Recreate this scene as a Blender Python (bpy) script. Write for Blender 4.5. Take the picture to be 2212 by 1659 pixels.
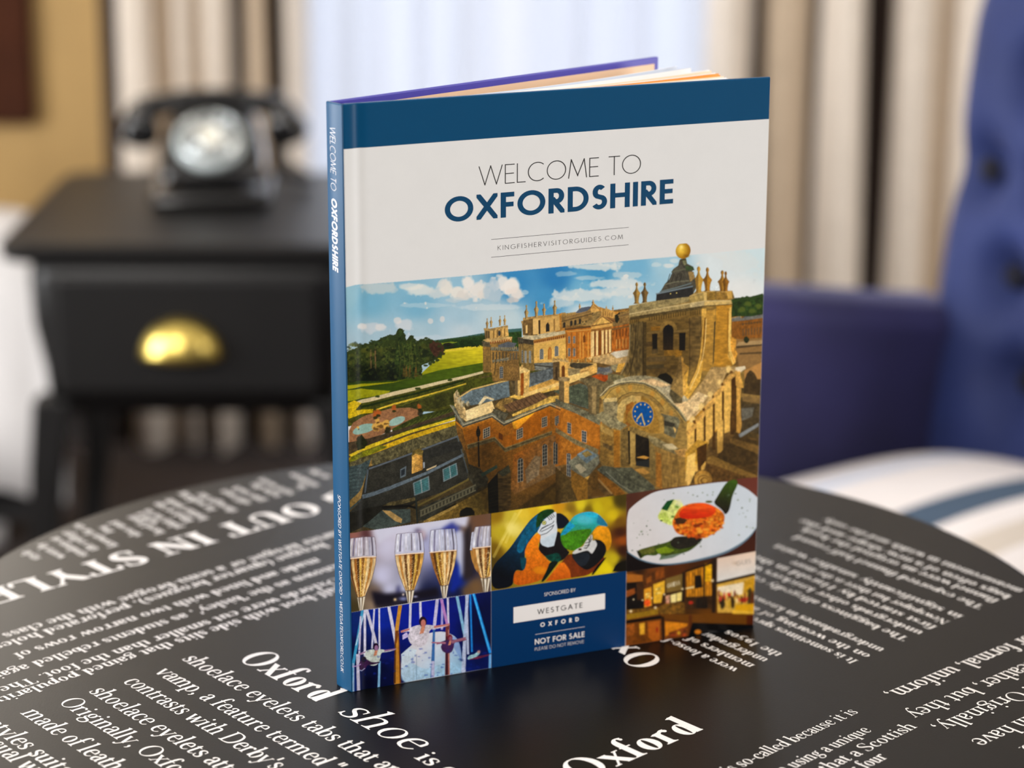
import bpy, bmesh, math, random
import numpy as np
from mathutils import Vector, Matrix
scn=bpy.context.scene
for o in list(bpy.data.objects): bpy.data.objects.remove(o)
COL=scn.collection
# ---------------- camera ----------------
TZ=.72                      # height of the round table's top
cam_d=bpy.data.cameras.new('camera'); cam=bpy.data.objects.new('camera',cam_d); COL.objects.link(cam)
cam.matrix_world=Matrix.Translation((0,0,TZ+.482659))@Matrix.Rotation(math.pi/2-.269605,4,'X')@Matrix.Rotation(.002149,4,'Z')
cam_d.sensor_width=36; cam_d.sensor_fit='HORIZONTAL'; cam_d.lens=85.0
cam_d.clip_start=.05; cam_d.clip_end=60
cam_d.dof.use_dof=True; cam_d.dof.focus_distance=1.215; cam_d.dof.aperture_fstop=4.9; cam_d.dof.aperture_blades=0
scn.camera=cam
# ---------------- exposure, world, lights ----------------
scn.view_settings.view_transform='Standard'; scn.view_settings.look='None'; scn.view_settings.gamma=1.0
scn.view_settings.use_curve_mapping=False; scn.view_settings.exposure=0.0
try:
    scn.cycles.use_denoising=True; scn.cycles.max_bounces=8; scn.cycles.transparent_max_bounces=12; scn.cycles.sample_clamp_indirect=6.0
except Exception: pass
wd=bpy.data.worlds.new('world'); scn.world=wd; wd.use_nodes=True
wd.node_tree.nodes['Background'].inputs[0].default_value=(.95,.93,.95,1); wd.node_tree.nodes['Background'].inputs[1].default_value=.30
def area(name,loc,target,sx,sy,power,col):
    l=bpy.data.lights.new(name,'AREA'); l.shape='RECTANGLE'; l.size=sx; l.size_y=sy; l.energy=power; l.color=col
    o=bpy.data.objects.new(name,l); COL.objects.link(o); o.location=loc
    o.rotation_euler=(Vector(target)-Vector(loc)).to_track_quat('-Z','Y').to_euler(); return o
area('daylight_back_window',(0,4.32,1.25),(0,0,1.25),1.3,2.3,20,(.86,.92,1.0))
area('left_fill',(-2.78,1.55,1.22),(0,1.55,1.22),1.35,1.7,130,(.95,.97,1.0))  # added unseen source for the sheen on the spine, behind an added opening
area('room_light_left',(-1.5,-.75,2.45),(0,1.3,.8),.8,.8,72,(1.0,.95,.90))
area('right_fill',(2.78,1.15,1.25),(0,1.6,.8),1.1,1.6,84,(1.0,.98,.97))  # added unseen fill for bed, chair arm and cover, behind an added opening
lp=bpy.data.lights.new('back_wall_fill','POINT'); lp.energy=8; lp.shadow_soft_size=.07; lp.color=(1,.92,.84); lpo=bpy.data.objects.new('back_wall_fill',lp); COL.objects.link(lpo); lpo.location=(-.92,3.78,1.55)  # added bodiless point light, brightens the back wall mirrored in the tabletop
# ---------------- helpers ----------------
def lin(c):
    c=np.asarray(c,float)/255.
    return np.where(c<=.04045,c/12.92,((c+.055)/1.055)**2.4)
def mat(name,rgb,rough=.5,metal=0.0,var=0.0,vscale=30,bump=0.0,bscale=200,spec=.5,sheen=0.0,coat=0.0,emit=None):
    m=bpy.data.materials.new(name); m.use_nodes=True; nt=m.node_tree; b=nt.nodes['Principled BSDF']
    c=tuple(float(x) for x in lin(rgb))+(1,)
    b.inputs['Base Color'].default_value=c; b.inputs['Roughness'].default_value=rough; b.inputs['Metallic'].default_value=metal
    b.inputs['Specular IOR Level'].default_value=spec
    if sheen: b.inputs['Sheen Weight'].default_value=sheen; b.inputs['Sheen Roughness'].default_value=.35; b.inputs['Sheen Tint'].default_value=(.55,.58,.95,1)
    if coat: b.inputs['Coat Weight'].default_value=coat; b.inputs['Coat Roughness'].default_value=.12
    tc=nt.nodes.new('ShaderNodeTexCoord')
    nz=nt.nodes.new('ShaderNodeTexNoise'); nz.inputs['Scale'].default_value=vscale; nz.inputs['Detail'].default_value=4
    nt.links.new(tc.outputs['Object'],nz.inputs['Vector'])
    r=nt.nodes.new('ShaderNodeValToRGB'); k=max(var,.01)
    r.color_ramp.elements[0].color=tuple(x*(1-k) for x in c[:3])+(1,); r.color_ramp.elements[1].color=tuple(min(x*(1+k),1) for x in c[:3])+(1,)
    r.color_ramp.elements[0].position=.3; r.color_ramp.elements[1].position=.7
    nt.links.new(nz.outputs['Fac'],r.inputs['Fac']); nt.links.new(r.outputs['Color'],b.inputs['Base Color'])
    if bump:
        n2=nt.nodes.new('ShaderNodeTexNoise'); n2.inputs['Scale'].default_value=bscale; nt.links.new(tc.outputs['Object'],n2.inputs['Vector'])
        bp=nt.nodes.new('ShaderNodeBump'); bp.inputs['Strength'].default_value=bump; bp.inputs['Distance'].default_value=.002
        nt.links.new(n2.outputs['Fac'],bp.inputs['Height']); nt.links.new(bp.outputs['Normal'],b.inputs['Normal'])
    return m
def mesh(name,V,F,mats,parent=None,smooth=False,mi=None,loc=None):
    me=bpy.data.meshes.new(name); me.from_pydata([tuple(map(float,v)) for v in V],[],[tuple(f) for f in F]); me.update()
    for m in (mats if isinstance(mats,(list,tuple)) else [mats]): me.materials.append(m)
    if smooth: me.polygons.foreach_set('use_smooth',[True]*len(me.polygons))
    if mi is not None: me.polygons.foreach_set('material_index',list(mi))
    o=bpy.data.objects.new(name,me); COL.objects.link(o)
    if parent: o.parent=parent
    if loc: o.location=loc
    return o
class G:
    """collects vertices and faces of one mesh"""
    def __init__(s): s.V=[]; s.F=[]; s.M=[]
    def add(s,V,F,m=0):
        n=len(s.V); s.V+=[tuple(v) for v in V]; s.F+=[tuple(i+n for i in f) for f in F]; s.M+=[m]*len(F); return s
    def box(s,x0,x1,y0,y1,z0,z1,m=0):
        return s.add([(x0,y0,z0),(x1,y0,z0),(x1,y1,z0),(x0,y1,z0),(x0,y0,z1),(x1,y0,z1),(x1,y1,z1),(x0,y1,z1)],[(0,3,2,1),(4,5,6,7),(0,1,5,4),(1,2,6,5),(2,3,7,6),(3,0,4,7)],m)
    def loft(s,rings,caps=True,closed=True,m=0):
        n=len(rings[0]); V=[v for r in rings for v in r]; F=[]
        for i in range(len(rings)-1):
            for j in range(n if closed else n-1):
                k=(j+1)%n; F.append((i*n+j,i*n+k,(i+1)*n+k,(i+1)*n+j))
        if caps: F.append(tuple(range(n))[::-1]); F.append(tuple(range((len(rings)-1)*n,len(rings)*n)))
        return s.add(V,F,m)
    def lathe(s,prof,n=32,M=None,m=0):
        M=M or Matrix.Identity(4)
        return s.loft([[tuple(M@Vector((r*math.cos(2*math.pi*j/n),r*math.sin(2*math.pi*j/n),z))) for j in range(n)] for r,z in prof],True,True,m)
    def tube(s,pts,rad,n=10,m=0,flat=1.0):
        pts=[Vector(p) for p in pts]; rings=[]; N=None
        for i,p in enumerate(pts):
            t=(pts[min(i+1,len(pts)-1)]-pts[max(i-1,0)]).normalized()
            if N is None: N=t.orthogonal().normalized()
            N=(N-t*N.dot(t)).normalized(); B_=t.cross(N)
            r=rad[i] if isinstance(rad,(list,tuple)) else rad
            rings.append([tuple(p+N*(r*math.cos(2*math.pi*j/n))+B_*(r*flat*math.sin(2*math.pi*j/n))) for j in range(n)])
        return s.loft(rings,True,True,m)
    def obj(s,name,mats,parent=None,smooth=False,bevel=0,sub=0,loc=None):
        o=mesh(name,s.V,s.F,mats,parent,smooth,s.M,loc)
        bm=bmesh.new(); bm.from_mesh(o.data); bmesh.ops.recalc_face_normals(bm,faces=bm.faces); bm.to_mesh(o.data); bm.free()
        if bevel:
            b=o.modifiers.new('bevel','BEVEL'); b.width=bevel; b.segments=3; b.limit_method='ANGLE'
        if sub:
            b=o.modifiers.new('sub','SUBSURF'); b.levels=sub; b.render_levels=sub
        return o
def thing(name,label,cat,loc=(0,0,0),rz=0,group=None):
    o=bpy.data.objects.new(name,None); COL.objects.link(o); o.location=loc; o.rotation_euler=(0,0,rz); o.empty_display_size=.05
    o['label']=label; o['category']=cat
    if group: o['group']=group
    return o
def tag(o,label,cat,group=None):
    o['label']=label; o['category']=cat
    if group: o['group']=group
    return o
def struct(o): o['kind']='structure'; return o
def rrect(hx,hy,r,n=5):
    out=[]
    for cx,cy,a in ((hx-r,hy-r,0),(-hx+r,hy-r,90),(-hx+r,-hy+r,180),(hx-r,-hy+r,270)):
        for i in range(n+1):
            t=math.radians(a+90*i/n); out.append((cx+r*math.cos(t),cy+r*math.sin(t)))
    return out
# ---------------- the room ----------------
m_floor=mat('dark_carpet',(58,48,44),.9,var=.25,vscale=60,bump=.4)
m_ochre=mat('ochre_wallpaper',(182,148,92),.7,var=.06,vscale=8)
m_white=mat('white_paint',(225,222,216),.6,var=.02)
m_wall=mat('pale_wall_paint',(206,196,180),.75,var=.03)
struct(G().box(-2.6,2.6,-2.6,4.4,-.05,0).obj('floor',m_floor))
struct(G().box(-2.6,2.6,-2.6,4.4,2.7,2.75).obj('ceiling',m_white))
w=G(); w.box(-2.6,-.62,4.05,4.15,0,2.7).box(.62,2.6,4.05,4.15,0,2.7).box(-.62,.62,4.05,4.15,2.45,2.7).box(-.62,.62,4.05,4.15,0,.12)
struct(w.obj('wall_back',m_wall)); struct(G().box(-2.6,-.66,4.02,4.05,.14,1.12).box(-2.6,-.66,4.01,4.05,1.12,1.15).obj('trim_1',m_ochre,bevel=.003))
struct(G().box(-2.7,-2.6,-2.6,.86,0,2.7).box(-2.7,-2.6,2.24,4.4,0,2.7).box(-2.7,-2.6,.86,2.24,0,.36).box(-2.7,-2.6,.86,2.24,2.08,2.7).obj('wall_left',m_wall))
lw=G()
for y in (.86,1.525,2.19): lw.box(-2.68,-2.63,y,y+.05,.36,2.08)
for z in (.36,2.03): lw.box(-2.675,-2.635,.86,2.24,z,z+.05)
struct(lw.obj('added_frame_left',m_white,bevel=.004))  # unseen frame added around the opening of the left fill light
struct(G().box(2.6,2.7,-2.6,.56,0,2.7).box(2.6,2.7,1.74,4.4,0,2.7).box(2.6,2.7,.56,1.74,0,.42).box(2.6,2.7,.56,1.74,2.08,2.7).obj('wall_right',m_wall))
rw=G()
for y in (.56,1.125,1.69): rw.box(2.63,2.68,y,y+.05,.42,2.08)
for z in (.42,2.03): rw.box(2.635,2.675,.56,1.74,z,z+.05)
struct(rw.obj('added_frame_right',m_white,bevel=.004))  # unseen frame added around the opening of the right fill light
struct(G().box(-2.6,-.62,4.03,4.05,0,.14).box(.62,2.6,4.03,4.05,0,.14).obj('baseboard_back',m_white,bevel=.004))
# window behind the sheer curtain: frame and glass
wf=G(); 
for x in (-.62,-.03,.57): wf.box(x,x+.05,4.06,4.11,.12,2.45)
for z in (.12,1.25,2.40): wf.box(-.62,.62,4.065,4.105,z,z+.05)
win=struct(wf.obj('window_1',m_white,bevel=.004))
mg=bpy.data.materials.new('window_glass'); mg.use_nodes=True; nt=mg.node_tree; nt.nodes.clear()
tr=nt.nodes.new('ShaderNodeBsdfTransparent'); gl=nt.nodes.new('ShaderNodeBsdfGlossy'); gl.inputs['Roughness'].default_value=.02; mx=nt.nodes.new('ShaderNodeMixShader'); mx.inputs[0].default_value=.06; out=nt.nodes.new('ShaderNodeOutputMaterial')
nt.links.new(tr.outputs[0],mx.inputs[1]); nt.links.new(gl.outputs[0],mx.inputs[2]); nt.links.new(mx.outputs[0],out.inputs[0])
pane=G().box(-.57,-.03,4.083,4.087,.17,1.25).box(.02,.57,4.083,4.087,.17,1.25).box(-.57,-.03,4.083,4.087,1.30,2.40).box(.02,.57,4.083,4.087,1.30,2.40).obj('window_pane',mg,win)
# curtains
def curtain(name,mats,segs,z0,z1,y0,parent=None,n_sub=6):
    """segs: list of (x0,x1,depth of fold, material); one cloth, swelling forward inside each segment"""
    pts=[]; mi=[]
    for x0,x1,d,m in segs:
        for i in range(n_sub):
            t=i/n_sub; pts.append((x0+(x1-x0)*t,y0-d*math.sin(math.pi*t))); mi.append(m)
    pts.append((segs[-1][1],y0))
    nz=14; V=[]; F=[]; M=[]
    for k in range(nz+1):
        z=z0+(z1-z0)*k/nz; sp=1+.10*(1-k/nz)*.3
        for i,(x,y) in enumerate(pts): V.append((x+.006*math.sin(i*.7+z*2.1),y+.008*math.sin(z*3+i*.35),z))
    n=len(pts)
    for k in range(nz):
        for i in range(n-1): F.append((k*n+i,k*n+i+1,(k+1)*n+i+1,(k+1)*n+i)); M.append(mi[i])
    o=mesh(name,V,F,mats,parent,True,M)
    s=o.modifiers.new('thick','SOLIDIFY'); s.thickness=.0025
    return o
c_lt=mat('curtain_beige',(222,210,196),.85,var=.05,vscale=40,bump=.2,bscale=400)
c_md=mat('curtain_taupe',(186,166,142),.85,var=.06,vscale=40,bump=.2,bscale=400)
c_dk=mat('curtain_dark_brown',(46,32,24),.85,var=.08,vscale=40)  # dark brown for the narrow bands between the forward folds
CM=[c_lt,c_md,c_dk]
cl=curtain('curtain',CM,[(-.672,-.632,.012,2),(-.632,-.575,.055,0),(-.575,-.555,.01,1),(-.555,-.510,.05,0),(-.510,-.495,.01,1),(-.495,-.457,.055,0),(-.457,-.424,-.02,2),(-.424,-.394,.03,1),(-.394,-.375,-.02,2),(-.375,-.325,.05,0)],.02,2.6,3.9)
tag(cl,'beige curtain with dark brown bands hanging left of the bright window, behind the telephone','curtain')
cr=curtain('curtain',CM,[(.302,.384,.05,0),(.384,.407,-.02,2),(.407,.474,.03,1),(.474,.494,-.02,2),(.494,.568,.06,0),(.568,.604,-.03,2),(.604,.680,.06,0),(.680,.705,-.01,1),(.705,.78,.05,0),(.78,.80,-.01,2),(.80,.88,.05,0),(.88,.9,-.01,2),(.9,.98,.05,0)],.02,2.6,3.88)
tag(cr,'beige curtain with dark brown bands hanging right of the bright window, behind the blue armchair','curtain')
ms=bpy.data.materials.new('sheer_voile'); ms.use_nodes=True; nt=ms.node_tree; nt.nodes.clear()
tl=nt.nodes.new('ShaderNodeBsdfTranslucent'); tl.inputs[0].default_value=(.82,.85,.96,1); tr=nt.nodes.new('ShaderNodeBsdfTransparent'); df=nt.nodes.new('ShaderNodeBsdfDiffuse'); df.inputs[0].default_value=(.85,.86,.9,1)
m1=nt.nodes.new('ShaderNodeMixShader'); m1.inputs[0].default_value=.25; m2=nt.nodes.new('ShaderNodeMixShader'); m2.inputs[0].default_value=.35; out=nt.nodes.new('ShaderNodeOutputMaterial')
wv=nt.nodes.new('ShaderNodeTexNoise'); wv.inputs['Scale'].default_value=900
nt.links.new(tl.outputs[0],m1.inputs[1]); nt.links.new(df.outputs[0],m1.inputs[2]); nt.links.new(m1.outputs[0],m2.inputs[1]); nt.links.new(tr.outputs[0],m2.inputs[2]); nt.links.new(m2.outputs[0],out.inputs[0])
random.seed(4); segs=[]; x=-.60
while x<.60:
    d=random.uniform(.035,.09); segs.append((x,x+d,random.choice([.02,-.02,.03,.015]),0)); x+=d
sh=curtain('sheer_curtain',ms,segs,.02,2.55,3.98); sh.modifiers.clear()
tag(sh,'thin white sheer curtain glowing in front of the bright window','curtain')
# dark panel on the ochre wall
wp=tag(G().box(-1.45,-.795,3.985,4.02,.545,1.08).obj('wall_panel',mat('brown_leather',(62,30,14),.85,var=.15,vscale=12,spec=.2),bevel=.012),'dark brown rectangular panel fixed to the ochre wall, left of the beige curtain','panel')
# ---------------- bed ----------------
bed=thing('bed','bed end under a draped white cover, behind and left of the black bedside table','bed',(-1.3,3.42,0))
m_lin=mat('white_linen',(226,222,220),.85,var=.03,vscale=14,bump=.3,bscale=40)
G().box(-.6,.60,-.06,.12,.06,.40).obj('bed_base',mat('bed_base_black',(22,20,20),.8,var=.1),bed,bevel=.01)
for x in (-.55,.52): G().tube([(x,.03,.07),(x,.03,0)],[.02,.016],10).obj('leg',m_lin,bed,True)
du=G(); rings=[]
for i in range(34):
    x=-.66+1.32*min(max((i-1)/31,0),1)+(-.001 if i==0 else (.001 if i==33 else 0)); f=.010*math.sin(i*1.1)+.006*math.sin(i*2.7)
    dz=-.05*max(0,(x-.54)/.12)**2
    hem=.12+.02*math.sin(i*.9)
    rings.append([(x,.16,hem),(x,.13,.47+dz),(x,.10,.500+dz),(x,.02,.508+dz),(x,-.07,.500+dz),(x,-.105,.465+dz),(x,-.115-f*.4,.40),(x,-.122-f*1.0,.25),(x,-.128-f*1.6,hem),(x,-.095,hem+.01),(x,-.085,.42),(x,.13,.42),(x,.14,hem)])
du.loft(rings); du.obj('bed_cover',m_lin,bed,True)
# ---------------- bedside table ----------------
ns=thing('bedside_table','black bedside table with one drawer and a brass cup pull, under the telephone','bedside table',(-.409,3.185,0))
m_blk=mat('black_satin_paint',(13,12,12),.42,var=.12,vscale=25,bump=.05,bscale=300)
top=G(); 
for_r=[]
for z,e in ((.545,0),(.548,.006),(.566,.008),(.570,.002)): for_r.append([(x*(1+e/.2)-.002,y*(1+e/.24),z) for x,y in rrect(.222,.245,.03)])
top.loft(for_r); top.obj('table_top',m_blk,ns)
bd=G()
def ring_b(z,hx,hy): return [(x,y,z) for x,y in rrect(hx,hy,.03)]
bd.loft([ring_b(.345,.184,.220),(ring_b(.40,.188,.226)),ring_b(.46,.199,.232),ring_b(.52,.201,.234),ring_b(.545,.197,.23)]); bd.obj('carcass',m_blk,ns,True)
dr=G().box(-.165,.165,-.2405,-.225,.376,.526).obj('drawer',m_blk,ns,bevel=.005)
m_brass=mat('brass',(232,204,110),.3,1.0,var=.05)
cp=G(); rg=[]
for i in range(9):
    a=math.pi/2*i/8
    rg.append([(.052*math.cos(t),-.241-.034*math.sin(t)*math.sin(a),.424+.050*math.sin(t)*math.cos(a)) for t in [math.pi*j/16 for j in range(17)]])
cp.loft(rg,False,False); c_=cp.obj('cup_pull',m_brass,dr,True); s=c_.modifiers.new('t','SOLIDIFY'); s.thickness=.002; c_.location=(-.007,0,0)
for sx in (-1,1):
    for sy in (-1,1):
        lg=G(); P=[(sx*.178,sy*.20,.36),(sx*.190,sy*.205,.27),(sx*.198,sy*.207,.16),(sx*.210,sy*.212,.06),(sx*.222,sy*.220,0)]; R_=[.024,.020,.017,.016,.018]
        lg.loft([[(px+r*a,py+r*b,pz) for a,b in ((1,1),(-1,1),(-1,-1),(1,-1))] for (px,py,pz),r in zip(P,R_)]); lg.obj('leg',m_blk,ns,bevel=.003)
# ---------------- telephone ----------------
ph=thing('rotary_telephone','black rotary dial telephone with a chrome dial, standing on the black bedside table','telephone',(-.406,3.235,.570),math.radians(4))
m_bak=mat('black_bakelite',(16,15,15),.16,var=.1,coat=.6)
m_chr=mat('chrome',(220,226,226),.18,1.0,var=.03)
b=G(); b.loft([[(x,y,z) for x,y in rrect(hx,hy,.022)] for z,hx,hy in ((.006,.080,.085),(.012,.082,.088),(.022,.078,.084))]); b.obj('base',m_bak,ph,True,bevel=.002)
b=G(); b.loft([[(x,y+dy,z) for x,y in rrect(hx,hy,r)] for z,hx,hy,r,dy in ((.020,.076,.082,.02,0),(.052,.070,.066,.02,.012),(.088,.064,.048,.02,.026),(.110,.058,.036,.02,.034),(.121,.048,.026,.016,.036))]); b.obj('housing',m_bak,ph,True,sub=1)
for sx in (-1,1):
    for sy in (-1,1): G().lathe([(.008,0),(.009,.004),(.008,.008)],12,Matrix.Translation((sx*.06,sy*.065,0))).obj('foot',m_bak,ph)
Md=Matrix.Translation((0,-.034,.086))@Matrix.Rotation(math.radians(41),4,'X')
dl=G(); dl.lathe([(.040,-.022),(.048,-.004),(.048,.0),(.046,.004),(.0,.004)],36,Md); dial=dl.obj('dial',mat('dial_number_ring',(196,206,206),.35,var=.05),ph,True)
fw=G(); n=10
ring_o=36
def P3(r,a,z): return tuple(Md@Vector((r*math.cos(a),r*math.sin(a),z)))
# finger wheel: ring, hub and spokes between the holes
fw.loft([[P3(r,2*math.pi*j/40,z) for j in range(40)] for r,z in ((.042,.006),(.042,.009),(.038,.010),(.038,.006),(.042,.006))],False)
fw.loft([[P3(r,2*math.pi*j/40,z) for j in range(40)] for r,z in ((.024,.006),(.024,.010),(.017,.0115),(.015,.006),(.024,.006))],False)
for k in range(12):
    a=2*math.pi*(k+.5)/12; w_=.10
    fw.add([P3(.023,a-w_*1.5,.0085),P3(.023,a+w_*1.5,.0085),P3(.039,a+w_,.0085),P3(.039,a-w_,.0085)],[(0,1,2,3)])
fw.obj('finger_wheel',m_chr,dial,True)
G().lathe([(.015,.007),(.0145,.0095),(.0,.0098)],24,Md).obj('dial_card',mat('dial_card_cream',(236,232,214),.4),dial)
ho=[tuple(Md@Vector((.031*math.cos(2*math.pi*(k+.0)/12),.031*math.sin(2*math.pi*k/12),.0046))) for k in range(10)]
hd=G()
for k in range(10): hd.lathe([(.0042,0),(.0,.0002)],10,Matrix.Translation(ho[k])@Matrix.Rotation(math.radians(41),4,'X'))
hd.obj('digit_marks',mat('digit_black',(20,20,20),.5),dial)
for sx in (-1,1):
    cd=G(); cd.tube([(sx*.040,.036,.098),(sx*.046,.034,.112),(sx*.052,.022,.120),(sx*.054,.014,.130)],[.008,.007,.006,.005],8); cd.tube([(sx*.046,.036,.110),(sx*.052,.050,.120),(sx*.054,.056,.130)],[.007,.006,.005],8); cd.obj('cradle',m_bak,ph,True)
hs=G(); pts=[]; rad=[]
for i in range(21):
    t=-1+2*i/20; pts.append((t*.098,.034,.131-.016*abs(t)**2.2)); rad.append(.0145+.004*abs(t)**3)
hs.tube(pts,rad,14); hset=hs.obj('handset',m_bak,ph,True)
for sx in (-1,1):
    Mh=Matrix.Translation((sx*.100,.020,.093))@Matrix.Rotation(math.radians(sx*-14),4,'Y')@Matrix.Rotation(math.radians(28),4,'X')
    G().lathe([(.020,.030),(.023,.016),(.028,.004),(.031,-.004),(.030,-.010),(.024,-.014),(.0,-.012)],28,Mh).obj('earpiece' if sx<0 else 'mouthpiece',m_bak,hset,True)
cc=[]; 
for i in range(220):
    t=i/219; a=t*2*math.pi*26; cx=.078+.05*math.sin(t*3.0); cy=.02+.09*t; cz=.012+.05*max(0,(1-t*1.6))**2
    cc.append((cx+.005*math.cos(a),cy,cz+.005*math.sin(a)))
G().tube(cc,.0016,6).obj('cord',m_bak,ph,True)
# ---------------- armchair ----------------
ch=thing('armchair','blue velvet buttoned armchair with a striped white seat cushion, right of the round table','armchair',(.455,2.49,0),math.radians(38))
m_vel=mat('blue_velvet',(32,46,98),.75,var=.22,vscale=7,bump=.15,bscale=300,sheen=.22)
m_vel2=mat('navy_velvet',(44,42,88),.8,var=.3,vscale=6,bump=.15,bscale=300,sheen=.3)
# local frame: +x to the chair's back, +y to the far arm
def cush(x0,x1,y0,y1,z0,z1,dome,r,nx=22,ny=22):
    rings=[]
    for k,(ins,z) in enumerate(((r,z0),(0,z0+r*.7),(0,z1-r*.8),(r*.35,z1-r*.25),(r,z1))):
        rings.append([((x0+x1)/2+x,(y0+y1)/2+y,z) for x,y in rrect((x1-x0)/2-ins,(y1-y0)/2-ins,.05,6)])
    return rings
fr=G(); fr.box(-.52,.02,-.72,.09,.14,.36); fr.obj('seat_frame',m_vel2,ch,bevel=.02)
st=[(0,.9)]; 
# striped seat cushion: grid, stripes run front to back
ny_=64; nx_=20; V=[]; F=[]; M=[]
def seat_z(u,v): # u 0..1 depth, v 0..1 width
    e=(1-abs(2*u-1)**4)*(1-abs(2*v-1)**4); return .405+.085*e**.5+.025*math.sin(math.pi*v)*math.sin(math.pi*u)
stripe=[]
for j in range(ny_):
    v=(j+.5)/ny_
    m=0
    for a,b_,k in ((1,.965,3),(.90,.87,1),(.78,.74,2),(.575,.505,4),(.44,.38,5),(.30,.27,1),(.14,.11,4)):  # lilac band at the far edge paints the arm's shade onto the seat
        if b_<=v<a: m=k
    stripe.append(m)
for i in range(nx_+1):
    for j in range(ny_+1):
        u,v=i/nx_,j/ny_; V.append((-.52+.52*u,-.625+.625*v,seat_z(u,v)))
for i in range(nx_):
    for j in range(ny_): F.append((i*(ny_+1)+j,(i+1)*(ny_+1)+j,(i+1)*(ny_+1)+j+1,i*(ny_+1)+j+1)); M.append(stripe[j])
nb=len(V); rim=[i*(ny_+1) for i in range(nx_+1)]+[nx_*(ny_+1)+j for j in range(1,ny_+1)]+[i*(ny_+1)+ny_ for i in range(nx_-1,-1,-1)]+[j for j in range(ny_-1,0,-1)]
for r in rim: V.append((V[r][0],V[r][1],.345))
for k in range(len(rim)): F.append((rim[k],nb+k,nb+(k+1)%len(rim),rim[(k+1)%len(rim)])); M.append(stripe[min(int((V[rim[k]][1]+.625)/.625*ny_),ny_-1)])
F.append(tuple(nb+k for k in range(len(rim)))); M.append(0)
SM=[mat('seat_white_cotton',(232,224,220),.9,var=.02),mat('seat_pale_blue',(200,206,222),.9),mat('seat_light_blue',(206,212,226),.9),mat('seat_lilac_shade',(150,136,160),.9),mat('seat_slate_blue',(66,84,104),.9),mat('seat_beige',(206,194,180),.9)]
so=mesh('seat_cushion',V,F,SM,ch,True,M); so['label']='white striped seat cushion'
# far arm, near arm
def arm(y0,y1,hz,name):
    g=G(); rings=[]
    for x,zt,dy in ((-.54,hz-.035,0),(-.53,hz-.008,0),(-.45,hz,0),(-.25,hz-.006,0),(-.05,hz-.045,0),(.04,hz-.06,0)):
        yc=(y0+y1)/2; hw=(y1-y0)/2
        rings.append([(x,yc+hw*1.0,.14),(x,yc+hw,zt-.05),(x,yc+hw*1.12,zt-.025),(x,yc+hw*.8,zt-.003),(x,yc,zt+.006),(x,yc-hw*.8,zt-.003),(x,yc-hw*1.12,zt-.025),(x,yc-hw,zt-.05),(x,yc-hw,.14)])
    g.loft(rings); return g.obj(name,m_vel2,ch,True,bevel=.004)
arm(.003,.105,.655,'arm'); arm(-.735,-.63,.655,'arm')
# buttoned back
nu,nv=44,40; V=[]; F=[]
btn=[]
for r in range(4):
    for c in range(1 if r==0 else 0,6): btn.append((.625-(-.004 if r%2==0 else .056)-.104*c,.135+.102*r))
def back_pt(u,v):
    y=-.625+(.645+.045*v)*u; z=.40+.60*v; lean=.10*v+.03*v*v
    e=min(1,(1-abs(2*u-1)**6))*min(1,(1-max(0,(v-.82)/.18)**3)) if v>.82 else (1-abs(2*u-1)**6)
    x=-.005+lean; bulge=.035*max(e,0)
    for by_,bz in btn:
        d=math.hypot(y+.625-by_,z-.40-bz); bulge-=.062*math.exp(-(d/.03)**2)+.010*math.exp(-(d/.06)**2)
    top=1.0
    # rounded upper corners
    w=.05 if v<.8 else .05+.16*((v-.8)/.2)**2.2
    yy=y; c=-.31; yy=c+(y-c)*(1-(0 if v<.80 else .22*((v-.80)/.20)**2.4))
    return (x-bulge,yy,z)
for i in range(nu+1):
    for j in range(nv+1): V.append(back_pt(i/nu,j/nv))
for i in range(nu):
    for j in range(nv): F.append((i*(nv+1)+j,i*(nv+1)+j+1,(i+1)*(nv+1)+j+1,(i+1)*(nv+1)+j))
# rear skin
n0=len(V)
for i in range(nu+1):
    for j in range(nv+1):
        x,y,z=V[i*(nv+1)+j]; v=j/nv; V.append((.10+.10*v+.03*v*v,y,z))
for i in range(nu):
    for j in range(nv): F.append((n0+i*(nv+1)+j,n0+(i+1)*(nv+1)+j,n0+(i+1)*(nv+1)+j+1,n0+i*(nv+1)+j+1))
for i in range(nu):
    for j in (0,nv):
        a,b_=i*(nv+1)+j,(i+1)*(nv+1)+j; F.append((a,b_,n0+b_,n0+a))
for j in range(nv):
    for i in (0,nu):
        a,b_=i*(nv+1)+j,i*(nv+1)+j+1; F.append((a,b_,n0+b_,n0+a))
m_btn=mat('button_tuft_shade',(12,12,30),.9)  # blackened so the buttons carry the shade of the tufts in their colour
bo=mesh('backrest',V,F,m_vel,ch,True)
for by_,bz in btn:
    z=.40+bz; v=bz/.60; y=-.625+by_
    if v>.9: continue
    c=-.31; yy=c+(y-c)*(1-(0 if v<.80 else .22*((v-.80)/.20)**2.4))
    G().lathe([(.0,-.008),(.012,-.006),(.0145,0),(.012,.004),(.0,.006)],14,Matrix.Translation((.10*v+.03*v*v+.006,yy,z))@Matrix.Rotation(math.pi/2,4,'Y')).obj('button',m_btn,bo,True)
m_leg=mat('chair_leg_black',(26,20,18),.4)
for x,y in ((-.48,-.70),(-.48,.06),(.06,-.58),(.06,.02)): G().tube([(x,y,.15),(x,y,.08),(x,y,0)],[.022,.018,.012],12).obj('leg',m_leg,ch,True)
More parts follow.
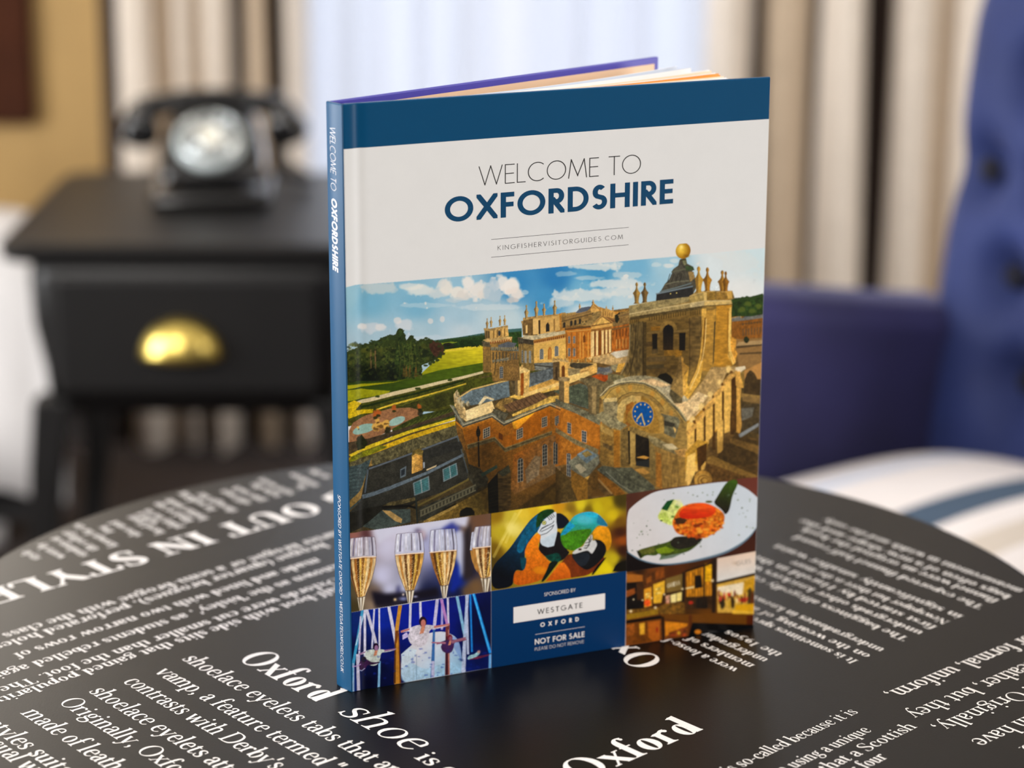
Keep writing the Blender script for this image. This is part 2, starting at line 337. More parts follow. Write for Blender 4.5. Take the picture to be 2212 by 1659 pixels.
TABLE_TEXT=[
('Oxford ', -0.1405, -0.0547, -50.8, 42.5, 0.02587, 0.0292, 140, 34, 0),
('shoe', -0.0828, -0.1253, -50.8, 42.5, 0.03614, 0.03, 72, 26, 0.2),
('is characterised by', -0.041, -0.1811, -50.8, 42.5, 0.02153, 0.0173, 92, 30, 0),
('shoelace eyelets tabs that are', -0.1695, -0.0558, -50.8, 42.5, 0.01756, 0.0173, 92, 30, 0),
('vamp, a feature termed "closed', -0.1814, -0.0739, -50.8, 42.5, 0.017, 0.0173, 92, 30, 0),
("contrasts with Derby's or", -0.1958, -0.0872, -50.8, 42.5, 0.01618, 0.0173, 92, 30, 0),
('shoelace eyelets attached to', -0.2113, -0.1002, -50.8, 42.5, 0.01727, 0.0173, 92, 30, 0),
('Originally, Oxfords were plain', -0.2244, -0.1142, -50.8, 42.5, 0.01726, 0.0173, 92, 30, 0),
('made of leather and now in', -0.2404, -0.1285, -50.8, 42.5, 0.01731, 0.0173, 92, 30, 0),
('styles suitable for formal', -0.2557, -0.1427, -50.8, 42.5, 0.01841, 0.0173, 92, 30, 0),
('or casual wear', -0.2697, -0.1424, -50.8, 42.5, 0.0173, 0.0173, 92, 30, 0),
('half-boot with side slits that gained popularity', -0.0927, 0.0581, -134.3, -48.5, 0.01324, 0.0124, 112, 30, 0),
('Oxfords were cut smaller than the foot. The', -0.0956, 0.0708, -134.3, -48.5, 0.01349, 0.0124, 112, 30, 0),
("known as the 'bisley', as students rebelled against", -0.0974, 0.0935, -134.3, -48.5, 0.01322, 0.0124, 112, 30, 0),
('made and lined with two narrow rows of', -0.1107, 0.1036, -134.3, -48.5, 0.01345, 0.0124, 112, 30, 0),
('brogue (quarter brogues), perforated holes', -0.1088, 0.1311, -134.3, -48.5, 0.01421, 0.0124, 112, 30, 0),
('quarter brogue or a semi-brogue with the class', -0.0946, 0.1612, -134.3, -48.5, 0.01391, 0.0124, 112, 30, 0),
('GOING OUT IN STYLE', -0.0313, 0.3031, -135.9, -48.5, 0.03511, 0.034, 165, 44, 0),
('Oxford ', 0.0887, -0.057, 127.2, 222.5, 0.0285, 0.0285, 150, 34, 0),
('were a loose-fitting', 0.1257, -0.0684, 127.2, 222.5, 0.01036, 0.0094, 112, 30, 0),
('members of the', 0.1346, -0.0625, 127.2, 222.5, 0.01099, 0.0094, 112, 30, 0),
('undergraduates in', 0.1427, -0.0547, 127.2, 222.5, 0.0102, 0.0094, 112, 30, 0),
('the 1950s.', 0.1512, -0.0468, 127.2, 222.5, 0.01181, 0.0094, 112, 30, 0),
('It is sometimes spread', 0.1904, -0.0564, 127.2, 222.5, 0.01036, 0.0094, 112, 30, 0),
('on the wearing of a', 0.1982, -0.0485, 127.2, 222.5, 0.01218, 0.0094, 112, 30, 0),
('undergraduates in known', 0.2066, -0.0398, 127.2, 222.5, 0.01045, 0.0094, 112, 30, 0),
('The bagginess allegedly came', 0.2228, -0.0235, 127.2, 222.5, 0.01194, 0.0094, 112, 30, 0),
('undergrads other knickers were', 0.2316, -0.0145, 127.2, 222.5, 0.01201, 0.0094, 112, 30, 0),
('first started by Harold in the', 0.2406, -0.0061, 127.2, 222.5, 0.01303, 0.0094, 112, 30, 0),
('Newspaper but there is the more', 0.2489, 0.0017, 127.2, 222.5, 0.00963, 0.0094, 112, 30, 0),
('in significantly smaller waist', 0.2579, 0.0104, 127.2, 222.5, 0.01344, 0.0094, 112, 30, 0),
('The exported flannel half round', 0.2729, 0.0257, 127.2, 222.5, 0.01213, 0.0094, 112, 30, 0),
('flannel were an original the book', 0.2828, 0.0354, 127.2, 222.5, 0.01233, 0.0094, 112, 30, 0),
('bags often of a new shape and the', 0.2912, 0.0421, 127.2, 222.5, 0.01302, 0.0094, 112, 30, 0),
('measurement in width and the only', 0.2998, 0.052, 127.2, 222.5, 0.01152, 0.0094, 112, 30, 0),
('wear or formal, uniform,', 0.3126, 0.0052, -137.6, -50.0, 0.01636, 0.0166, 100, 28, 0),
('of leather, but they', 0.2913, -0.0458, -137.6, -50.0, 0.01645, 0.0166, 86, 26, 0),
('shoes. Originally,', 0.2968, -0.067, -137.6, -50.0, 0.01678, 0.0166, 86, 26, 0),
('often in have', 0.2898, -0.1053, -137.6, -50.0, 0.01634, 0.0166, 86, 26, 0),
('styles, and d', 0.3094, -0.1159, -137.6, -50.0, 0.0166, 0.0166, 86, 26, 0),
('knot is so-called because it is', 0.0942, -0.2143, 45.8, 131.5, 0.0114, 0.0122, 86, 24, 0),
('when using a unique', 0.123, -0.2111, 45.8, 131.5, 0.01115, 0.0122, 86, 24, 0),
('note that a Scottish', 0.1377, -0.215, 45.8, 131.5, 0.0137, 0.0122, 86, 24, 0),
('over four', 0.1598, -0.2084, 45.8, 131.5, 0.01125, 0.0122, 100, 24, 0),
('Oxford', 0.0398, -0.2072, 44.7, 131.0, 0.02975, 0.0305, 140, 32, 0),
('style', -0.273, 0.1029, 127.0, 222.5, 0.0098, 0.0104, 112, 30, 0),
('worn by', -0.2589, 0.1055, 127.0, 222.5, 0.0098, 0.0104, 112, 30, 0),
('students at', -0.246, 0.1088, 127.0, 222.5, 0.0098, 0.0104, 112, 30, 0),
('the college', -0.2414, 0.1197, 127.0, 222.5, 0.0098, 0.0104, 112, 30, 0),
('known for its', -0.2311, 0.1265, 127.0, 222.5, 0.0098, 0.0104, 112, 30, 0),
('low', -0.2374, 0.1522, 127.0, 222.5, 0.0098, 0.0104, 112, 30, 0),
('shoe and', -0.2194, 0.1453, 127.0, 222.5, 0.0098, 0.0104, 112, 30, 0),
('laced front', -0.206, 0.1506, 127.0, 222.5, 0.0098, 0.0104, 112, 30, 0),
('with a', -0.2124, 0.17, 127.0, 222.5, 0.0098, 0.0104, 112, 30, 0),
('plain toe in', -0.1969, 0.1612, 127.0, 222.5, 0.0098, 0.0104, 112, 30, 0),
('black or tan', -0.1913, 0.1737, 127.0, 222.5, 0.0098, 0.0104, 112, 30, 0),
('leather made', -0.1826, 0.1774, 127.0, 222.5, 0.0098, 0.0104, 112, 30, 0),
('for walking', -0.1795, 0.1957, 127.0, 222.5, 0.0098, 0.0104, 112, 30, 0),
('through the', -0.1661, 0.193, 127.0, 222.5, 0.0098, 0.0104, 112, 30, 0),
('old town', -0.159, 0.2088, 127.0, 222.5, 0.0098, 0.0104, 112, 30, 0),
('gate each', -0.1507, 0.2145, 127.0, 222.5, 0.0098, 0.0104, 112, 30, 0),
('term the', -0.1413, 0.2241, 127.0, 222.5, 0.0098, 0.0104, 112, 30, 0),
('style worn', -0.1333, 0.228, 127.0, 222.5, 0.0098, 0.0104, 112, 30, 0),
('by', -0.1263, 0.2416, 127.0, 222.5, 0.0098, 0.0104, 112, 30, 0),
('students', -0.1185, 0.2456, 127.0, 222.5, 0.0098, 0.0104, 112, 30, 0),
('at the', -0.1129, 0.2635, 127.0, 222.5, 0.0098, 0.0104, 112, 30, 0),
]
# ---------- LETTERING: two drawn alphabets (geometric sans capitals, book serif) as flat polygons ----------
def arc(cx,cy,rx,ry,a0,a1,n=14):
    return [(cx+rx*math.cos(math.radians(a0+(a1-a0)*i/n)),cy+ry*math.sin(math.radians(a0+(a1-a0)*i/n))) for i in range(n+1)]
def clipbox(P,x0,y0,x1,y1):
    for ax,lim,sg in ((0,x0,1),(0,x1,-1),(1,y0,1),(1,y1,-1)):
        Q=[]
        for i in range(len(P)):
            a,b=P[i-1],P[i]; da=(a[ax]-lim)*sg; db=(b[ax]-lim)*sg
            if da*db<0:
                t=da/(da-db); Q.append((a[0]+(b[0]-a[0])*t,a[1]+(b[1]-a[1])*t))
            if db>=0: Q.append(b)
        P=Q
        if len(P)<3: return []
    return P
def strip(pts,ws):
    """quads along a polyline with per point width"""
    n=len(pts); out=[]; nm=[]
    cl=n>8 and math.hypot(pts[0][0]-pts[-1][0],pts[0][1]-pts[-1][1])<1e-6
    for i in range(n):
        a=pts[i-1 if i else (n-2 if cl else 0)]; b=pts[i+1 if i<n-1 else (1 if cl else n-1)]; d=math.hypot(b[0]-a[0],b[1]-a[1]) or 1
        nm.append((-(b[1]-a[1])/d,(b[0]-a[0])/d))
    for i in range(n-1):
        p,q=pts[i],pts[i+1]; u,v=ws[i]/2,ws[i+1]/2
        out.append([(p[0]+nm[i][0]*u,p[1]+nm[i][1]*u),(p[0]-nm[i][0]*u,p[1]-nm[i][1]*u),(q[0]-nm[i+1][0]*v,q[1]-nm[i+1][1]*v),(q[0]+nm[i+1][0]*v,q[1]+nm[i+1][1]*v)])
    return out
CS=math.cos(math.radians(45))
SANS={ # width, straight strokes, curves  (centre lines in a unit box)
'A':(.82,['0,0 .5,1','1,0 .5,1','.17,.32 .83,.32'],[]),
'B':(.56,['0,0 0,1'],[[(0,1),(.5,1)]+arc(.5,.77,.4,.23,90,-90)+[(0,.54)],[(0,.54),(.55,.54)]+arc(.55,.27,.45,.27,90,-90)+[(0,0)]]),
'C':(.86,[],[arc(.58,.5,.58,.5,48,312,26)]),
'D':(.76,['0,0 0,1'],[[(0,1),(.3,1)]+arc(.32,.5,.68,.5,90,-90,22)+[(0,0)]]),
'E':(.50,['0,0 0,1','0,1 1,1','0,.52 .92,.52','0,0 1,0'],[]),
'F':(.48,['0,0 0,1','0,1 1,1','0,.52 .92,.52'],[]),
'G':(.95,['.58,.45 1,.45'],[arc(.53,.5,.53,.5,45,360,30)[:-2]+[(1.0,.45)]]),
'H':(.72,['0,0 0,1','1,0 1,1','0,.52 1,.52'],[]),
'I':(.0,['.5,0 .5,1'],[]),
'J':(.36,['1,.3 1,1'],[arc(.5,.25,.5,.25,0,-150)]),
'K':(.62,['0,0 0,1','0,.42 .95,1','.25,.58 1,0'],[]),
'L':(.45,['0,0 0,1','0,0 1,0'],[]),
'M':(.98,['0,0 .14,1','1,0 .86,1','.14,1 .5,.12','.86,1 .5,.12'],[]),
'N':(.76,['0,0 0,1','1,0 1,1','0,1 1,0'],[]),
'O':(1.0,[],[arc(.5,.5,.5,.5,0,360,36)]),
'P':(.54,['0,0 0,1'],[[(0,1),(.5,1)]+arc(.5,.73,.5,.27,90,-90)+[(0,.46)]]),
'Q':(1.0,['.6,.35 1,0'],[arc(.5,.5,.5,.5,0,360,36)]),
'R':(.58,['0,0 0,1','.35,.46 1,0'],[[(0,1),(.5,1)]+arc(.5,.73,.46,.27,90,-90)+[(0,.46)]]),
'S':(.56,[],[arc(.5,.75,.42,.25,40,230,16)+arc(.48,.26,.52,.26,50,-150,18)]),
'T':(.60,['.5,0 .5,1','0,1 1,1'],[]),
'U':(.68,['0,.4 0,1','1,.4 1,1'],[[(0,.42)]+arc(.5,.38,.5,.38,180,360,20)+[(1,.42)]]),
'V':(.76,['0,1 .5,0','1,1 .5,0'],[]),
'W':(1.22,['0,1 .25,0','.5,1 .25,0','.5,1 .75,0','1,1 .75,0'],[]),
'X':(.74,['0,0 1,1','0,1 1,0'],[]),
'Y':(.70,['0,1 .5,.45','1,1 .5,.45','.5,0 .5,.45'],[]),
'.':(.0,['.5,0 .5,.001'],[]),'-':(.3,['0,.4 1,.4'],[]),'~':(.5,['0,.42 1,.42'],[]),
}
def sans_glyph(ch,w):
    if ch==' ': return [],.34
    wd,st,cu=SANS[ch]; W_=max(wd,w) if wd else w; out=[]
    f=lambda p:(w/2+p[0]*(W_-w),w/2+p[1]*(1-w)) if wd else (w/2,w/2+p[1]*(1-w))
    for s in st:
        a,b=[f(tuple(map(float,q.split(',')))) for q in s.split()]
        d=math.hypot(b[0]-a[0],b[1]-a[1]) or 1e-9; e=(b[0]-a[0])/d,(b[1]-a[1])/d
        if ch=='.': e=(0,1)
        ax=min(abs(e[0]),abs(e[1]))<.05; x=w*(.5 if ax else .9)
        in_a=ch in 'KRMY' and not ax
        a2=(a[0]-e[0]*x,a[1]-e[1]*x); b2=(b[0]+e[0]*x,b[1]+e[1]*x)
        if ch=='A' and ax: a2,b2=a,b
        if ch=='G': a2=a
        m=(-e[1]*w/2,e[0]*w/2)
        q=clipbox([(a2[0]+m[0],a2[1]+m[1]),(b2[0]+m[0],b2[1]+m[1]),(b2[0]-m[0],b2[1]-m[1]),(a2[0]-m[0],a2[1]-m[1])],0,0,W_,1)
        if q: out.append(q)
    for c in cu: out+=strip([f(p) for p in c],[w]*len(c))
    return out,W_
def sans_line(txt,w,track,slant=0.0):
    """polygons of a line of capitals, cap height 1, starting at x=0; returns polys, width"""
    x=0; out=[]
    for i,ch in enumerate(txt):
        g,a=sans_glyph(ch,w)
        for p in g: out.append([(x+px+slant*py,py) for px,py in p])
        x+=a+track*(1.0 if ch!=' ' else .5)
    return out,x-track
# --- book serif: x height .45, capitals .69, ascender .73, descender -.22
def cat(pts,n=5):
    P=[pts[0]]+list(pts)+[pts[-1]]; out=[]
    for i in range(1,len(P)-2):
        a,b,c,d=P[i-1:i+3]
        for k in range(n):
            t=k/n; out.append(tuple(.5*(2*b[j]+(c[j]-a[j])*t+(2*a[j]-5*b[j]+4*c[j]-d[j])*t*t+(3*b[j]-a[j]-3*c[j]+d[j])*t**3) for j in range(3)))
    out.append(tuple(pts[-1])); return out
# codes: S x y0 y1 stem; F x y foot serif (full); H x y left flag; Z poly stroke with weights; O ring; T thin bar; K diagonal; B ball
SER={
'a':(400,'Z 80,340,.9 105,405,.45 190,440,.15 275,400,.7 300,310,1 300,110,1 318,35,.55 350,14,.2 395,45,.05;Z 300,275,.05 215,245,.3 110,195,.8 75,110,1 115,25,.6 180,8,.25 255,40,.1 300,105,.05;B 95,338,36'),
'b':(470,'S 100 20 720;H 100 720;O 265,222,185,230'),
'c':(405,'Z 350,350,.8 320,420,.25 240,440,.1 130,390,.75 82,235,1 120,75,.85 235,8,.2 310,25,.12 385,105,.02;B 340,345,34'),
'd':(485,'S 375 0 720;H 375 720;O 215,222,180,230;T 375 460 0'),
'e':(425,'T 80 380 255;Z 360,250,.75 350,355,.65 310,420,.3 235,442,.1 130,390,.75 82,235,1 120,75,.85 240,8,.2 320,30,.12 392,110,.02'),
'f':(290,'S 125 0 560;F 125 0;T 25 270 440;Z 125,540,1 135,640,.8 185,715,.3 245,728,.12 300,690,.6;B 300,672,34'),
'g':(455,'O 205,305,155,140;Z 110,190,.1 75,135,.35 110,85,.6 230,60,.9 350,40,.9 400,-40,.8 340,-150,.45 215,-190,.15 90,-160,.4 60,-85,.55 100,-10,.3 150,50,.08;Z 320,390,.1 370,445,.25 415,450,.5;B 408,432,26'),
'h':(505,'S 100 0 720;H 100 720;F 100 0;Z 100,300,.05 160,400,.25 240,438,.45 330,410,.8 365,310,1 365,0,1;F 365 0'),
'i':(255,'S 120 0 435;H 120 435;F 120 0;B 118,620,48'),
'j':(245,'S 120 -90 435;H 120 435;Z 120,-60,1 105,-150,.7 50,-205,.2;B 118,620,48'),
'k':(485,'S 100 0 720;H 100 720;F 100 0;Z 100,190,.1 250,330,.1 350,430,.1;Z 200,270,.7 290,150,1 400,0,1;T 290 420 440;T 320 475 0'),
'l':(252,'S 120 0 720;H 120 720;F 120 0'),
'm':(765,'S 100 0 435;H 100 435;F 100 0;Z 100,300,.05 160,400,.25 235,438,.45 320,410,.8 350,310,1 350,0,1;F 350 0;Z 350,300,.05 410,400,.25 485,438,.45 580,410,.8 615,310,1 615,0,1;F 615 0'),
'n':(505,'S 100 0 435;H 100 435;F 100 0;Z 100,300,.05 160,400,.25 240,438,.45 330,410,.8 365,310,1 365,0,1;F 365 0'),
'o':(455,'O 228,222,195,232'),
'p':(480,'S 100 -215 435;H 100 435;F 100 -215;O 270,222,185,230'),
'q':(475,'S 370 -215 435;F 370 -215;O 215,222,180,230'),
'r':(365,'S 100 0 435;H 100 435;F 100 0;Z 100,270,.05 150,380,.25 225,435,.4 300,420,.7;B 298,400,42'),
's':(360,'Z 285,330,.12 270,405,.15 185,438,.15 95,395,.65 80,320,.8 130,260,.9 230,200,1 285,140,.85 270,50,.6 170,8,.12 85,45,.15 60,135,.12;T2 285 300 430;T2 60 20 145'),
't':(300,'S 120 70 500;T 25 265 440;Z 120,110,1 130,40,.7 185,8,.2 245,25,.1 280,75,.02;Z 60,440,.1 100,480,.35 125,545,.1'),
'u':(500,'Z 105,435,1 105,130,1 130,45,.8 200,12,.35 290,60,.15 355,150,.05;S 360 0 435;H 105 435;H 360 435;T 360 450 0'),
'v':(460,'K 60 440 240 0 1;K 400 440 240 0 .12;T 10 150 440;T 330 455 440'),
'w':(690,'K 60 440 215 0 1;K 350 440 215 0 .12;K 320 440 480 0 1;K 630 440 480 0 .12;T 10 150 440;T 560 690 440;T 280 390 440'),
'x':(470,'K 70 440 400 0 1;K 390 440 80 0 .12;T 15 175 440;T 320 450 440;T 15 150 0;T 300 465 0'),
'y':(460,'K 65 440 250 0 1;Z 400,440,.12 250,20,.12 185,-130,.15 120,-195,.35 60,-180,.5;B 75,-170,38;T 10 155 440;T 335 455 440'),
'z':(420,'T 70 380 430;T 50 380 8;K 375 435 60 5 1'),
'O':(745,'O 372,345,335,362'),
'D':(720,'S 140 0 690;F 140 0;F 140 690;Z 140,680,.1 330,680,.15 520,620,.7 620,440,1 620,250,1 520,70,.7 330,10,.15 140,10,.1'),
'T':(620,'S 310 0 680;F 310 0;T 40 580 680;K 45 690 35 530 .2;K 575 690 585 530 .2'),
'G':(730,'Z 600,520,.15 560,640,.2 400,695,.12 200,620,.8 90,430,1 95,250,1 210,60,.8 400,-5,.15 540,40,.3;S 590 30 290;T 490 690 300;K 615 690 605 500 .2'),
'U':(700,'S 160 200 690;F 160 690;Z 160,240,1 180,90,.8 280,5,.3 380,0,.12 500,60,.25 555,200,.2 560,690,.2;F 560 690'),
'I':(350,'S 175 0 690;F 175 0;F 175 690'),
'N':(750,'K 130 690 600 0 1.1;T 130 130 0;Z 130,0,.2 130,660,.2;Z 600,690,.2 600,0,.2;F 130 0;F 600 690;T 30 180 690'),
'S':(520,'Z 430,520,.12 400,640,.15 270,695,.12 130,640,.6 95,530,.9 170,420,1 330,310,1 430,200,1 400,70,.7 260,-5,.12 130,40,.15 80,180,.12;T2 430 500 690;T2 75 0 190'),
'Y':(680,'K 90 690 350 300 1;K 590 690 350 300 .15;S 345 0 320;F 345 0;T 15 190 690;T 490 670 690'),
'L':(570,'S 140 0 690;F 140 0;F 140 690;T 140 520 8;K 510 10 545 190 .25'),
'E':(600,'S 140 0 690;F 140 0;F 140 690;T 140 510 682;T 140 400 350;T 140 530 8;K 520 10 560 180 .25;K 500 690 520 530 .25;K 400 440 400 260 .2'),
'B':(600,'S 140 0 690;F 140 0;F 140 690;Z 140,680,.1 340,675,.3 430,530,.9 340,370,.3 140,360,.1;Z 140,360,.1 370,360,.3 500,190,1 370,10,.3 140,10,.1'),
'H':(760,'S 150 0 690;S 590 0 690;F 150 0;F 150 690;F 590 0;F 590 690;T 150 590 350'),
'A':(680,'K 330 690 570 0 1;K 330 690 100 0 .15;T 160 480 230;T 20 190 0;T 470 670 0'),
'1':(400,'S 210 0 640;F 210 0;Z 210,640,.4 150,590,.25 110,570,.1'),'9':(470,'O 220,240,165,205;Z 385,260,1 360,80,.6 250,-90,.25 150,-170,.1'),'5':(440,'Z 120,440,.15 120,240,.15 250,250,.4 350,130,.9 310,-60,.6 180,-160,.2 80,-130,.3;T 115 350 430'),'0':(470,'O 230,222,195,228'),
',':(230,'B 100,45,50;Z 125,50,.5 130,-30,.35 75,-110,.08'),'.':(230,'B 105,48,52'),"'":(190,'K 95 700 80 480 .6'),'"':(320,'K 90 700 75 480 .6;K 220 700 205 480 .6'),'-':(300,'T3 50 250 210'),'(':(290,'Z 240,720,.1 120,520,.7 90,280,.9 120,40,.7 240,-160,.1'),')':(290,'Z 50,720,.1 170,520,.7 200,280,.9 170,40,.7 50,-160,.1'),
}
SCACHE={}
def serif_glyph(ch,W,t):
    k=(ch,W,t)
    if k in SCACHE: return SCACHE[k]
    if ch==' ': return [],230
    if ch not in SER: ch='n'
    adv,code=SER[ch]; out=[]; wd=lambda c: t+(W-t)*c
    for c in code.split(';'):
        a=c.split(); o=a[0]
        if o=='S':
            x,y0,y1=map(float,a[1:]); out.append([(x-W/2,y0),(x+W/2,y0),(x+W/2,y1),(x-W/2,y1)])
        elif o=='F':
            x,y=map(float,a[1:]); s=1 if y<=0 else -1; e=W/2+62
            out.append([(x-e,y),(x+e,y),(x+e,y+s*t*.8),(x-e,y+s*t*.8)])
            for q in (-1,1): out.append([(x+q*W/2,y+s*t*.7),(x+q*(W/2+45),y+s*t*.7),(x+q*(W/2+14),y+s*t*1.3),(x+q*W/2,y+s*70)])
        elif o=='H':
            x,y=map(float,a[1:]); out.append([(x-W/2-62,y-t*.4-22),(x-W/2,y-75),(x+W/2,y-40),(x+W/2,y+12),(x-W/2-30,y-18)])
        elif o=='Z':
            p=cat([tuple(map(float,q.split(','))) for q in a[1:]]); out+=strip([(q[0],q[1]) for q in p],[wd(q[2]) for q in p])
        elif o=='O':
            cx,cy,rx,ry=map(float,a[1].split(',')); n=22
            for i in range(n):
                q=[]
                for j,(r1,r2) in ((i,(rx,ry)),(i+1,(rx,ry)),(i+1,(rx-W*1.02,ry-t*.95)),(i,(rx-W*1.02,ry-t*.95))):
                    th=2*math.pi*j/n; q.append((cx+r1*math.cos(th),cy+r2*math.sin(th)))
                out.append(q)
        elif o in('T','T3'):
            x0,x1,y=map(float,a[1:]); h=t*(.5 if o=='T' else .9); 
            if y in(0,440,690) : y+= h if y==0 else -h
            if x1>x0: out.append([(x0,y-h),(x1,y-h),(x1,y+h),(x0,y+h)])
        elif o=='T2':
            x,y0,y1=map(float,a[1:]); out.append([(x-t*.5,y0),(x+t*.5,y0),(x+t*.35,y1),(x-t*.35,y1)])
        elif o=='K':
            x0,y0,x1,y1,c_=map(float,a[1:]); h=wd(c_)*.58; out.append([(x0-h,y0),(x0+h,y0),(x1+h,y1),(x1-h,y1)])
        elif o=='B':
            x,y,r=map(float,a[1].split(',')); r=r*(.75+W/380); out.append([(x+r*math.cos(i*math.pi/6),y+r*math.sin(i*math.pi/6)) for i in range(12)])
    SCACHE[k]=(out,adv); return SCACHE[k]
def serif_line(txt,W=92,t=30,slant=0.0,track=0):
    x=0; out=[]; pos=[]
    for ch in txt:
        pos.append(x); g,a=serif_glyph(ch,W,t)
        for p in g: out.append([((x+px+slant*py)/1000,py/1000) for px,py in p])
        x+=a+track+(W-92)*.45
    pos.append(x); return out,[q/1000 for q in pos]
import math
# ---------- PRINTED ARTWORK OF THE COVER (flat colours of the print, drawn in image pixels of the camera view) ----------
AX0,AY0,AX1,AY1,AS=728,510,1672,1506,1.25
AW,AH=int((AX1-AX0)*AS),int((AY1-AY0)*AS)
rng=np.random.RandomState(7)
ART=np.zeros((AH,AW,3),np.float32); ART[:]=(219.28,219.28,218.36)
YY,XX=np.mgrid[0:AH,0:AW].astype(np.float32); XX=XX/AS+AX0; YY=YY/AS+AY0
def vnoise(cell,sx=1.0,sy=1.0):
    h,w=int(AH/(cell*AS*sy))+3,int(AW/(cell*AS*sx))+3
    g=rng.rand(h,w).astype(np.float32)
    y=np.arange(AH)/(cell*AS*sy); x=np.arange(AW)/(cell*AS*sx)
    y0=y.astype(int); x0=x.astype(int); fy=(y-y0)[:,None]; fx=(x-x0)[None]
    fy=fy*fy*(3-2*fy); fx=fx*fx*(3-2*fx)
    a=g[y0][:,x0]; b=g[y0][:,x0+1]; c=g[y0+1][:,x0]; d=g[y0+1][:,x0+1]
    return ((a*(1-fx)+b*fx)*(1-fy)+(c*(1-fx)+d*fx)*fy-.5)*2
N2=vnoise(2.2); N5=vnoise(5); N12=vnoise(12); N30=vnoise(30); NF=.45*N30+.3*N12+.2*N5+.12*N2; NV=vnoise(2.4,1,4); NH=vnoise(2.2,5,1)
NOI=dict(f=.45*N2+.4*N5+.25*N12,c=NF,v=.7*NV+.3*N5,h=.7*NH+.3*N5,g=N2*.6+N12*.5,s=vnoise(3.5,2.2,1)*.6+N12*.4)
def zp(z,s):
    ox,oy,k=z
    if isinstance(s,str): s=[tuple(map(float,q.split(','))) for q in s.split()]
    return np.array([(ox+x/k,oy+y/k) for x,y in s],np.float64)
def mask(P):
    """antialiased even-odd coverage of a polygon, returns (slice, coverage)"""
    Q=(P-np.array([AX0,AY0]))*AS
    x0=max(int(Q[:,0].min())-1,0); x1=min(int(Q[:,0].max())+2,AW); y0=max(int(Q[:,1].min())-1,0); y1=min(int(Q[:,1].max())+2,AH)
    if x1<=x0 or y1<=y0: return None
    SS=3
    ys=(np.arange((y1-y0)*SS)+.5)/SS+y0
    cov=np.zeros(((y1-y0)*SS,x1-x0+1),np.float32)
    A=Q; B=np.roll(Q,-1,0)
    for i,y in enumerate(ys):
        c=((A[:,1]<=y)&(B[:,1]>y))|((B[:,1]<=y)&(A[:,1]>y))
        if not c.any(): continue
        a=A[c]; b=B[c]
        xs=np.sort(a[:,0]+(y-a[:,1])/(b[:,1]-a[:,1])*(b[:,0]-a[:,0]))-x0
        for u,v in zip(xs[0::2],xs[1::2]):
            u=max(u,0.); v=min(v,x1-x0-1e-3)
            if v<=u: continue
            iu,iv=int(u),int(v)
            if iu==iv: cov[i,iu]+=v-u
            else:
                cov[i,iu]+=iu+1-u; cov[i,iv]+=v-iv
                if iv>iu+1: cov[i,iu+1:iv]+=1
    cov=cov.reshape(y1-y0,SS,-1).mean(1)[:,:x1-x0]
    return (slice(y0,y1),slice(x0,x1)),np.clip(cov,0,1)
def blur(a,r):
    r=int(r*AS)
    if r<1: return a
    for ax in (0,1):
        for _ in range(2):
            p=[(0,0)]*a.ndim; p[ax]=(r+1,r)
            c=np.cumsum(np.pad(a,p,mode='edge'),axis=ax)
            n=a.shape[ax]
            hi=np.take(c,np.arange(n)+2*r+1,axis=ax); lo=np.take(c,np.arange(n),axis=ax)
            a=(hi-lo)/(2*r+1)
    return a
CLIP=[None]
def put(sl,cov,col,n=0,nk='f',al=1.0):
    if CLIP[0] is not None: cov=cov*CLIP[0][sl]
    c=np.array(col,np.float32)
    if c.ndim==1: c=c[None,None]
    else: c=c[sl]
    if n: c=c*(1+n*NOI[nk][sl][...,None])
    a=(cov*al)[...,None]
    ART[sl]=ART[sl]*(1-a)+c*a
RND=[0]
def soft(q):
    for _ in range(2): r=np.roll(q,-1,0); q=np.stack([q*.78+r*.22,q*.22+r*.78],1).reshape(-1,2)
    return q
def P(z,s,col,n=0,nk='f',al=1.0):
    q=zp(z,s); q=soft(q) if RND[0] and 6<=len(q)<60 else q; m=mask(q)
    if m: put(m[0],m[1],col,n,nk,al)
def GR(z,a,b,ca,cb):
    """colour ramp between two points"""
    (ax,ay),(bx_,by_)=zp(z,[a,b]); d=np.array([bx_-ax,by_-ay]); L=d@d
    t=np.clip(((XX-ax)*d[0]+(YY-ay)*d[1])/L,0,1)[...,None]
    return np.array(ca,np.float32)*(1-t)+np.array(cb,np.float32)*t
def FLD(z,pts,p=3.0):
    n=0; w=0
    for x,y,c in pts:
        (qx,qy),=zp(z,[(x,y)])
        k=1/((XX-qx)**2+(YY-qy)**2+30)**(p/2); n=n+k[...,None]*np.array(c,np.float32); w=w+k
    return n/w[...,None]
def E(z,cx,cy,rx,ry,col,n=0,nk='f',al=1.0,rot=0,a0=0,a1=360):
    t=np.radians(np.linspace(a0,a1,40)); c,s=np.cos(np.radians(rot)),np.sin(np.radians(rot))
    x=rx*np.cos(t); y=ry*np.sin(t)
    P(z,list(zip(cx+x*c-y*s,cy+x*s+y*c)),col,n,nk,al)
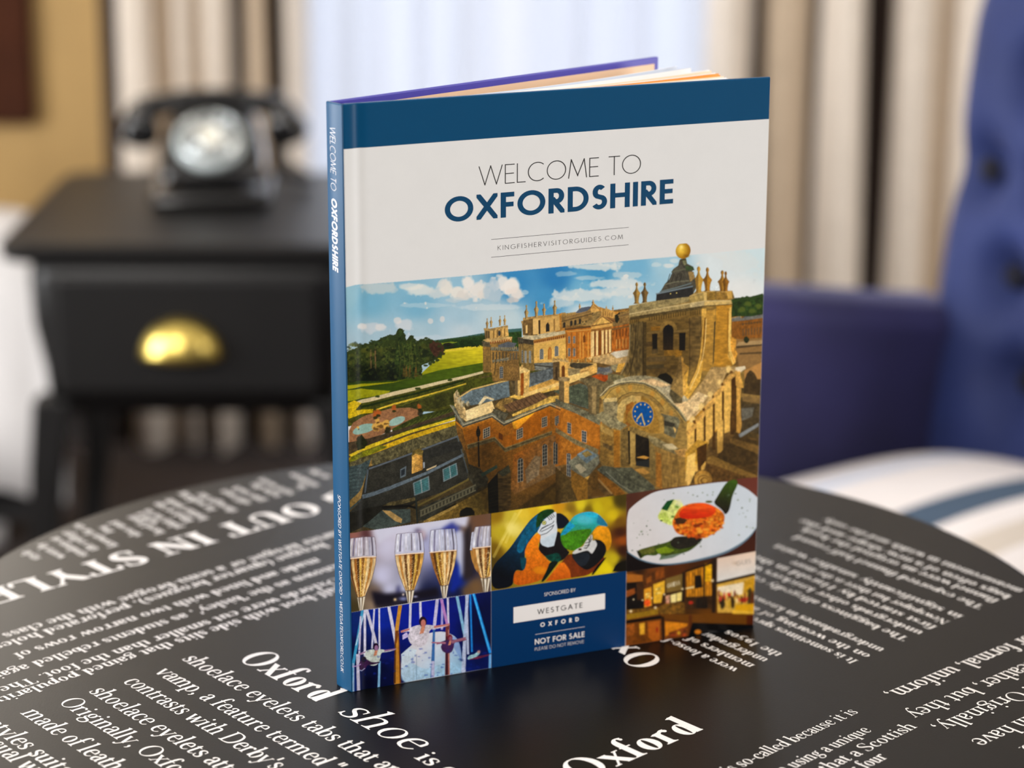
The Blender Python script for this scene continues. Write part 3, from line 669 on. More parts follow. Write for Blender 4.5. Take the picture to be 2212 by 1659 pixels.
def B(z,cx,cy,rx,ry,col,al=1.0,rag=0):
    """soft blob"""
    (qx,qy),=zp(z,[(cx,cy)]); rx/=z[2]; ry/=z[2]
    x0=max(int((qx-2.2*rx-AX0)*AS),0); x1=min(int((qx+2.2*rx-AX0)*AS)+1,AW); y0=max(int((qy-2.2*ry-AY0)*AS),0); y1=min(int((qy+2.2*ry-AY0)*AS)+1,AH)
    if x1<=x0 or y1<=y0: return
    sl=(slice(y0,y1),slice(x0,x1))
    d=((XX[sl]-qx)/rx)**2+((YY[sl]-qy)/ry)**2
    if rag: d=d*(1+rag*NF[sl])+rag*.5*NOI['f'][sl]; cov=np.clip(1.6-1.6*d,0,1)
    else: cov=np.exp(-d*1.6)
    put(sl,cov,col,0,'f',al)
def L(z,s,w,col,al=1.0,n=0):
    """polyline of width w (zoom units)"""
    q=zp(z,s); w=w/z[2]/2
    for a,b in zip(q[:-1],q[1:]):
        d=b-a; l=np.hypot(*d)
        if l<1e-6: continue
        d/=l; m=np.array([-d[1],d[0]])*w; e=d*w*.3
        k=mask(np.array([a-e+m,b+e+m,b+e-m,a-e-m]))
        if k: put(k[0],k[1],col,n,'f',al)
def LS(z,segs,w,col,al=1.0):
    for s in segs.split(';'): L(z,s,w,col,al)
def clip(z=None,s=None):
    if z is None: CLIP[0]=None; return
    m=mask(zp(z,s)); c=np.zeros((AH,AW),np.float32); c[m[0]]=m[1]; CLIP[0]=c
def QUADROW(z,a,b,hgt,nn,fr,col,al=1.0,off=0.0,dx=0.0):
    """nn upright bars between points a and b"""
    a=np.array(a,float); b=np.array(b,float)
    for i in range(nn):
        p=a+(b-a)*(i+off)/nn; q=a+(b-a)*(i+off+fr)/nn
        P(z,[(p[0],p[1]),(q[0],q[1]),(q[0]+dx,q[1]+hgt),(p[0]+dx,p[1]+hgt)],col,0,'f',al)
def WIN(z,x,y,w,h,sk,arch=0,nx=3,ny=4,glass=(45,55,62),bar=(200,195,180)):
    """sash window; sk = rise of the right side"""
    pts=[(x,y),(x+w,y+sk),(x+w,y+sk+h),(x,y+h)]
    if arch: pts=[(x,y+h),(x,y+.25*w)]+[(x+w/2-w/2*np.cos(t),y+sk/2+.25*w-w*.5*np.sin(t)) for t in np.linspace(0,np.pi,8)]+[(x+w,y+sk+.25*w),(x+w,y+sk+h)]
    P(z,pts,glass)
    b=max(2.0,w*.09)
    for i in range(nx+1): L(z,[(x+w*i/nx,y+sk*i/nx),(x+w*i/nx,y+h+sk*i/nx)],b,bar)
    for j in range(ny+1): L(z,[(x,y+h*j/ny),(x+w,y+sk+h*j/ny)],b*.8,bar)
def URN(z,x,y,h,w,col,dk):
    """roof finial: pedestal, vase, ball"""
    pr=[(0,.9),(.05,.6),(.1,.5),(.3,.62),(.42,.8),(.47,1.0),(.52,.92),(.58,.6),(.66,.35),(.75,.22),(.8,.18),(.84,.3),(.9,.36),(.96,.25),(1,0)]
    l=[(x-w*r,y-h*t) for t,r in pr]; r_=[(x+w*r,y-h*t) for t,r in pr]
    P(z,l+r_[::-1],col,.18); P(z,l+[(x-w*r*.1,y-h*t) for t,r in pr][::-1],dk,.2,'f',.75)
NC=.6*N30+.4*N12
def CL(z,cx,cy,rx,ry,col,al=1.0,w=.9):
    """soft cloud puff"""
    (qx,qy),=zp(z,[(cx,cy)]); rx/=z[2]; ry/=z[2]
    d=((XX-qx)/rx)**2+((YY-qy)/ry)**2; d=d*(1+w*NC+.25*N5)
    c=np.clip(1.45-1.45*d,0,1); c=c*c*(3-2*c)
    put((slice(0,AH),slice(0,AW)),c,col,0,'f',al)
def MUL(z,s,f,r=4):
    """tone of a region of the printed photograph"""
    m=mask(zp(z,s)); c=np.zeros((AH,AW),np.float32); c[m[0]]=m[1]; c=blur(c,r)
    if CLIP[0] is not None: c=c*CLIP[0]
    ART[:]=ART*(1-c[...,None]*(1-np.array(f,np.float32)))
def RAG(z,s,r,col,n=40):
    """ragged foliage along a line"""
    q=[tuple(map(float,k.split(','))) for k in s.split()]
    for a,b in zip(q[:-1],q[1:]):
        l=math.hypot(b[0]-a[0],b[1]-a[1]); k=max(int(l/(r*.55)),1)
        for i in range(k):
            t=(i+rng.rand())/k; B(z,a[0]+(b[0]-a[0])*t+rng.randn()*r*.3,a[1]+(b[1]-a[1])*t+rng.randn()*r*.35,r*(.5+.7*rng.rand()),r*(.4+.5*rng.rand()),col,.95,1.0)
def BAL(z,a,b,h,n,col,dk):
    """balustrade between two points"""
    a=np.array(a,float); b=np.array(b,float); P(z,[tuple(a),tuple(b),(b[0],b[1]+h),(a[0],a[1]+h)],dk,.2); QUADROW(z,a+(0,h*.18),b+(0,h*.18),h*.62,n,.5,col); L(z,[tuple(a),tuple(b)],h*.22,col); L(z,[(a[0],a[1]+h*.9),(b[0],b[1]+h*.9)],h*.2,col)
def BLR(r):
    """soft focus of the clipped region"""
    c=CLIP[0][...,None]; w=blur(CLIP[0],r)[...,None]+1e-4; b=blur(ART*c,r)/w; ART[:]=ART*(1-c)+b*c
def WORD(z,t,x,y,w,h,sk,wt,col,al=1.0):
    """a word of capitals along a rising line"""
    ps,L_=sans_line(t,wt,.14)
    for p in ps: P(z,[(x+a*w/L_,y+sk*a/L_-b*h) for a,b in p],col,0,'f',al)
ZA=(730,520,4.608); ZB=(1200,500,4.608); ZC=(730,800,4.608); ZD=(1200,780,4.608); ZE=(740,1090,6.506); ZF=(1040,1050,6.506); ZG=(1330,1010,6.506); ZH=(1330,1170,6.506); ZI=(700,1259,4.148); Z0=(0,0,1)
# sky
clip(Z0,"728,624 746,621 766,616 854,609 1016,595 1210,576 1460,554 1647,536 1690,532 1690,1300 728,1300")
sky=FLD(Z0,[(750,640,(150,190,205)),(800,650,(120,175,200)),(900,660,(125,178,203)),(990,615,(150,190,210)),(1110,615,(58,138,190)),(1200,600,(50,130,185)),(1290,590,(70,150,195)),(1180,650,(75,150,195)),(1260,630,(120,180,210)),(1370,575,(120,178,208)),(1440,565,(165,200,215)),(1550,560,(215,224,226)),(1640,550,(205,222,226)),(1600,640,(226,228,226)),(1350,640,(190,212,220)),(1260,680,(205,218,222)),(1100,690,(190,208,214)),(1000,680,(165,195,210)),(900,720,(170,196,208)),(800,730,(165,192,205)),(750,760,(165,188,200)),(850,760,(185,198,208)),(1000,720,(190,206,214)),(1060,690,(185,205,213))],3.2)
P(Z0,"700,500 1700,500 1700,900 700,900",sky,.02,'c')
for cx,cy,rx,ry,c,a in [(430,470,200,70,(205,208,205),.7),(720,455,150,50,(220,221,216),.75),(820,490,200,70,(226,225,218),.8),(330,860,160,60,(208,210,214),.6),(240,850,60,40,(226,221,216),.7),(660,830,100,70,(212,213,216),.7),(590,790,60,45,(222,217,213),.7),(420,860,60,45,(224,218,214),.6),(920,800,28,32,(222,216,212),.7),(1040,780,32,42,(222,216,212),.7),(950,980,420,45,(200,210,218),.5),(1500,660,400,34,(212,220,222),.5),(880,640,320,26,(205,216,220),.4),(1700,450,130,90,(190,206,214),.4)]: CL(ZA,cx,cy,rx,ry,c,a)
for cx,cy,rx,ry,c,a in [(1000,520,170,60,(206,212,212),.8),(1080,470,100,95,(226,222,214),.95),(1180,510,110,85,(228,224,216),.95),(1250,545,80,60,(218,214,208),.9),(1035,425,55,55,(216,216,212),.8),(1300,420,85,85,(232,228,222),.95),(1385,480,95,100,(228,224,218),.95),(1440,530,60,55,(222,217,210),.9),(1540,520,110,90,(182,200,210),.9),(1640,410,85,90,(228,226,222),.95),(1730,440,110,105,(233,229,223),1.),(1780,525,90,90,(230,222,214),.95),(1745,585,70,32,(206,200,196),.8),(1560,430,55,65,(190,204,213),.8),(1150,590,120,30,(196,206,210),.6),(1860,510,55,32,(196,212,218),.6)]: CL(ZA,cx,cy,rx,ry,c,a,1.1)
for cx,cy,rx,ry,a in [(380,350,240,40,.85),(560,320,130,28,.7),(120,420,130,32,.4),(300,460,170,28,.5),(600,520,340,44,.8),(250,640,340,64,.8),(560,600,210,44,.65),(60,700,160,64,.65),(740,430,160,32,.5),(1130,340,75,32,.85),(1180,290,65,32,.6),(1000,330,65,28,.5),(1850,300,170,95,.45),(1600,230,95,32,.4)]: CL(ZB,cx,cy,rx,ry,(218,222,220),a,1.0)
# underlay below the horizon
P(ZA,'60,1390 1450,1290 1450,1000 2215,1000 2215,1700 60,1700',(78,78,26),.35)
P(ZC,'95,780 1170,500 1170,200 1440,60 2215,0 2215,1660 95,1660',(84,70,42),.35)
P(ZB,'0,860 740,760 2080,860 2080,1700 0,1700',(128,98,50),.3)
P(ZD,'0,0 2040,0 2040,1400 0,1400',(112,86,46),.35,'s')
# hills and woods
P(ZA,"880,1000 1200,960 1450,918 1700,880 1830,870 1830,1060 1450,1060 900,1080",GR(ZA,(1300,900),(1320,1060),(78,120,128),(38,62,28)),.1)
P(ZA,"900,1020 1100,975 1450,940 1830,900 1830,1080 900,1100",(44,68,30),.4)
P(ZA,"1000,1010 1180,1000 1440,985 1440,1060 1010,1090",(34,54,24),.5)
P(ZA,"1010,1020 1120,1005 1200,1010 1020,1045",(120,135,40),.2)
# lawns
P(ZA,"800,1350 1000,1160 1060,1085 1250,1058 1445,1035 1450,1230 820,1350",GR(ZA,(1250,1050),(1150,1330),(205,190,40),(150,150,20)),.12,'h')
P(ZA,"1050,1090 1440,1040 1440,1060 1060,1110",(216,196,60),.1)
P(ZA,"80,1390 540,1390 830,1340 1000,1290 1450,1212 1450,1310 1200,1380 700,1490 150,1610 60,1660",GR(ZA,(700,1330),(650,1520),(72,92,18),(52,72,12)),.16,'h')
P(ZA,"90,1440 330,1420 560,1405 700,1375 560,1410 330,1440 150,1470 90,1480",(170,165,20))
P(ZA,"90,1490 230,1475 520,1495 500,1520 300,1560 150,1590 90,1600",(150,150,18),.15)
P(ZA,"150,1385 215,1375 190,1400 140,1410",(150,160,30))
# trees left
P(ZA,"80,1110 150,1085 230,1050 290,1035 330,1010 400,990 440,965 480,950 540,945 575,930 590,890 615,870 645,880 665,960 672,1000 700,970 715,985 738,940 760,980 775,1010 830,985 900,990 940,1000 1000,1005 1040,1040 1052,1090 1010,1160 960,1190 880,1220 832,1240 828,1330 700,1370 560,1392 430,1398 280,1405 200,1395 150,1410 80,1420",(50,60,26),.55)
for i in range(150):
    x=100+rng.rand()*880; y=1030+rng.rand()*330
    if x>830 and y>1180: continue
    k=rng.rand(); B(ZA,x,y,14+26*rng.rand(),12+18*rng.rand(),(84,88,34) if k>.55 else (26,36,20),.55,.9)
for t,c in [("560,1390 575,1080 600,890 615,870 645,880 668,980 690,1100 700,1370",(44,58,26)),("660,1370 672,1060 700,970 725,1010 750,1120 780,1370",(52,66,28)),("730,1360 738,940 770,1010 800,1130 828,1330",(46,60,26)),("480,1390 510,1250 560,1200 590,1390",(28,38,24)),("230,1400 280,1290 360,1260 420,1390",(26,36,24))]: P(ZA,t,c,.6)
for x0 in (600,640,690,720,755,790): L(ZA,[(x0,1000+rng.rand()*60),(x0+25,1180),(x0+10,1340)],9,(96,100,40),.5)
for x in (640,665,700,760): P(ZA,[(x,1360),(x+8,1270),(x+20,1230),(x+30,1350)],(120,80,36),.3,'f',.7)
P(ZA,"905,1030 960,1000 1020,1010 1050,1060 1050,1110 1000,1160 960,1150 920,1090",(64,42,30),.5)
E(ZA,1100,1045,60,30,(36,40,26),.5)
for x in (325,370): L(ZA,[(x,1060),(x+5,1270)],12,(120,95,60)); 
for x,y,w in [(380,1010,55),(500,965,60),(270,1050,70)]: P(ZA,[(x-w,y+12),(x-w*.3,y-16),(x+w*.5,y-10),(x+w,y+14),(x,y+24)],(52,66,32),.4)
# path, terrace hedges
P(ZA,"95,1640 170,1605 330,1560 560,1500 790,1450 1000,1400 1250,1345 1445,1296 1450,1318 1260,1370 1000,1432 790,1485 560,1540 330,1600 200,1640 95,1659",(206,190,150),.12)
for x,y in [(390,1548),(795,1470),(1110,1385)]: B(ZA,x,y,28,14,(44,58,16),.9,.6)
P(ZC,"95,360 180,345 330,310 560,262 800,205 1000,160 1270,100 1540,60 1560,130 1240,215 1160,330 640,460 95,560",(70,74,22),.4)
P(ZC,"90,330 160,300 240,330 170,400 350,385 350,420 230,440 110,480 90,470",(196,168,20),.3)
P(ZC,"220,360 560,270 800,215 1250,90 1255,108 800,235 560,290 240,380",(34,48,14),.3)
P(ZC,"380,385 560,325 800,262 1060,190 1275,125 1275,140 1060,206 800,280 560,345 380,398",(214,184,60),.2)
P(ZC,"480,400 800,300 1150,200 1160,330 860,410 600,480",(60,62,24),.45)
for i in range(9): L(ZC,[(560+70*i,340-19*i),(640+70*i,352-24*i),(720+70*i,300-20*i)],7,(120,118,44),.6)
P(ZC,"110,600 150,520 300,440 520,380 720,370 820,400 800,470 680,540 520,600 300,700 110,720",(148,106,72),.22)
P(ZC,"540,580 700,500 830,440 1150,370 1170,470 850,570 640,650 540,660",(58,66,24),.45)
for i in range(11): L(ZC,[(560+55*i,590-14*i),(620+55*i,600-20*i),(680+55*i,560-18*i),(720+55*i,520-18*i)],7,(112,112,44),.55)
E(ZC,260,585,118,44,(140,172,160),.1,rot=-18); E(ZC,585,505,88,38,(150,180,170),.1,rot=-22)
for x,y,r in [(370,560,45),(420,540,50),(470,520,40),(390,500,26),(200,570,22),(480,560,30)]: B(ZC,x,y,r,r*.8,(210,165,80),.95,1.0); B(ZC,x+8,y+16,r*.6,r*.4,(90,62,26),.8,1.0)
for x,y in [(555,375),(810,360),(370,440),(400,420)]: B(ZC,x,y,28,36,(176,92,36),.9,.9); B(ZC,x,y+30,24,16,(44,48,18),.9,.6)
for x,y in [(820,415),(500,600),(210,690),(490,640)]: B(ZC,x,y,30,44,(36,36,18),.85,.7)
P(ZC,"95,720 300,680 600,590 1170,400 1175,440 700,590 330,740 110,800",(70,58,40),.4)
P(ZC,"110,840 330,735 700,600 1165,468 1168,492 700,632 340,770 130,860",(206,180,40),.25)
P(ZC,"110,870 340,790 700,650 1168,500 1170,545 720,690 350,830 110,900",(196,160,28),.3)
P(ZC,"130,860 420,745 500,760 300,850 110,920",(120,120,24),.5)
P(ZC,"180,720 240,640 300,720 270,780 200,800",(40,44,20),.4)
# lower left: retaining wall and slate roof
P(ZC,"105,920 240,880 340,840 720,690 1170,545 1200,650 850,780 350,950 105,1000",(92,86,58),.55)
P(ZC,"105,960 240,935 330,880 300,1000 240,1290 110,1400",(66,80,80),.3)
for i in range(8): L(ZC,[(110,985+34*i),(180,965+36*i),(235,975+34*i)],6,(36,48,50),.8)
P(ZC,"330,880 345,960 290,1230 120,1370 115,1300 215,1210 250,1150",(140,112,60),.3)
P(ZC,"300,960 520,900 850,790 1190,655 1310,1080 1120,1180 800,1300 480,1330 170,1550 110,1600 110,1420 230,1300",(52,51,44),.32,'g')
L(ZC,[(310,980),(520,905),(850,785),(1195,655)],16,(92,100,108))
P(ZC,"245,1245 520,1150 900,1000 1250,825 1255,850 900,1030 520,1190 250,1285",(98,110,118),.15)
L(ZC,[(300,990),(275,1220)],14,(86,96,104)); L(ZC,[(1190,660),(1310,1080)],12,(84,92,92))
P(ZC,"780,920 1240,780 1240,700 850,790",(46,46,42),.3)
P(ZC,"735,850 770,830 840,840 845,990 735,1030",GR(ZC,(740,900),(850,900),(226,176,90),(150,110,50)),.35)
P(ZC,"730,860 745,800 810,775 850,800 840,850 770,830",(112,96,48),.4)
P(ZC,"620,985 680,950 675,1050 620,1075",(98,110,116)); P(ZC,"628,995 668,975 665,1035 628,1055",(40,46,52)); P(ZC,"845,915 865,915 865,970 848,975",(150,156,160))
P(ZC,"880,985 985,940 975,960 880,1000",(200,180,140))
for q in ("745,1120 905,1050 915,1190 760,1250","1040,985 1180,920 1195,1040 1050,1110"):
    z=zp(ZC,q); P(ZC,q,(122,138,142)); c=z.mean(0)
    P(Z0,[tuple(c+(p-c)*.86) for p in z],(66,110,112),.2)
    m1=(z[0]+z[1])/2; m2=(z[2]+z[3])/2; L(Z0,[tuple(m1),tuple(m2)],2,(150,160,160))
P(ZC,"110,1420 480,1330 780,1255 800,1300 640,1400 420,1500 180,1590 115,1620",(40,38,30),.3)
P(ZC,"440,1350 520,1310 780,1260 790,1290 640,1330 470,1360",(96,84,52),.5); L(ZC,[(440,1360),(700,1350),(780,1370)],22,(22,20,16))
P(ZC,"250,1560 440,1390 720,1380 725,1510 400,1590",(82,92,84),.3); P(ZC,"440,1390 520,1400 640,1480 630,1520 570,1500 470,1420",(214,172,104),.2)
L(ZC,[(775,1250),(790,1520)],16,(44,52,48)); P(ZC,"800,1370 1380,1130 1390,1200 1200,1290 860,1500 800,1500",(66,64,52),.5)
L(ZC,[(800,1345),(1100,1190),(1290,1090),(1310,1060)],18,(120,104,52))
P(ZC,"830,1520 1200,1320 1390,1220 1500,1160 1500,1430 1200,1470 850,1540",(138,108,46),.35)
P(ZC,"1040,1390 1170,1320 1180,1360 1060,1420",(40,38,26)); P(ZC,"1210,1460 1215,1400 1280,1360 1330,1370 1360,1410 1360,1440",(30,28,20))
# palace wing, front left
STO=(176,128,52); 
P(ZC,"1170,500 1240,560 1530,470 1640,540 1660,520 2110,345 2215,400 2215,1380 1720,1420 1600,1440 1500,1420 1490,1130 1340,1080 1280,830 1190,620",GR(ZC,(1500,480),(1700,1350),(182,118,34),(120,92,44)),.22,'g')
P(ZC,"1240,590 1530,480 1545,640 1290,720 1250,700",(170,108,28),.2)
P(ZC,"1260,640 1530,560 1640,660 1740,640 1770,520 1740,480 2110,370 2110,560 1770,760 1660,800 1560,680 1280,760",GR(ZC,(1300,500),(2000,560),(160,104,34),(196,120,24)),.18)
P(ZC,"1730,500 1980,360 2020,350 1960,420 1790,580 1750,580",(240,180,50),.15)
P(ZC,"1290,760 1560,690 1650,790 1700,950 1700,1010 1590,1010 1560,930 1430,1000 1320,940",(140,98,36),.3)
P(ZC,"1285,740 1560,660 1660,770 2130,600 2130,640 1665,815 1555,705 1290,785",(122,112,76),.4)
P(ZC,"1750,840 2130,650 2180,640 2215,1000 1900,1160 1760,1240 1720,1180",GR(ZC,(1800,800),(2100,1000),(170,108,36),(140,118,84)),.28)
P(ZC,"1860,1000 1960,850 2020,860 2000,1040 1880,1130",(150,142,124),.3,'f',.7)
P(ZC,"1720,1420 2215,1080 2215,1340 1960,1380",(98,78,38),.25); P(ZC,"1960,1370 2215,1090 2215,1330",(116,92,42),.2)
P(ZC,"1490,1130 1600,1000 1720,1000 1720,1370 1610,1440 1500,1420",(104,84,48),.45,'h'); P(ZC,"1490,1130 1590,1020 1600,1440 1500,1420",(34,34,26),.4)
P(ZC,"1590,1020 1700,940 1720,1010 1640,1060",(84,86,66),.4)
P(ZC,"1300,930 1420,980 1500,1080 1480,1150 1380,1180 1290,1060",(78,74,56),.5); P(ZC,"1420,1030 1580,940 1590,970 1440,1060",(70,92,78),.3)
# cornice and parapet of the wing
P(ZC,"1115,345 1150,350 1260,520 1540,420 1650,510 2110,310 2215,350 2215,400 2115,345 1650,555 1535,470 1240,570",(112,112,96),.45)
P(ZC,"1150,240 1180,200 1230,280 1270,390 1280,510 1220,470 1160,350",(186,160,110),.45)
P(ZC,"1270,400 1530,300 1560,380 1530,420 1280,505",GR(ZC,(1280,450),(1540,350),(236,214,160),(230,200,140)),.15)
P(ZC,"1180,290 1270,230 1330,200 1700,105 1710,260 1560,300 1330,350 1270,330",(104,118,122),.3)
for i in range(9): L(ZC,[(1290+30*i,270-8*i),(1330+34*i,340-11*i)],5,(70,82,88),.8)
P(ZC,"1395,335 1460,250 1560,285 1545,300 1480,280 1415,350",(206,190,150),.2)
L(ZC,[(1220,260),(1330,190),(1600,120),(1710,95)],14,(206,176,110)); 
P(ZC,"1900,60 2140,0 2200,40 2180,100 1900,180",(110,120,120),.35); P(ZC,"1900,185 2150,95 2210,140 2215,180 1800,290 1700,265",(222,182,90),.25)
P(ZC,"1600,310 1640,280 1740,270 1740,330 1660,420 1560,360",(140,112,60),.5)
P(ZC,"1640,350 2010,215 2110,270 2060,310 1830,380 1700,415",(112,84,56),.3)
for i in range(9): L(ZC,[(1680+44*i,340-15*i),(1740+46*i,400-14*i)],6,(62,44,30),.9)
P(ZC,"1540,380 1700,430 1650,510 1560,440",(88,84,66),.4); P(ZC,"1730,440 1970,330 2110,260 2200,250 2200,300 2020,350 1740,460",(200,164,80),.35)
for x,y,w in [(1180,240,26),(1210,300,30),(1240,330,34),(1290,330,28)]: B(ZC,x,y,w,w*1.3,(190,176,140),.9,.9); B(ZC,x+12,y+8,w*.5,w*.9,(96,88,66),.7,.9)
URN(ZC,1186,255,62,18,(190,172,130),(120,104,66))
for x,y,w,h,s in [(1448,590,62,90,-28),(1780,595,58,95,-26),(2030,475,50,95,-18),(2160,465,36,75,-14)]: WIN(ZC,x,y,w,h,s)
for x,y,w,h,s in [(1790,890,52,225,-14),(2035,750,48,205,-14),(2145,720,36,215,-6)]: WIN(ZC,x,y,w,h,s,1,2,6)
L(ZC,[(1395,560),(1400,800),(1405,960)],16,(34,34,28)); E(ZC,1396,620,22,46,(30,30,26))
# chimney turret in front
P(ZA,"1700,1320 1750,1250 1890,1250 1910,1300 1900,1520 1790,1550 1740,1480",(206,170,100),.3); P(ZA,"1820,1300 1850,1310 1850,1540 1815,1540",(150,84,26),.2); P(ZA,"1700,1320 1755,1300 1770,1540 1740,1480",(98,84,56),.4); P(ZA,"1755,1320 1790,1320 1790,1540 1770,1540",(120,100,66)); 
P(ZA,"1690,1330 1750,1265 1900,1250 1910,1300 1780,1330",(214,184,120),.3); QUADROW(ZA,(1745,1240),(1900,1230),40,4,.55,(196,160,96))
# tower one (far left)
P(ZA,"1440,1010 1735,960 1730,1040 1800,1100 1810,1390 1540,1400 1530,1310 1445,1310",GR(ZA,(1450,1100),(1800,1100),(150,116,58),(122,94,52)),.3,'g')
QUADROW(ZA,(1450,1080),(1530,1080),230,4,.35,(82,70,44)); QUADROW(ZA,(1540,1110),(1700,1100),110,5,.35,(70,66,52)); QUADROW(ZA,(1710,1120),(1800,1110),70,3,.45,(96,90,74))
P(ZA,"1520,1060 1800,1060 1800,1100 1520,1090",(92,96,86),.5); QUADROW(ZA,(1530,1055),(1790,1050),34,14,.4,(160,140,100))
P(ZA,"1530,1190 1700,1160 1700,1190 1540,1210",(122,116,96),.4); WIN(ZA,1610,1260,32,110,-4,1,2,5); L(ZA,[(1570,1180),(1560,1330)],10,(90,72,40))
P(ZA,"1590,1040 1690,1005 1780,1020 1750,1060 1600,1060",(92,96,100),.2)
P(ZA,"1440,990 1510,960 1735,955 1725,990 1510,1020",(190,158,100),.3); P(ZA,"1430,1000 1510,1010 1520,1060 1440,1050",(92,84,62),.4)
P(ZA,"1455,880 1515,885 1520,970 1465,975",(132,108,64),.3); P(ZA,"1510,890 1690,850 1700,950 1515,975",(206,166,96),.2)
QUADROW(ZA,(1475,895),(1515,890),75,2,.5,(80,66,40)); QUADROW(ZA,(1545,890),(1690,868),80,4,.28,(120,90,44)); E(ZA,1605,920,12,30,(50,56,60))
P(ZA,"1450,870 1515,875 1690,840 1695,862 1515,900 1455,892",(170,140,86),.3); QUADROW(ZA,(1515,1005),(1720,975),22,9,.45,(140,70,30))
for x,y in [(1485,870),(1525,858),(1613,845),(1660,840)]: URN(ZA,x,y,100,15,(196,162,100),(110,84,46))
# tower two
P(ZA,"1790,960 1950,1000 2215,930 2215,1200 2100,1230 1950,1290 1810,1220",GR(ZA,(1800,1100),(2200,1100),(120,98,56),(212,168,84)),.22)
P(ZA,"1790,960 1950,1000 1955,1290 1810,1210",(132,108,62),.35,'v'); P(ZA,"1950,1020 2215,960 2215,1190 1960,1240",(212,170,90),.15)
for x in (1830,1865,1905): WIN(ZA,x,1090,24,120,10,1,2,5,(80,86,86))
WIN(ZA,2012,1085,40,105,-8,1,2,5); WIN(ZA,2158,1050,36,105,-8,1,2,5); P(ZA,"2095,1180 2095,1080 2110,1055 2125,1080 2122,1175",(170,104,36)); 
P(ZA,"1785,965 1940,950 2215,890 2215,935 1950,1005",(200,172,120),.3); P(ZA,"1785,960 1950,985 1950,1040 1800,1020",(80,74,58),.5)
QUADROW(ZA,(1960,990),(2210,930),34,11,.45,(120,62,26)); QUADROW(ZA,(1800,1005),(1945,1015),24,7,.4,(44,40,30))
P(ZA,"1830,810 2010,770 2200,735 2215,760 2215,890 1950,945 1840,945",(188,150,84),.25); P(ZA,"1835,820 1985,800 1990,940 1840,945",(120,96,56),.4)
for x in (1880,1925): P(ZA,[(x,840),(x+16,836),(x+16,930),(x,936)],(60,50,34))
P(ZA,"2000,800 2025,796 2025,925 2000,930",(90,70,40)); P(ZA,"2070,905 2070,830 2088,806 2105,830 2105,900",(46,46,42)); P(ZA,"2140,790 2160,786 2160,900 2140,905",(110,84,46)); P(ZA,"1985,810 2000,806 2000,940 1988,940",(232,196,120))
P(ZA,"1822,800 2010,765 2200,728 2205,752 2010,795 1828,825",(186,152,92),.35)
for x,y,h,w in [(1876,790,150,20),(1977,765,165,22),(2053,745,120,18),(2158,738,148,22)]: URN(ZA,x,y,h,w,(196,164,104),(104,82,48))
# block behind the second tower
P(ZA,"1950,1190 2215,1150 2215,1280 1960,1290",(120,120,110),.4); P(ZA,"1955,1215 2150,1235 2140,1260 1960,1280",(70,70,60),.3)
P(ZA,"2125,1180 2215,1160 2215,1400 2160,1400 2140,1280",(150,116,60),.45); 
# centre: courtyard front with portico (B)
P(ZB,"0,830 60,810 120,830 400,740 600,800 735,780 735,1200 560,1300 0,1300",(176,124,52),.35)
P(ZB,"60,820 360,780 600,820 600,870 360,940 60,930",(150,124,74),.45); QUADROW(ZB,(65,860),(330,830),70,8,.4,(72,60,38))
P(ZB,"200,810 250,765 345,745 350,780 330,800",(92,98,108),.1); P(ZB,"345,760 375,705 440,760 430,790 350,800",(216,170,90),.2); P(ZB,"330,800 400,780 350,850 330,860",(70,60,44))
P(ZB,"440,790 470,765 560,790 585,870 450,840",(190,146,74),.3); QUADROW(ZB,(480,790),(560,800),60,3,.35,(120,88,44))
P(ZB,"120,960 350,950 350,1260 130,1270",(184,108,30),.25); P(ZB,"60,930 350,945 350,990 60,960",(120,92,50),.4)
for x in (130,180,240,290): P(ZB,[(x,1010),(x+22,1010),(x+22,1260),(x,1260)],(120,74,28),.2); 
for x in (132,182): WIN(ZB,x,1035,18,70,0,0,2,4); WIN(ZB,x,1160,18,80,0,0,2,4)
P(ZB,"310,1000 560,960 560,1200 330,1260",(196,128,44),.15)
for i,x in enumerate((320,345,380,400,432,470,505,535)): P(ZB,[(x,1000-i*5),(x+ (24 if i%2 else 17),998-i*5),(x+(24 if i%2 else 17),1245-i*8),(x,1250-i*8)],(236,204,138) if i%2 else (120,70,22),.06)
P(ZB,"345,945 465,830 610,880 600,905 470,925 350,965",(112,74,34),.2); P(ZB,"365,945 462,850 565,900 470,925",(196,156,78),.3); P(ZB,"345,945 465,832 615,882 612,900 465,846 355,955",(140,100,56))
P(ZB,"320,975 560,935 610,905 600,950 330,1005",(206,154,70),.25)
P(ZB,"570,940 735,900 735,1170 560,1190",(164,96,30),.35,'v'); QUADROW(ZB,(580,950),(735,930),230,7,.35,(120,66,22)); P(ZB,"570,900 735,870 735,935 570,960",(120,100,62),.5); P(ZB,"640,800 735,785 735,880 640,890",(140,112,62),.5); P(ZB,"590,840 640,800 640,880 600,890",(44,40,28))
for x,y,h,w in [(240,770,50,10),(375,735,52,13),(455,830,70,11),(505,775,30,7),(570,790,52,9)]: URN(ZB,x,y,h,w,(206,164,92),(120,86,44))
P(ZB,"300,1250 560,1190 735,1170 735,1290 560,1330 380,1300",(214,176,112),.25); P(ZB,"560,1190 735,1170 720,1250 600,1240",(220,206,178),.1)
for x,y in [(225,1320),(165,1310),(300,1310),(370,1310),(450,1300),(540,1270)]: URN(ZB,x,y,70,14,(180,146,84),(92,72,40))
P(ZB,"120,1300 410,1310 415,1380 120,1420",(226,186,110),.25); P(ZB,"150,1305 330,1310 390,1320 200,1365 140,1340",(72,64,48),.3)
P(ZB,"0,1240 60,1230 130,1260 130,1520 30,1560 0,1560",(206,160,84),.35); P(ZB,"60,1320 85,1320 85,1440 65,1440",(110,70,30)); P(ZB,"0,1320 30,1330 25,1470 0,1480",(70,56,34))
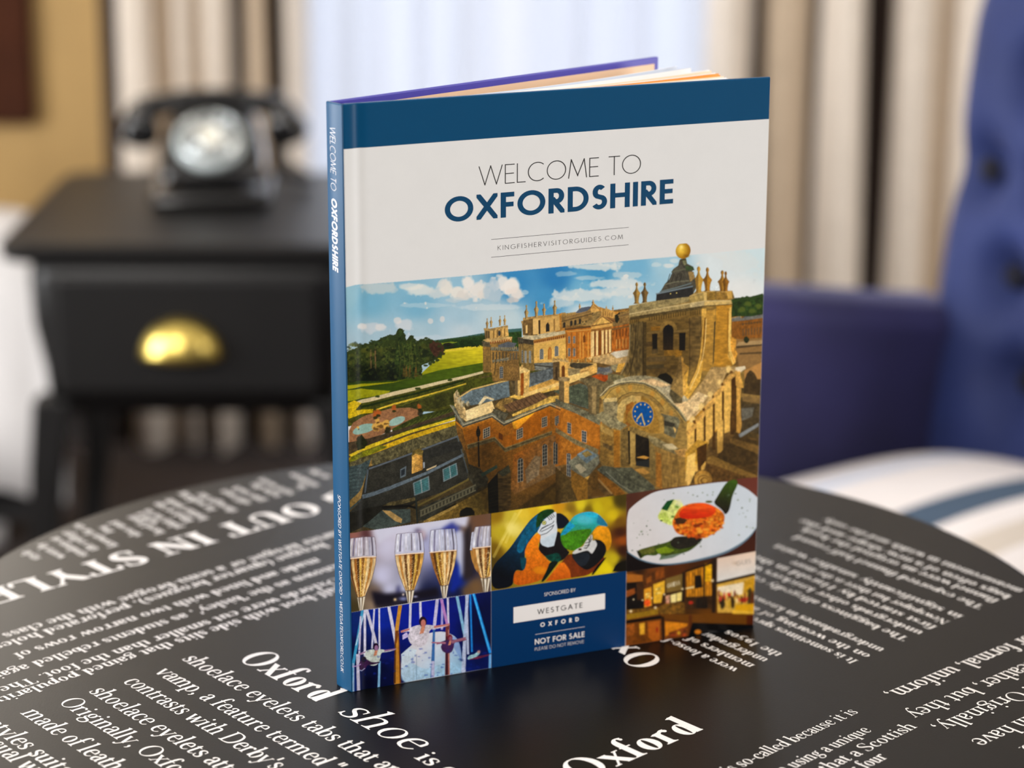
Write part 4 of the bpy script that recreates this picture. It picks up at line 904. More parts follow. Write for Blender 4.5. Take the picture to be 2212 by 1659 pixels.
P(ZB,"100,1440 320,1380 415,1390 300,1450 120,1520",(240,206,130),.15); QUADROW(ZB,(240,1390),(330,1370),40,6,.4,(190,150,80))
P(ZB,"410,1370 550,1340 570,1400 520,1440 410,1420",(120,116,104),.4); P(ZB,"360,1440 440,1415 525,1440 520,1500 390,1475",(176,84,24),.15)
E(ZB,600,1300,52,95,(150,140,104),.4); P(ZB,"555,1210 645,1200 640,1240 560,1245",(120,108,72),.4)
P(ZB,"640,1260 720,1240 690,1330 650,1400 600,1400",(226,176,80),.25)
# right edge: woods and far wing (B)
P(ZB,"1740,680 1790,665 1900,650 2000,650 2080,620 2080,840 1740,860",(44,62,26),.5); 
for x,y in [(1850,790),(1960,800),(1790,760),(1930,700),(2020,690)]: B(ZB,x,y,45,32,(96,110,40),.7,1.0)
P(ZB,"1745,850 1850,835 2070,830 2070,1080 1790,1080 1745,1040",(116,82,36),.3); P(ZB,"1850,870 1890,845 2070,830 2070,860 1850,890",(96,104,110),.15); P(ZB,"1750,860 1850,835 1850,870 1760,890",(190,160,100),.4); P(ZB,"1840,910 2070,890 2070,1040 1840,1060",(132,78,24),.2); QUADROW(ZB,(1870,970),(2050,960),80,5,.3,(78,66,44))
P(ZB,"1790,1070 2070,1060 2070,1500 1850,1500 1800,1200",(146,112,66),.12); P(ZB,"1820,1100 2070,1080 2070,1130 1800,1140",(176,146,100),.1); P(ZB,"1800,1140 2070,1120 2070,1135 1800,1165",(84,66,40)); P(ZB,"1830,1210 2070,1195 2070,1215 1830,1225",(88,70,42)); P(ZB,"1850,1400 2070,1290 2070,1480 1880,1480",(186,138,76),.1)
E(ZB,1900,1075,28,36,(40,44,26),.4)
P(ZB,"1880,1500 1900,1420 1935,1380 1965,1410 1985,1480 2035,1470 2040,1659 1880,1659",(70,54,30),.3)
# clock tower block (B)
TS=(140,114,62)
P(ZB,"730,740 1330,640 1500,590 1760,590 1790,690 1750,760 1750,980 1740,1230 1760,1330 1880,1350 1880,1659 600,1659 690,1330 735,1150 735,800",(140,112,56),.22,'s')
P(ZB,"730,740 930,700 1330,640 1330,700 900,790 735,830",(150,134,90),.3); P(ZB,"735,820 900,780 1460,690 1760,660 1790,685 1470,740 900,830 735,870",(164,144,96),.3); P(ZB,"740,850 1460,745 1460,770 740,885",(96,80,44),.4)
QUADROW(ZB,(740,880),(840,858),44,5,.5,(96,74,32)); QUADROW(ZB,(930,850),(1310,785),46,16,.5,(96,74,32)); QUADROW(ZB,(1340,795),(1450,775),46,5,.5,(96,74,32)); QUADROW(ZB,(1505,785),(1590,765),50,4,.5,(110,80,30)); QUADROW(ZB,(1630,750),(1710,735),50,4,.5,(120,86,30))
P(ZB,"735,920 870,890 870,1450 640,1440 700,1300 730,1130",(124,104,58),.45,'v'); P(ZB,"870,910 905,900 905,1450 870,1450",(92,76,42),.3)
P(ZB,"905,890 1330,860 1330,1400 1250,1420 1190,1420 905,1430",(132,106,54),.28,'s')
for x,y,w,h,c in [(950,950,100,40,(176,124,34)),(900,1100,70,50,(90,72,44)),(1080,1180,170,60,(176,130,44)),(960,1160,60,60,(92,78,52)),(1190,1190,70,60,(190,140,44)),(910,1250,190,50,(120,100,64)),(1330,1060,110,60,(112,96,60)),(1350,1180,90,80,(96,80,48)),(1340,900,90,90,(120,102,60)),(900,1330,180,40,(104,92,62)),(1500,940,90,80,(166,124,40)),(1490,1100,90,60,(110,84,36)),(1610,980,90,100,(164,112,26)),(1600,1150,100,90,(180,126,30))]: P(ZB,[(x,y),(x+w,y-8),(x+w,y+h-8),(x,y+h)],c,.25,'f',.75)
P(ZB,"1040,985 1045,930 1080,895 1125,885 1175,900 1205,945 1210,980 1180,990 1170,950 1120,925 1080,950 1070,985",(170,138,72),.2)
P(ZB,"1070,1180 1070,970 1095,935 1125,925 1160,940 1175,980 1170,1180",GR(ZB,(1120,930),(1120,1180),(20,20,24),(58,44,26)),.15)
P(ZB,"960,1020 1015,1015 1012,1170 965,1170",(34,30,24)); P(ZB,"1230,1010 1295,1005 1290,1185 1230,1185",(32,28,24)); P(ZB,"910,1000 1060,985 1060,1005 910,1020",(150,124,70)); P(ZB,"1175,990 1330,970 1330,990 1175,1008",(150,124,70))
P(ZB,"1330,860 1450,840 1450,1220 1430,1300 1330,1380",(128,104,58),.35,'s')
P(ZB,"1455,770 1500,765 1500,860 1490,1100 1470,1250 1440,1390 1370,1540 1310,1659 1260,1659 1330,1530 1410,1360 1440,1200 1450,1000",(222,176,84),.12); P(ZB,"1480,860 1500,855 1490,1090 1470,1250 1445,1380 1380,1520 1430,1360 1460,1200",(140,98,30),.2)
P(ZB,"1500,790 1590,775 1590,1300 1570,1390 1440,1390 1470,1250 1495,1050",(178,136,58),.22,'s'); P(ZB,"1580,900 1592,890 1575,1300 1565,1330",(34,42,36))
P(ZB,"1600,690 1750,670 1750,760 1740,1000 1745,1180 1780,1320 1720,1360 1575,1340 1585,1150 1595,900",(186,136,46),.2,'s'); P(ZB,"1730,760 1752,750 1748,1000 1752,1160 1790,1310 1760,1330 1715,1240",(228,186,96),.15)
P(ZB,"1760,980 1800,1080 1790,1160 1810,1220 1780,1320 1740,1200 1745,1050",(206,150,60),.35)
# attic blocks and finials
P(ZB,"1330,640 1340,620 1490,590 1500,690 1340,720",(164,140,82),.25); P(ZB,"1470,590 1505,600 1505,700 1480,705",(216,184,112)); P(ZB,"1505,600 1590,590 1590,690 1510,700",(150,118,52),.3); P(ZB,"1600,600 1750,590 1760,670 1600,690",(150,116,52),.3); P(ZB,"1700,600 1752,595 1760,665 1720,670",(206,164,84),.1)
P(ZB,"1340,720 1480,690 1480,735 1340,765",(190,170,124),.2); P(ZB,"1480,690 1790,680 1785,720 1480,745",(206,176,110),.15)
for x,y,h,w,c,d in [(808,720,215,38,(176,140,72),(104,82,44)),(888,710,205,38,(132,104,56),(78,62,36)),(1425,610,265,50,(196,154,64),(128,96,40)),(1512,605,250,46,(178,128,40),(104,72,26)),(1660,610,225,46,(176,130,48),(108,76,30)),(1694,600,205,36,(150,104,34),(96,66,24))]: URN(ZB,x,y,h,w,c,d)
# lead roof with gilded ball
P(ZB,"1000,690 1010,620 1040,605 1090,520 1130,480 1160,410 1155,400 1175,370 1220,340 1235,285 1300,275 1310,320 1370,350 1380,380 1360,395 1385,440 1400,560 1370,620 1330,650",(78,74,62),.35)
P(ZB,"1000,690 1005,620 1365,545 1370,620 1330,645",(48,46,44),.2); L(ZB,[(1000,622),(1200,580),(1365,545)],12,(120,134,140)); L(ZB,[(1040,600),(1200,560),(1350,515)],12,(108,120,120)); L(ZB,[(1085,530),(1200,500),(1330,490)],10,(120,118,96)); L(ZB,[(1155,405),(1280,375),(1380,380)],12,(100,100,80)); P(ZB,"1290,340 1370,350 1380,380 1300,390",(64,84,50),.3); P(ZB,"1320,400 1375,400 1385,470 1340,500",(150,124,76),.3); P(ZB,"1260,290 1300,280 1310,325 1280,340",(110,110,80),.3)
for x in (1180,1220,1260,1140): L(ZB,[(x,420),(x-25,500)],7,(40,36,30),.8)
for x in (1145,1205): E(ZB,x,612 if x>1200 else 620,6,6,(220,200,120))
clip()
g=np.clip(1-np.hypot((XX-(1200+1245/4.608))/20,(YY-(500+175/4.608))/22),0,1)[...,None]
gold=np.array((150,104,10),np.float32)*(1-g)+np.array((250,214,90),np.float32)*g
E(ZB,1270,192,73,80,gold,.06,rot=20); E(ZB,1250,150,22,26,(252,232,150),al=.6); E(ZB,1290,240,40,22,(190,150,40),al=.6); P(ZB,"1240,275 1300,268 1300,285 1236,292",(70,66,40))
clip(Z0,"728,700 1690,640 1690,1130 1340,1180 728,1300")
# arched clock pediment and court (D)
P(ZD,"420,560 470,370 560,200 700,150 870,140 1040,170 1150,240 1250,400 1330,600 1340,860 1380,960 1310,1300 950,1290 700,1330 560,1200 440,1000",(150,122,66),.25,'s')
P(ZD,"0,380 380,540 460,580 440,940 240,1000 0,1050",(168,108,36),.25); P(ZD,"0,420 200,510 440,640 430,930 240,830 0,700",(178,112,34),.2); P(ZD,"0,660 200,780 430,880 420,930 200,830 0,710",(130,116,80),.3)
P(ZD,"0,370 200,450 460,560 440,640 200,520 0,440",(112,108,84),.45)
P(ZD,"130,280 240,220 330,250 330,480 130,410",(92,98,84),.4); 
for i in range(8): L(ZD,[(140,290+20*i),(240,300+22*i),(325,330+20*i)],5,(60,66,56),.8)
P(ZD,"0,180 120,150 130,420 60,400 30,300 0,290",(206,160,84),.3); P(ZD,"100,170 135,170 135,415 85,380",(232,190,110)); P(ZD,"30,180 85,200 85,400 40,400",(96,84,56),.3)
P(ZD,"230,160 260,165 530,260 440,310 320,260",(110,98,66),.4); P(ZD,"320,260 440,300 430,540 330,500",(104,92,60),.35); P(ZD,"350,290 400,300 400,530 355,510",(140,120,74),.3)
P(ZD,"520,120 700,150 560,230 470,330 440,320 520,240",(116,108,74),.4)
for x,y,w,h in [(118,610,36,105),(262,690,44,110)]: WIN(ZD,x,y,w,h,12,0,2,4)
WIN(ZD,0,560,18,80,6,0,1,4); WIN(ZD,112,920,38,220,10,1,2,6); WIN(ZD,0,820,20,200,8,1,1,6); P(ZD,"0,1050 110,1150 330,1380 0,1420",(90,72,38),.3)
# roof of the arch, arch band
P(ZD,"530,240 600,190 740,150 870,140 1030,165 1150,240 1010,270 870,225 740,210 640,230",(170,160,126),.35); P(ZD,"820,200 960,170 1150,240 1080,262 960,240",(216,184,136),.25)
P(ZD,"440,360 530,260 640,225 760,212 880,228 1000,280 1110,380 1220,500 1300,600 1280,610 1200,500 1080,480 1040,420 960,350 850,310 740,310 660,340 600,380 600,420 480,400",(178,146,76),.22); 
for x,y in [(620,280),(740,265),(960,330),(1060,410),(1150,520)]: B(ZD,x,y,26,40,(196,140,54),.6,.5)
P(ZD,"440,350 530,250 640,215 760,200 890,215 1010,270 1130,380 1240,490 1310,600 1290,605 1220,510 1110,400 1000,290 880,235 760,218 640,235 545,270",(112,104,78),.3)
P(ZD,"1010,270 1150,240 1250,300 1340,380 1450,500 1330,600 1240,490",(176,164,132),.4); P(ZD,"1180,420 1300,400 1440,500 1330,590",(226,192,140),.25)
P(ZD,"1010,160 1040,130 1100,115 1150,150 1185,210 1150,235 1040,180",(34,30,22)); P(ZD,"960,120 1010,90 1100,70 1180,110 1190,150 1100,110 1040,125 1000,160",(130,104,56),.25)
P(ZD,"640,640 620,500 680,400 780,350 870,350 980,410 1040,500 1060,640 1050,720 960,720 700,700",(160,122,52),.2); P(ZD,"600,640 600,480 660,390 760,340 800,345 800,400 720,440 680,520 670,640",(190,162,98),.2); P(ZD,"920,370 1010,440 1060,540 1080,650 1080,720 1040,720 1030,600 990,480",(176,140,70),.2)
P(ZD,"790,350 850,345 845,420 810,420",(206,170,100)); P(ZD,"700,440 770,400 780,440 720,520 700,600 760,640 700,660",(150,98,36),.2)
E(ZD,868,527,112,132,(190,150,70),.1,rot=-14); E(ZD,868,527,103,122,(8,84,150),.1,rot=-14)
for k in range(12):
    t=np.radians(30*k-14); x,y=868+88*np.cos(t)*.98,527+106*np.sin(t); L(ZD,[(868+ (x-868)*.86,527+(y-527)*.86),(x,y)],12,(222,190,110))
L(ZD,[(855,520),(870,580),(888,640)],11,(216,184,110)); L(ZD,[(855,525),(820,570),(810,580)],13,(216,184,110))
# side pavilions of the pediment
P(ZD,"470,380 600,360 620,420 610,560 640,640 560,680 450,600 380,540 480,500",(140,128,94),.4); P(ZD,"480,370 610,365 610,400 480,410",(206,180,120),.2); P(ZD,"380,545 470,500 640,600 720,640 640,690 560,650",(150,140,104),.4)
P(ZD,"440,620 580,680 650,700 650,1070 560,1080 450,1000",(162,128,64),.28); P(ZD,"580,690 640,690 640,1070 580,1070",(178,124,44),.2); P(ZD,"450,640 570,690 570,760 450,700",(190,158,90),.2); P(ZD,"470,810 570,850 570,900 470,850",(112,92,56),.3)
P(ZD,"650,690 720,660 740,1040 650,1060",(120,98,54),.35)
P(ZD,"720,690 800,700 930,740 935,960 930,1060 800,1000 730,1030",(38,32,24),.5); P(ZD,"740,700 795,710 795,1050 745,1050",(176,146,82),.15); P(ZD,"800,960 880,940 935,960 900,975",(230,176,84)); P(ZD,"800,1000 935,980 935,1060 800,1040",(50,52,52)); P(ZD,"770,1080 870,1065 940,1110 890,1130",(206,158,80),.1)
P(ZD,"730,640 940,720 930,770 860,750 740,700",(140,116,66),.4)
P(ZD,"1040,520 1220,560 1240,600 1190,770 1080,720 1080,560",(116,110,84),.4); P(ZD,"1080,590 1190,620 1180,660 1080,640",(60,56,44)); P(ZD,"1170,650 1200,680 1190,720",(232,190,110))
P(ZD,"920,740 1000,760 1200,870 1390,960 1380,985 1180,920 980,840 930,790",(150,136,96),.4); P(ZD,"1060,830 1160,820 1220,870 1130,880",(206,190,150),.1); P(ZD,"1180,890 1290,870 1390,960 1330,980 1220,940",(206,160,90),.4)
P(ZD,"940,800 980,830 1000,1180 940,1160",(150,128,76),.25); P(ZD,"990,850 1330,980 1310,1300 1080,1290 1000,1250",(164,132,72),.25,'v'); P(ZD,"1050,930 1060,1270 1000,1250 1000,900",(176,122,50),.25); P(ZD,"1220,960 1240,1290 1300,1290 1320,990",(186,148,76),.2)
P(ZD,"1310,1000 1390,980 1400,1080 1340,1220 1310,1250",(236,194,112),.12)
# scrolls, sun-lit right flank
P(ZD,"1250,0 1310,100 1250,190 1290,250 1270,330 1320,380 1440,200 1470,0 1440,0 1400,160 1340,300 1310,210 1330,60",(226,176,76),.25)
P(ZD,"1150,260 1260,130 1260,420 1180,420 1130,330",(104,92,62),.4); P(ZD,"1400,300 1550,60 1720,70 1640,200 1500,440 1420,400",(166,138,88),.3); P(ZD,"1570,60 1740,80 1660,180 1600,300 1520,330",(190,164,116),.25)
P(ZD,"1640,190 1680,110 1740,90 1770,170 1760,300 1700,300 1650,330",(120,92,40),.3); P(ZD,"1660,200 1690,130 1730,110 1755,180 1740,270 1690,280",(226,196,140),.25)
P(ZD,"1310,600 1400,540 1500,430 1700,330 1760,380 1670,480 1640,650 1520,800 1390,960 1340,850 1310,760",(176,128,44),.3)
P(ZD,"1310,620 1380,560 1370,700 1400,740 1340,780 1300,700",(232,188,100),.1); P(ZD,"1340,780 1500,760 1510,800 1400,950 1340,880",(196,148,50),.25)
for x,y,w,h in [(1470,650,60,170),(1390,950,110,130),(1610,480,60,420),(1680,440,60,260)]: P(ZD,[(x,y+20),(x+w,y),(x+w*.9,y+h),(x,y+h+20)],(226,180,92),.15)
for x,y,w,h in [(1390,690,90,70),(1560,640,60,240),(1420,940,60,150),(1500,450,120,110),(1740,330,70,400)]: P(ZD,[(x,y+20),(x+w*.5,y),(x+w*.5,y+h),(x,y+h)],(74,48,18),.3,'f',.85)
for x,y in [(1600,430),(1650,400),(1560,470),(1720,330),(1530,530),(1480,600),(1720,250)]: B(ZD,x,y,42,36,(236,196,110),.9,1.0); B(ZD,x+20,y+26,22,20,(96,62,22),.8,1.0)
P(ZD,"1800,180 1850,170 1870,250 1850,460 1860,560 1830,720 1790,700 1800,450 1770,300",(222,170,78),.25)
P(ZD,"1840,260 2035,300 2030,780 1830,740 1840,500",(96,78,44),.35); P(ZD,"1850,320 2035,340 2035,380 1850,360",(150,120,66),.2); P(ZD,"1830,740 2020,620 2025,640 1830,770",(150,156,160),.1); P(ZD,"1860,450 2030,420 2030,600 1870,700",(84,76,56),.3); B(ZD,1890,520,40,20,(150,150,150),.7)
P(ZD,"1600,960 1780,740 2030,800 2025,1000 1880,1050 1620,1000",(92,72,40),.35); P(ZD,"1760,760 2025,840 2020,880 1760,810",(120,96,50),.3); P(ZD,"1510,960 1560,940 1860,1080 2010,1140 2000,1200 1800,1130 1520,1000",(160,126,62),.25)
P(ZD,"1500,1000 1700,1080 1900,1150 2010,1190 2010,1240 1560,1250 1390,1240 1480,1080",(120,88,44),.4); E(ZD,1470,1180,90,90,(196,148,66),.3); 
for i in range(5): E(ZD,1470+4*i,1190,76-12*i,70-12*i,(140,100,40) if i%2 else (210,166,84),.2)
# lower centre roofs
P(ZD,"130,1000 310,870 430,930 440,1010 330,1140 300,1180 160,1080",(132,130,108),.35); P(ZD,"210,930 310,870 420,940 310,1020",(120,136,140),.3); P(ZD,"260,920 320,890 370,930 300,960",(146,124,70),.3); P(ZD,"190,1040 240,1020 310,1080 250,1120",(196,184,150),.1)
P(ZD,"150,1080 320,1180 320,1380 220,1390 160,1250",(150,108,40),.3); P(ZD,"320,1180 440,1030 450,1100 420,1280 330,1340",(112,82,36),.3); P(ZD,"290,1160 340,1140 320,1180",(240,190,90))
P(ZD,"410,1080 470,1040 600,1060 760,1060 980,1240 1000,1300 740,1330 600,1220",(100,102,84),.4); L(ZD,[(500,1100),(640,1230),(760,1300)],8,(150,150,130)); L(ZD,[(560,1060),(800,1230),(960,1290)],6,(70,72,60)); P(ZD,"420,1100 590,1220 700,1320 600,1345 420,1200",(150,100,34),.3); L(ZD,[(430,1180),(560,1320)],16,(176,140,84)); P(ZD,"330,1350 420,1260 500,1340",(110,78,34))
clip()
# ---- finer drawing of the palace picture
ZP=(1130,640,3.66); ZQ=(1480,620,2.214)
clip(Z0,"728,624 746,621 766,616 854,609 1016,595 1210,576 1460,554 1647,536 1690,532 1690,1300 728,1300")
# tree silhouettes
RAG(ZA,"90,1110 160,1085 230,1055 290,1040 320,1060 400,1060 450,1050 500,1000 560,1000",26,(52,64,28)); RAG(ZA,"780,1015 830,988 900,985 960,1000 1030,1040 1050,1095 1010,1160 950,1195 870,1225",24,(50,60,26)); RAG(ZA,"575,1010 590,930 610,880 640,885 660,950 668,1000",14,(46,58,26)); RAG(ZA,"690,1010 735,945 770,1000 800,1120 825,1300",13,(46,58,26))
for x,y,w in [(380,1005,62),(500,962,70),(275,1046,70),(545,945,50)]:
    for k in range(10): B(ZA,x-w+2*w*k/9,y+rng.randn()*7,15,9,(50,64,34),.95,1.0)
for i in range(260):
    x=95+rng.rand()*740; y=1030+rng.rand()*340
    if y>1395-.02*x: continue
    k=rng.rand(); B(ZA,x,y,7+9*rng.rand(),6+8*rng.rand(),(98,104,46) if k>.62 else ((64,76,32) if k>.35 else (22,32,18)),.6,1.0)
RAG(ZA,"905,1050 950,1015 1010,1020 1045,1070 1040,1120",15,(74,48,34)); RAG(ZA,"1000,1010 1100,985 1250,965 1440,940",12,(52,76,44)); RAG(ZA,"1060,1060 1150,1050 1300,1050 1440,1040",11,(34,50,24))
MUL(ZA,"90,1270 300,1240 540,1260 700,1330 820,1300 830,1340 540,1390 90,1410",(.6,.65,.6),8)
# second tower and the block behind it
P(ZP,"75,165 130,155 285,142 292,268 215,285 130,300 78,300",(206,166,96),.14); P(ZP,"78,180 128,180 130,300 80,300",(222,184,116),.1); P(ZP,"0,178 76,172 78,298 0,300",(120,94,54),.3); P(ZP,"20,230 34,226 34,290 20,292",(232,196,126)); P(ZP,"120,190 136,188 136,298 122,298",(60,44,26),.2)
P(ZP,"180,282 180,225 195,205 208,225 208,278",(44,40,34)); P(ZP,"240,180 252,178 252,270 242,272",(150,114,62)); P(ZP,"0,170 130,152 285,140 285,152 130,170 0,188",(176,142,86),.25)
P(ZP,"0,306 85,312 330,270 335,296 82,346 0,336",(190,176,140),.3); P(ZP,"0,336 82,346 82,384 0,372",(66,58,44),.4); P(ZP,"82,346 335,298 335,330 84,378",(176,124,56),.2); QUADROW(ZP,(90,354),(330,306),20,15,.45,(96,44,20)); P(ZP,"84,372 335,326 335,336 84,384",(214,170,98))
P(ZP,"84,384 335,334 340,480 330,530 85,530",(216,174,92),.14); P(ZP,"0,372 84,386 86,590 60,590 0,560",(132,108,60),.3); WIN(ZP,132,425,28,76,-6,1,3,6); WIN(ZP,250,402,28,74,-6,1,3,6); P(ZP,"196,500 196,425 206,402 218,400 224,420 224,496",(176,112,44)); L(ZP,[(212,420),(212,500)],6,(206,160,90))
for x in (12,46): WIN(ZP,x,432,16,92,4,1,2,6,(96,104,104))
for x,y,h,w in [(26,182,116,17),(104,166,130,19),(165,156,100,16),(250,146,116,19)]: URN(ZP,x,y,h,w,(190,160,102),(96,76,46))
# portico block
P(ZP,"300,170 306,130 335,128 340,150 530,95 545,130 545,180 310,240",(146,116,66),.3); P(ZP,"412,134 450,92 520,80 540,84 500,120 470,130",(92,100,112),.12); L(ZP,[(305,200),(540,140)],7,(92,72,42)); BAL(ZP,(345,160),(530,112),18,16,(176,140,84),(84,66,40))
for x,y in ((316,205),(372,192),(404,186),(440,178)): P(ZP,[(x,y+44),(x,y+8),(x+9,y-2),(x+18,y+4),(x+18,y+38)],(48,44,38))
P(ZP,"530,96 552,62 600,100 596,120 540,130",(216,170,94),.15); P(ZP,"540,96 552,72 584,98",(186,140,70)); L(ZP,[(528,98),(552,60),(604,102)],6,(120,84,44)); P(ZP,"640,110 660,95 720,120 724,168 640,160",(206,160,86),.2); QUADROW(ZP,(650,118),(716,130),36,4,.32,(110,74,36))
P(ZP,"340,250 535,238 535,478 360,500",(186,116,40),.2); L(ZP,[(330,262),(535,240)],14,(96,70,38)); L(ZP,[(350,280),(535,262)],8,(206,156,80))
for x in (356,396): WIN(ZP,x,318,16,54,-2,0,2,4); WIN(ZP,x,412,16,64,-2,0,2,5)
for x in (338,378,420,446,470,510): P(ZP,[(x,286),(x+9,285),(x+10,488),(x,490)],(216,156,70) if x>430 else (150,96,40))
P(ZP,"472,320 486,300 494,320 494,364 474,366",(120,70,26)); 
P(ZP,"535,232 625,148 705,205 705,214 540,240",(110,72,36)); P(ZP,"546,230 624,160 692,208",(206,166,90),.35); L(ZP,[(534,236),(625,150),(708,206)],6,(190,146,84)); P(ZP,"536,240 706,212 708,236 536,270",(214,166,88),.12); P(ZP,"536,262 705,236 700,256 540,282",(150,104,50),.2)
P(ZP,"540,280 702,256 700,446 545,480",(134,78,26),.2)
for i,x in enumerate((552,584,628,658,686)): P(ZP,[(x-8,278-i*4),(x+9,276-i*4),(x+9,474-i*8),(x-8,478-i*8)],(238,206,142),.05); P(ZP,[(x+9,276-i*4),(x+14,276-i*4),(x+14,472-i*8),(x+9,474-i*8)],(110,64,22)); P(ZP,[(x-11,282-i*4),(x+12,278-i*4),(x+12,286-i*4),(x-11,290-i*4)],(226,190,120))
P(ZP,"706,240 838,216 838,420 704,440",(166,98,34),.3,'v'); L(ZP,[(704,262),(838,236)],12,(120,90,50)); BAL(ZP,(745,150),(838,128),26,8,(160,128,76),(84,68,44)); P(ZP,"740,180 838,160 838,216 720,240",(132,104,60),.35); QUADROW(ZP,(735,262),(835,250),60,4,.3,(96,54,22)); QUADROW(ZP,(735,340),(835,328),76,4,.3,(206,150,76)); P(ZP,"724,150 745,140 760,180 745,215 728,200",(40,40,26),.3)
for x,y,h,w in [(448,98,40,9),(553,66,38,11),(616,150,58,9),(658,98,24,5),(709,118,46,7)]: URN(ZP,x,y,h,w,(206,164,96),(110,76,40))
# roofs and chimneys in the middle
P(ZP,"560,480 838,430 838,520 700,545 560,520",(196,164,110),.25); P(ZP,"690,450 838,424 834,470 740,490",(216,206,184),.1); P(ZP,"380,530 560,540 585,560 530,600 370,600",(200,160,90),.25); P(ZP,"372,540 400,524 556,540 440,580 376,560",(70,64,48),.3)
P(ZP,"90,528 260,520 240,560 100,580",(110,112,104),.3); L(ZP,[(88,545),(240,560)],10,(66,62,50)); P(ZP,"50,610 240,560 245,640 60,700",(92,98,98),.35); P(ZP,"350,570 450,570 470,600 360,630",(150,132,92),.3)
P(ZP,"45,720 240,650 290,660 290,690 60,770",(206,160,80),.25); P(ZP,"0,770 280,680 300,700 0,800",(226,190,118),.15); BAL(ZP,(450,590),(525,570),44,8,(222,180,104),(150,110,60)); P(ZP,"350,640 520,590 530,620 470,640 350,690",(232,196,120),.12); P(ZP,"512,566 580,545 586,600 530,625",(222,176,96),.2)
for i in range(7): L(ZP,[(590,575+8*i),(640,580+9*i)],3,(90,96,104),.6)
P(ZP,"590,560 690,570 680,600 590,590",(100,102,104),.25); P(ZP,"545,640 670,620 668,675 560,660",(176,80,26),.25); P(ZP,"450,655 665,690 660,705 440,668",(176,160,120),.2)
P(ZP,"240,750 440,690 515,740 515,880 380,830",(86,94,74),.4); 
for i in range(11): L(ZP,[(370+4*i,716+14*i),(450,716+14*i),(512,740+13*i)],3,(52,56,44),.8)
for i in range(9): L(ZP,[(380+18*i,712+4*i),(372+18*i,830+6*i)],2,(58,62,48),.5)
# square chimneys
def CHIM(x,y,w,h,c,d):
    P(ZP,[(x,y),(x+w*.45,y-8),(x+w*.45,y+h),(x,y+h-10)],d,.3); P(ZP,[(x+w*.45,y-8),(x+w,y+4),(x+w,y+h-6),(x+w*.45,y+h)],c,.15); P(ZP,[(x-6,y+8),(x+w*.45,y-4),(x+w+6,y+8),(x+w+6,y+24),(x+w*.45,y+14),(x-6,y+24)],(190,160,104),.25)
    P(ZP,[(x+w*.58,y+h*.9),(x+w*.58,y+h*.34),(x+w*.7,y+h*.26),(x+w*.8,y+h*.36),(x+w*.8,y+h*.88)],(110,66,26)); P(ZP,[(x+w*.16,y+h*.88),(x+w*.16,y+h*.36),(x+w*.3,y+h*.34),(x+w*.3,y+h*.9)],(64,50,32)); QUADROW(ZP,(x,y-12),(x+w,y-8),16,4,.55,(170,138,88))
CHIM(236,500,118,170,(220,174,94),(104,84,54)); P(ZP,"284,650 324,660 324,840 286,820",(110,92,60),.3); P(ZP,"324,662 362,656 362,845 324,840",(216,172,96),.15); P(ZP,"276,640 330,636 370,648 366,668 322,674 278,664",(150,128,88),.3)
P(ZP,"510,690 590,700 580,940 520,930",(112,96,64),.35); P(ZP,"545,710 580,714 575,930 545,925",(150,128,84),.25); P(ZP,"440,660 560,640 665,690 650,720 510,700",(116,102,70),.4); P(ZP,"600,720 690,640 720,690 640,780 600,800",(128,114,78),.35)
# wing: courses, cornice lines, windows
for k in range(7): L(ZC,[(1250,600+22*k),(1530,505+22*k)],3,(120,74,24),.55)
for k in range(9): L(ZC,[(1760,830+34*k),(2200,650+30*k)],3,(112,74,30),.35)
for k in range(6): L(ZC,[(1300,800+22*k),(1560,735+20*k)],3,(96,66,30),.45)
L(ZC,[(1245,560),(1535,462),(1650,545),(2110,350),(2215,395)],9,(66,60,46)); L(ZC,[(1240,545),(1535,448),(1650,530),(2110,335),(2215,378)],7,(190,176,140)); L(ZC,[(1115,345),(1255,545)],9,(150,144,120)); L(ZC,[(1285,760),(1560,682),(1662,790),(2130,622)],5,(66,56,36)); L(ZC,[(1285,742),(1560,664),(1662,772),(2130,604)],5,(176,150,96))
for x,y,w,h,s in [(1448,590,62,90,-28),(1780,595,58,95,-26),(2030,475,50,95,-18),(2160,465,36,75,-14)]: WIN(ZC,x,y,w,h,s)
P(ZC,"1600,615 1640,640 1640,700 1600,680",(110,64,24)); P(ZC,"1170,520 1240,590 1285,780 1275,830 1190,640",(120,84,36),.3)
for z,x,y,w,h in ((ZC,1790,890,52,225),(ZC,2035,750,48,205),(ZC,2145,720,36,215)): L(z,[(x-12,y+h),(x-12,y+10),(x+w*.5,y-38),(x+w+12,y),(x+w+12,y+h-14)],8,(176,116,44),.7)
MUL(ZC,"1240,600 1540,500 1650,560 2110,370 2215,420 2215,1380 1500,1440 1300,1000",(.80,.76,.70),6); MUL(ZC,"1730,480 2020,340 1960,430 1780,590",(1.18,1.12,1.0),2); MUL(ZC,"1280,760 1560,690 1700,980 1700,1420 1300,1400",(.72,.74,.78),14); MUL(ZC,"1720,1400 2215,1060 2215,1400 1720,1450",(.72,.72,.70),12)
MUL(ZC,"100,1300 800,1280 1500,1150 1700,1420 100,1640",(.72,.74,.76),20)
# roof slates, lower left
for k in range(12): L(ZC,[(330,990+26*k),(700,880+18*k),(1190,690+10*k)],2,(34,34,30),.5)
for k in range(9): L(ZC,[(260,1290+24*k),(720,1110+22*k),(1270,880+20*k)],2,(36,36,30),.5)
BAL(ZC,(820,1400),(1370,1140),60,16,(96,92,72),(56,54,42)); P(ZC,"850,1500 1190,1330 1200,1350 870,1530",(150,124,66),.3)
for k in range(6): L(ZC,[(1500,1180+36*k),(1600,1150+36*k),(1710,1110+34*k)],3,(60,46,26),.6)
